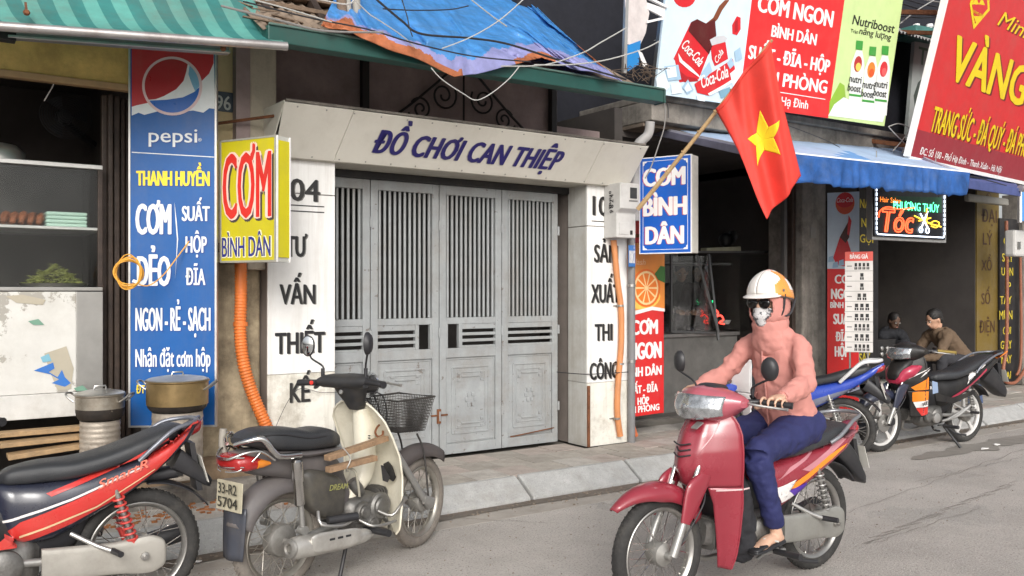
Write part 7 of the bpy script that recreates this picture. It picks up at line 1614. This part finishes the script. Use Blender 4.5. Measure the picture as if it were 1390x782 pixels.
# ================================================================ people
skin = M('skin', (.50, .30, .20), .55, var=.08, vs=10, bump=.05, bs=200)
skin2 = M('skin_shade', (.36, .22, .15), .55, var=.08, bump=.05)
def chain(mb, pts, n=16, sm=4, fwd=None, capk=1.):
    """pts: (Vector, r) or (Vector, rx, ry) ; rings perpendicular to the path, rx across, ry along fwd"""
    P = [Vector(p[0]) for p in pts]; Rr = [(p[1], p[2] if len(p) > 2 else p[1]) for p in pts]
    P, Rr = crom(P, Rr, sm); rs = []; k = len(P)
    for i, p in enumerate(P):
        d = (P[min(i + 1, k - 1)] - P[max(i - 1, 0)]).normalized(); f = Vector(fwd or (0, 0, 1)); f = f - d * f.dot(d)
        if f.length < .1: f = d.orthogonal()
        f.normalize(); s = d.cross(f); rx, ry = Rr[i]
        rs.append([p + s * rx * math.cos(a) + f * ry * math.sin(a) for a in [2 * math.pi * j / n for j in range(n)]])
    # rounded ends
    d0 = (P[0] - P[1]).normalized(); d1 = (P[-1] - P[-2]).normalized()
    def cap(r, c, d, rad): return [[c + (q - c) * math.cos(t) + d * rad * math.sin(t) for q in r] for t in (.5, 1.0, 1.4)]
    a = cap(rs[0], P[0], d0, min(Rr[0]) * capk); b = cap(rs[-1], P[-1], d1, min(Rr[-1]))
    mb.rings(list(reversed(a)) + rs + b)
def ball(mb, c, ax, n=20, m=12):
    """ellipsoid, ax = three half-axis vectors"""
    rs = []
    for i in range(1, m):
        t = math.pi * i / m; rs.append([Vector(c) + ax[2] * math.cos(t) + (ax[0] * math.cos(a) + ax[1] * math.sin(a)) * math.sin(t) for a in [2 * math.pi * j / n for j in range(n)]])
    mb.rings(rs)
def soft(mb, name, mat, par, vox=.011, smooth=6, disp=0, ns=.055, folds=0):
    me = mb.mesh(name, mwof(par).inverted()); me.materials.append(mat); o = bpy.data.objects.new(name, me); link(o, par); MW[o.name] = mwof(par)
    r_ = o.modifiers.new('r', 'REMESH'); r_.mode = 'VOXEL'; r_.voxel_size = vox; r_.use_smooth_shade = True
    s_ = o.modifiers.new('s', 'SMOOTH'); s_.iterations = smooth; s_.factor = .5
    if folds:
        tm = bpy.data.textures.new('cloth_folds', 'MARBLE'); tm.noise_scale = .10; tm.turbulence = 9; tm.noise_depth = 2; tm.marble_type = 'SOFT'
        d_ = o.modifiers.new('f', 'DISPLACE'); d_.texture = tm; d_.strength = folds; d_.mid_level = .5
    if disp:
        tx = bpy.data.textures.new('folds', 'CLOUDS'); tx.noise_scale = ns; tx.noise_depth = 2
        d_ = o.modifiers.new('d', 'DISPLACE'); d_.texture = tx; d_.strength = disp; d_.mid_level = .5
    return o
def head_axes(f, tilt=0.):
    f = Vector(f).normalized(); up = Vector((0, 0, 1)); r_ = f.cross(up).normalized(); up = r_.cross(f); return f, r_, up
def head_geo(mb, c, f, r_, u, s=1.):
    ball(mb, c + u * .02 * s - f * .01 * s, (f * .098 * s, r_ * .076 * s, u * .11 * s)); ball(mb, c + f * .025 * s - u * .05 * s, (f * .065 * s, r_ * .055 * s, u * .065 * s))
    chain(mb, [(c + f * .085 * s + u * .02 * s, .010 * s), (c + f * .108 * s - u * .012 * s, .014 * s), (c + f * .100 * s - u * .022 * s, .016 * s)], 10, 2)  # nose
    for k_ in (1, -1): ball(mb, c + r_ * k_ * .078 * s - u * .005 * s - f * .005 * s, (f * .018 * s, r_ * .008 * s, u * .03 * s), 10, 8); ball(mb, c + f * .085 * s + u * .022 * s + r_ * k_ * .032 * s, (f * .012 * s, r_ * .02 * s, u * .008 * s), 10, 6)
    ball(mb, c + f * .085 * s - u * .052 * s, (f * .012 * s, r_ * .026 * s, u * .007 * s), 10, 6); ball(mb, c + f * .084 * s - u * .064 * s, (f * .012 * s, r_ * .022 * s, u * .007 * s), 10, 6)
def face_bits(par, c, f, r_, u, s=1.):
    for k_ in (1, -1):
        mb = MB(); ball(mb, c + f * .086 * s + u * .008 * s + r_ * k_ * .032 * s, (f * .010 * s, r_ * .014 * s, u * .008 * s), 12, 8); mb.build('eye', flat('eye_white', (200, 196, 190), .2), par, smooth=True)
        mb = MB(); ball(mb, c + f * .0945 * s + u * .007 * s + r_ * k_ * .032 * s, (f * .003 * s, r_ * .006 * s, u * .006 * s), 10, 6); mb.build('iris', flat('iris_dark', (26, 18, 14), .2), par, smooth=True)
        mb = MB(); chain(mb, [(c + f * .088 * s + u * .027 * s + r_ * k_ * .015 * s, .004 * s), (c + f * .091 * s + u * .032 * s + r_ * k_ * .034 * s, .005 * s), (c + f * .080 * s + u * .028 * s + r_ * k_ * .052 * s, .003 * s)], 8, 2); mb.build('eyebrow', flat('hair_black', (20, 16, 14), .7), par, smooth=True)
    mb = MB(); ball(mb, c + f * .0935 * s - u * .057 * s, (f * .004 * s, r_ * .024 * s, u * .006 * s), 12, 6); mb.build('lips', M('lips', (.36, .15, .12), .5), par, smooth=True)
def fingers_round(mb, g0, g1, sd, back, s=1.):
    """four fingers of unequal length curled over a bar g0->g1 and a thumb closing underneath"""
    ax = (g1 - g0).normalized(); up = Vector((0, 0, 1)); fw = -back
    for k_, (t_, ln, r_) in enumerate(((.16, 1.0, .0088), (.38, 1.12, .0092), (.60, 1.04, .0088), (.80, .82, .0076))):
        c = g0.lerp(g1, t_); pts = []
        for j in range(6):
            a = R(150 - 58 * j * ln * .92); rr = .0265 if j in (1, 3) else .0245; pts.append((c + (fw * math.cos(a) + up * math.sin(a)) * rr * s * (1.05 if j == 0 else 1) + ax * .002 * j, r_ * s * (1 - .06 * j)))
        chain(mb, pts, 10, 2)
    c = g0.lerp(g1, .02); chain(mb, [(c + back * .045 + up * .012, .013 * s), (c + back * .025 - up * .02 - ax * .008, .012 * s), (c - up * .027 + fw * .004 - ax * .006, .0105 * s), (c - up * .022 + fw * .022, .009 * s)], 10, 2)

# ---- the rider
RD = thing('person', 'woman rider in salmon pink hooded jacket, navy trousers, mask and orange white helmet', 'person', tuple(B1.w(.2, 0, 0)))
W = B1.w; fw = B1.h.copy(); cs = B1.c.copy(); UP = Vector((0, 0, 1))
hipL, hipR = W(.20, .085, .82), W(.20, -.085, .82); knL, knR = W(.665, .165, .73), W(.66, -.16, .72); anL, anR = W(.535, .175, .345), W(.53, -.17, .345)
shL, shR = W(.31, .150, 1.265), W(.33, -.150, 1.27); elL, elR = W(.385, .245, 1.07), W(.44, -.25, 1.09); 
gL0, gL1 = W(.715, .215, 1.0), W(.645, .355, .99); gR0, gR1 = W(.715, -.215, 1.0), W(.645, -.355, .99)
wrL = gL0.lerp(gL1, .45) - fw * .075 + UP * .028; wrR = gR0.lerp(gR1, .45) - fw * .075 + UP * .028
hc_ = W(.365, 0, 1.485); ff = Vector((math.cos(R(187)), math.sin(R(187)), -.10)); f, r_, u = head_axes(ff)
body = MB()
head_geo(body, hc_, f, r_, u)
chain(body, [(W(.335, 0, 1.28), .055), (W(.35, 0, 1.36), .048), (hc_ - u * .07 - f * .02, .05)])
chain(body, [(W(.20, 0, .83), .12, .10), (W(.23, 0, 1.0), .10, .08), (W(.29, 0, 1.18), .12, .085), (W(.325, 0, 1.29), .09, .06)], fwd=fw)
for a, b, c_, g0, g1, sd in ((shL, elL, wrL, gL0, gL1, 1), (shR, elR, wrR, gR0, gR1, -1)):
    chain(body, [(W(.32, 0, 1.27), .05), (a, .045), (a.lerp(b, .5), .036), (b, .031), (b.lerp(c_, .5), .029), (c_, .021)])
    gm_ = g0.lerp(g1, .48); chain(body, [(c_, .022, .019), (gm_ - fw * .045 + UP * .03, .036, .016), (gm_ - fw * .015 + UP * .028, .040, .014)], fwd=UP)
    fingers_round(body, g0, g1, sd, -fw)
for h_, k_, a_, sd in ((hipL, knL, anL, 1), (hipR, knR, anR, -1)):
    chain(body, [(h_, .065), (h_.lerp(k_, .5), .05), (k_, .038), (k_.lerp(a_, .35), .036), (k_.lerp(a_, .75), .033), (a_, .028)])
    hl = a_ - fw * .035 - UP * .055; toe = a_ + fw * .155 - UP * .085
    chain(body, [(a_, .028), (a_ - UP * .03 - fw * .01, .032), (hl + fw * .02, .030, .026)]); chain(body, [(hl, .026, .022), (a_ + fw * .05 - UP * .055, .034, .026), (a_ + fw * .11 - UP * .078, .038, .018), (toe, .030, .012)], fwd=UP)
soft(body, 'body', M('rider_skin', (.60, .37, .26), .5, var=.06, vs=12, bump=.04, bs=200), RD, vox=.0058, smooth=2)
# shoes: low black slip-ons
for a_, nm in ((anL, 'shoe'), (anR, 'shoe')):
    mb = MB(); chain(mb, [(a_ - fw * .045 - UP * .075, .032, .016), (a_ + fw * .05 - UP * .085, .040, .017), (a_ + fw * .12 - UP * .096, .044, .015), (a_ + fw * .17 - UP * .10, .034, .012)], fwd=UP)
    chain(mb, [(a_ + fw * .10 - UP * .072, .041, .013), (a_ + fw * .17 - UP * .090, .034, .012)], fwd=UP); mb.build(nm, M('black_shoe', (.02, .02, .022), .35), RD, smooth=True)
    mb = MB(); mb.tube([a_ + fw * .02 - UP * .06 + cs * .038, a_ + fw * .085 - UP * .045, a_ + fw * .02 - UP * .06 - cs * .038], .005, 6, sm=5); mb.build('shoe_strap', flat('pale_strap', (190, 188, 180), .5), RD, smooth=True)
# trousers
tr = MB()
chain(tr, [(W(.13, 0, .82), .12, .09), (W(.20, 0, .86), .155, .12), (W(.235, 0, .95), .14, .11)], fwd=fw, n=20)
for h_, k_, a_, sd in ((hipL, knL, anL, 1), (hipR, knR, anR, -1)):
    chain(tr, [(h_ - fw * .04, .10), (h_, .105), (h_.lerp(k_, .4), .095), (h_.lerp(k_, .8), .078), (k_ + UP * .0, .074), (k_.lerp(a_, .25) , .070), (k_.lerp(a_, .6), .060), (k_.lerp(a_, .90), .052)], n=18)
soft(tr, 'trousers', M('navy_trousers', (.018, .022, .095), .8, var=.15, vs=9, bump=.35, bs=30), RD, vox=.010, smooth=4, disp=.016, ns=.07, folds=.010)
# jacket
jk = MB()
chain(jk, [(W(.205, 0, .82), .172, .150), (W(.215, 0, .86), .165, .142), (W(.24, 0, .92), .160, .138), (W(.26, 0, 1.02), .152, .128), (W(.29, 0, 1.14), .154, .118), (W(.315, 0, 1.23), .148, .100), (W(.33, 0, 1.31), .12, .075), (W(.345, 0, 1.36), .075, .07)], fwd=fw, n=26, capk=.25)
for a, b, c_ in ((shL, elL, wrL), (shR, elR, wrR)):
    chain(jk, [(W(.325, 0, 1.255), .075), (a, .056), (a.lerp(b, .35), .055), (a.lerp(b, .62), .051), (a.lerp(b, .74), .056), (a.lerp(b, .87), .050), (b, .055), (b.lerp(c_, .12), .050), (b.lerp(c_, .24), .056), (b.lerp(c_, .40), .049), (b.lerp(c_, .62), .047), (b.lerp(c_, .80), .045), (b.lerp(c_, .88), .036), (b.lerp(c_, .97), .036)], n=18, sm=3)
M('salmon_jacket', (.55, .235, .20), .8, var=.06, vs=5, bump=.6, bs=14)
soft(jk, 'jacket', MATS.get('salmon_jacket') or M('salmon_jacket', (.55, .235, .20), .8, var=.06, vs=5, bump=.6, bs=14), RD, vox=.0085, smooth=4, disp=.016, ns=.12, folds=.014)
for (a_, b_) in ((elL.lerp(wrL, .96), wrL), (elR.lerp(wrR, .96), wrR)):
    mb = MB(); d_ = (b_ - a_).normalized(); mb.lathe([(.034, -.012), (.037, 0), (.034, .012)], a_, d_, 20); mb.build('cuff', M('cuff_pink', (.56, .25, .22), .85, bump=.3, bs=120), RD, smooth=True)
zp = MB(); zp.tube([W(.368, .0, .80), W(.392, .005, .92), W(.405, .005, 1.04), W(.42, .0, 1.14), W(.425, 0, 1.24), W(.41, 0, 1.32)], .005, 6, sm=4); zp.build('zip', M('zip_dark_pink', (.50, .22, .19), .6), RD, smooth=True)
for k_ in (1, -1):
    mb = MB(); mb.tube([W(.385, .07 * k_, 1.00), W(.35, .135 * k_, .90)], .0035, 6); mb.build('pocket_seam', M('zip_dark_pink', (.50, .22, .19), .6), RD)
hm_ = MB(); hm_.tube([W(.205 + .150 * math.cos(t), .175 * math.sin(t), .80 + .012 * math.cos(3 * t)) for t in [2 * math.pi * i / 32 for i in range(32)]], .009, 8, closed=True); hm_.build('hem', MATS['salmon_jacket'], RD, smooth=True)
# hood round the head: shell with a face opening, plus gathered collar
hd = MB()
def hoodp(a, b, s_=1.0):
    az = lerp(-math.pi, math.pi, a); el = lerp(-1.25, 1.5, b)   # az 0 is the back of the head
    d = -f * math.cos(az) * math.cos(el) + r_ * math.sin(az) * math.cos(el) + u * math.sin(el)
    k_ = math.cos(az)
    p = hc_ + u * .015 + (-f * math.cos(az) * .118 + r_ * math.sin(az) * .100) * math.cos(el) * s_ + u * math.sin(el) * .135 * s_
    if el < -.2: p += (-f * math.cos(az) + r_ * math.sin(az)) * .035 * (-.2 - el)
    return p + d * .006 * noise.noise(d * 7)
NU, NV = 56, 30; base = len(hd.v)
hd.grid(lambda a, b: hoodp(a, b), NU, NV)
keep_f, keep_m = [], []
for i, fc_ in enumerate(hd.f):
    c_ = sum((hd.v[j] for j in fc_), Vector()) / 4 - hc_; xf, xr, xu = c_.dot(f), c_.dot(r_), c_.dot(u)
    if xf > .02 and (xr / .070) ** 2 + ((xu + .012) / .082) ** 2 < 1: continue
    keep_f.append(fc_); keep_m.append(0)
hd.f, hd.mi = keep_f, keep_m; hd.build('hood', MATS['salmon_jacket'], RD, smooth=True, ang=180, solid=.006)
cl = MB(); chain(cl, [(W(.34, 0, 1.27), .120, .098), (W(.348, 0, 1.31), .105, .100), (W(.353, 0, 1.345), .092, .095), (W(.357, 0, 1.375), .094, .108), (W(.36, 0, 1.40), .086, .100)], fwd=fw, n=20); soft(cl, 'hood_collar', MATS['salmon_jacket'], RD, vox=.010, smooth=3, disp=.018)
# mask, sunglasses
mk = MB()
def mkf(a, b):
    q = 2 * a - 1; z = lerp(-.112, -.012, b); return hc_ + f * (.122 - .062 * q * q - .020 * abs(b - .55) * 2 + .006) + r_ * q * .068 * (1 - .25 * (1 - b)) + u * (z - .012 * q * q * (b > .7))
mk.grid(mkf, 16, 12); mk.build('face_mask', M('grey_patterned_mask', (.55, .54, .54), .8, var=.1, chip=((.10, .10, .11), 17, .52)), RD, smooth=True, ang=180, solid=.004)
for k_ in (1, -1):
    mb = MB(); ball(mb, hc_ + f * .106 + u * .010 + r_ * k_ * .036, (f * .012, r_ * .034, u * .029), 20, 10); mb.build('sunglass_lens', flat('lens_black', (8, 8, 10), .08), RD, smooth=True)
    mb = MB(); mb.tube([hc_ + f * .098 + u * .022 + r_ * k_ * .062, hc_ + f * .05 + u * .02 + r_ * k_ * .082, hc_ + u * .012 + r_ * k_ * .086], .003, 6); mb.build('glasses_arm', black, RD)
mb = MB(); mb.tube([hc_ + f * .112 + u * .022 - r_ * .01, hc_ + f * .112 + u * .022 + r_ * .01], .003, 6); mb.build('glasses_bridge', black, RD)
# helmet
HL = sub('helmet', RD)
hcn = hc_ + u * .062 - f * .014
wp, op = M('helmet_white', (.78, .74, .70), .22, var=.02, bump=0, coat=.7), M('helmet_orange', (.80, .30, .05), .25, var=.04, bump=0, coat=.7)
def hel(a, b):
    az = lerp(-math.pi, math.pi, a); el = lerp(0, math.pi / 2, b); d = (-f * math.cos(az) * .130 + r_ * math.sin(az) * .111) * math.cos(el) + u * math.sin(el) * .112
    drop = lerp(.065, .0, (1 - math.cos(az)) / 2) * (1 - b) ** 1.2; return hcn + d - u * drop
mbh = MB(); mbh.grid(hel, 60, 20, lambda a, b: 1 if (abs(a - .5) < .335 + .04 * math.sin(b * 9) and b < .84 + .06 * math.cos((a - .5) * 14)) and not (.16 < abs(a - .5) < .24 and .2 < b < .5) else 0)
mbh.build('shell', [wp, op], HL, smooth=True, ang=180, solid=.012)
mb = MB()
def brim(a, b): az = lerp(-1.15, 1.15, a); rr_ = lerp(.0, .055, b) * math.cos(az * 1.1) ** .8; return hcn + f * (.131 * math.cos(az) + rr_) + r_ * math.sin(az) * (.111 + rr_ * .2) - u * (.002 + .30 * rr_) - u * .02 * (1 - math.cos(az))
mb.grid(brim, 24, 5); mb.build('visor_brim', wp, HL, smooth=True, ang=180, solid=.006)
mb = MB(); mb.tube([hel(a / 40, .0) - u * .002 for a in range(40)], .006, 6, closed=True); mb.build('edge_trim', M('helmet_edge', (.12, .09, .08), .5), HL, smooth=True)
for k_ in (1, -1): mb = MB(); mb.lathe([(.008, 0), (.007, .004), (.001, .005)], hcn + r_ * k_ * .108 + f * .045 + u * .01, r_ * k_, 12); mb.build('rivet', steel, HL, smooth=True)
for k_ in (1, -1):
    mb = MB(); mb.tube([hcn + r_ * k_ * .108 + f * .035 - u * .01, hc_ + r_ * k_ * .098 - u * .035 + f * .03, hc_ + r_ * k_ * .06 - u * .105 + f * .05, hc_ - u * .122 + f * .065], .0065, 6, sm=5); mb.tube([hcn + r_ * k_ * .108 - f * .07 - u * .04, hc_ + r_ * k_ * .105 - u * .055 - f * .03, hc_ + r_ * k_ * .09 - u * .065 + f * .02], .0065, 6, sm=5); mb.build('chin_strap', M('strap_black', (.025, .025, .03), .6), HL, smooth=True)

# black cloth bag hanging from the hook of the maroon bike
bg_ = MB(); chain(bg_, [(W(.70, .02, .66), .06, .05), (W(.71, .04, .52), .11, .085), (W(.70, .05, .36), .125, .09), (W(.68, .05, .25), .11, .08)], fwd=fw, n=20)
bgr = thing('bag', 'black cloth bag hanging between the rider and the maroon leg shield', 'bag', tuple(W(.7, .04, .25))); soft(bg_, 'bag_body', M('black_cloth', (.018, .018, .022), .85, var=.2, bump=.4, bs=25), bgr, vox=.012, smooth=4, disp=.04)
mb = MB(); mb.tube([W(.69, -.03, .66), W(.73, 0, .78), W(.70, .05, .66)], .007, 6, sm=5); mb.build('handle', black, bgr, smooth=True)

# ---- people inside
def sitter(lab, base, face, head, shirt, pants, hair, elbow_fwd=.25, handz=-.35, sk=skin2, lean=.25):
    """base = hip point, face = horizontal facing, head = head centre"""
    t = thing('person', lab, 'person', tuple(base)); fv_ = Vector(face).normalized(); sv_ = fv_.cross(UP); hp = Vector(base); hc2 = Vector(head); nk = hc2 - UP * .13 - fv_ * .05
    b = MB(); f2, r2, u2 = head_axes(fv_ - UP * .45); head_geo(b, hc2, f2, r2, u2); chain(b, [(hc2 - u2 * .06 - f2 * .03, .05), (nk, .05)]); chain(b, [(hp, .11, .09), (hp.lerp(nk, .5), .11, .085), (nk - UP * .06, .09, .06)], fwd=fv_)
    sh = MB(); chain(sh, [(hp, .165, .13), (hp.lerp(nk, .35), .16, .125), (hp.lerp(nk, .75), .18, .115), (nk - UP * .06, .13, .08), (nk, .065, .06)], fwd=fv_, n=22)
    for k_ in (1, -1):
        s_ = nk - UP * .075 + sv_ * k_ * .17; e_ = s_ + fv_ * elbow_fwd * .6 - UP * .24 + sv_ * k_ * .04; h_ = nk + fv_ * (elbow_fwd + .22) + UP * handz + sv_ * k_ * .07
        chain(b, [(s_, .045), (e_, .035), (h_, .024), (h_ + fv_ * .05, .034, .015)])
        for q in range(4): chain(b, [(h_ + fv_ * .07 + sv_ * (q - 1.5) * .018, .0085), (h_ + fv_ * (.11 + .008 * (q in (1, 2))) + sv_ * (q - 1.5) * .019 - UP * .012, .008), (h_ + fv_ * .115 + sv_ * (q - 1.5) * .018 - UP * .035, .007)], 8, 2)
        chain(b, [(h_ + fv_ * .02 - sv_ * k_ * .03, .011), (h_ + fv_ * .06 - sv_ * k_ * .05 - UP * .01, .009)], 8, 2)
        chain(sh, [(s_ - sv_ * k_ * .06, .08), (s_, .072), (s_.lerp(e_, .6), .062), (e_, .056), (e_.lerp(h_, .7), .042)], n=16)
        kn = hp + fv_ * .42 + sv_ * k_ * .14 + UP * .06; an = kn - UP * .44 + fv_ * .02
        if k_ == 1: tp = MB()
        chain(tp, [(hp + sv_ * k_ * .08, .10), (hp.lerp(kn, .6) + sv_ * k_ * .04, .085), (kn, .07), (kn.lerp(an, .5), .062), (an, .05)], n=16)
        mb = MB(); chain(mb, [(an - fv_ * .03 - UP * .03, .035, .025), (an + fv_ * .12 - UP * .04, .042, .02), (an + fv_ * .17 - UP * .045, .03, .014)], fwd=UP); mb.build('shoe', black, t, smooth=True)
    soft(b, 'body', sk, t, vox=.0085, smooth=2); soft(sh, 'shirt', shirt, t, vox=.013, smooth=4, disp=.03); soft(tp, 'trousers', pants, t, vox=.014, smooth=4, disp=.02)
    hb_ = MB(); ball(hb_, hc2 + u2 * .045 - f2 * .022, (f2 * .100, r2 * .086, u2 * .096)); ball(hb_, hc2 - f2 * .05 + u2 * .0, (f2 * .060, r2 * .078, u2 * .085)); soft(hb_, 'hair', M('black_hair', (.012, .010, .009), .55, var=.3, vs=60, bump=.5, bs=90), t, vox=.010, smooth=2, disp=.014)
    face_bits(t, hc2, f2, r2, u2)
    return t
def stool(x, y, z, top, lab, m_):
    t = thing('stool', lab, 'stool', (x, y, z)); mb = MB(); mb.box(x - .15, x + .15, y - .15, y + .15, top - .03, top); mb.build('seat', m_, t, bevel=.01)
    for a in (-1, 1):
        for b in (-1, 1): mb = MB(); mb.bar((x + a * .14, y + b * .14, z), (x + a * .12, y + b * .12, top - .03), .03, .03); mb.build('leg', m_, t)
h1 = PY(1268, 434, 6.15); p1 = Vector((h1.x + .30, h1.y - .22, .66))
sitter('man in brown shirt sitting with head bowed behind the black motorbike', p1, (-.86, .35, 0), h1, M('brown_shirt', (.125, .082, .05), .85, var=.12, bump=.4, bs=25), M('dark_trousers', (.03, .03, .035), .85), None, lean=.3, sk=M('skin_inside', (.52, .30, .20), .55, var=.08, bump=.05))
stool(p1.x, p1.y, PV, p1.z - .12, 'low plastic stool under the man in the brown shirt', M('stool_blue', (.04, .07, .16), .5))
h2 = PY(1214, 436, 7.75); p2 = Vector((h2.x + .1, h2.y + .3, .68))
sitter('dimly lit person in dark clothes sitting farther inside the salon', p2, (-.35, -.9, 0), h2, M('dark_shirt', (.015, .016, .02), .85), M('dark_trousers', (.03, .03, .035), .85), None, sk=M('skin_dim', (.14, .08, .055), .6))
stool(p2.x, p2.y, .17, p2.z - .12, 'dark stool under the person deep inside the salon', blk)
h3 = PY(925, 370, 7.9); p3 = Vector((h3.x, h3.y + .15, 1.0))
sitter('person barely visible behind the dark glass food case', p3, (-.6, -.8, 0), h3, M('dim_shirt', (.06, .055, .055), .85), M('dark_trousers', (.03, .03, .035), .85), None)
stool(p3.x, p3.y, .16, p3.z - .12, 'tall dark stool behind the food case', blk)
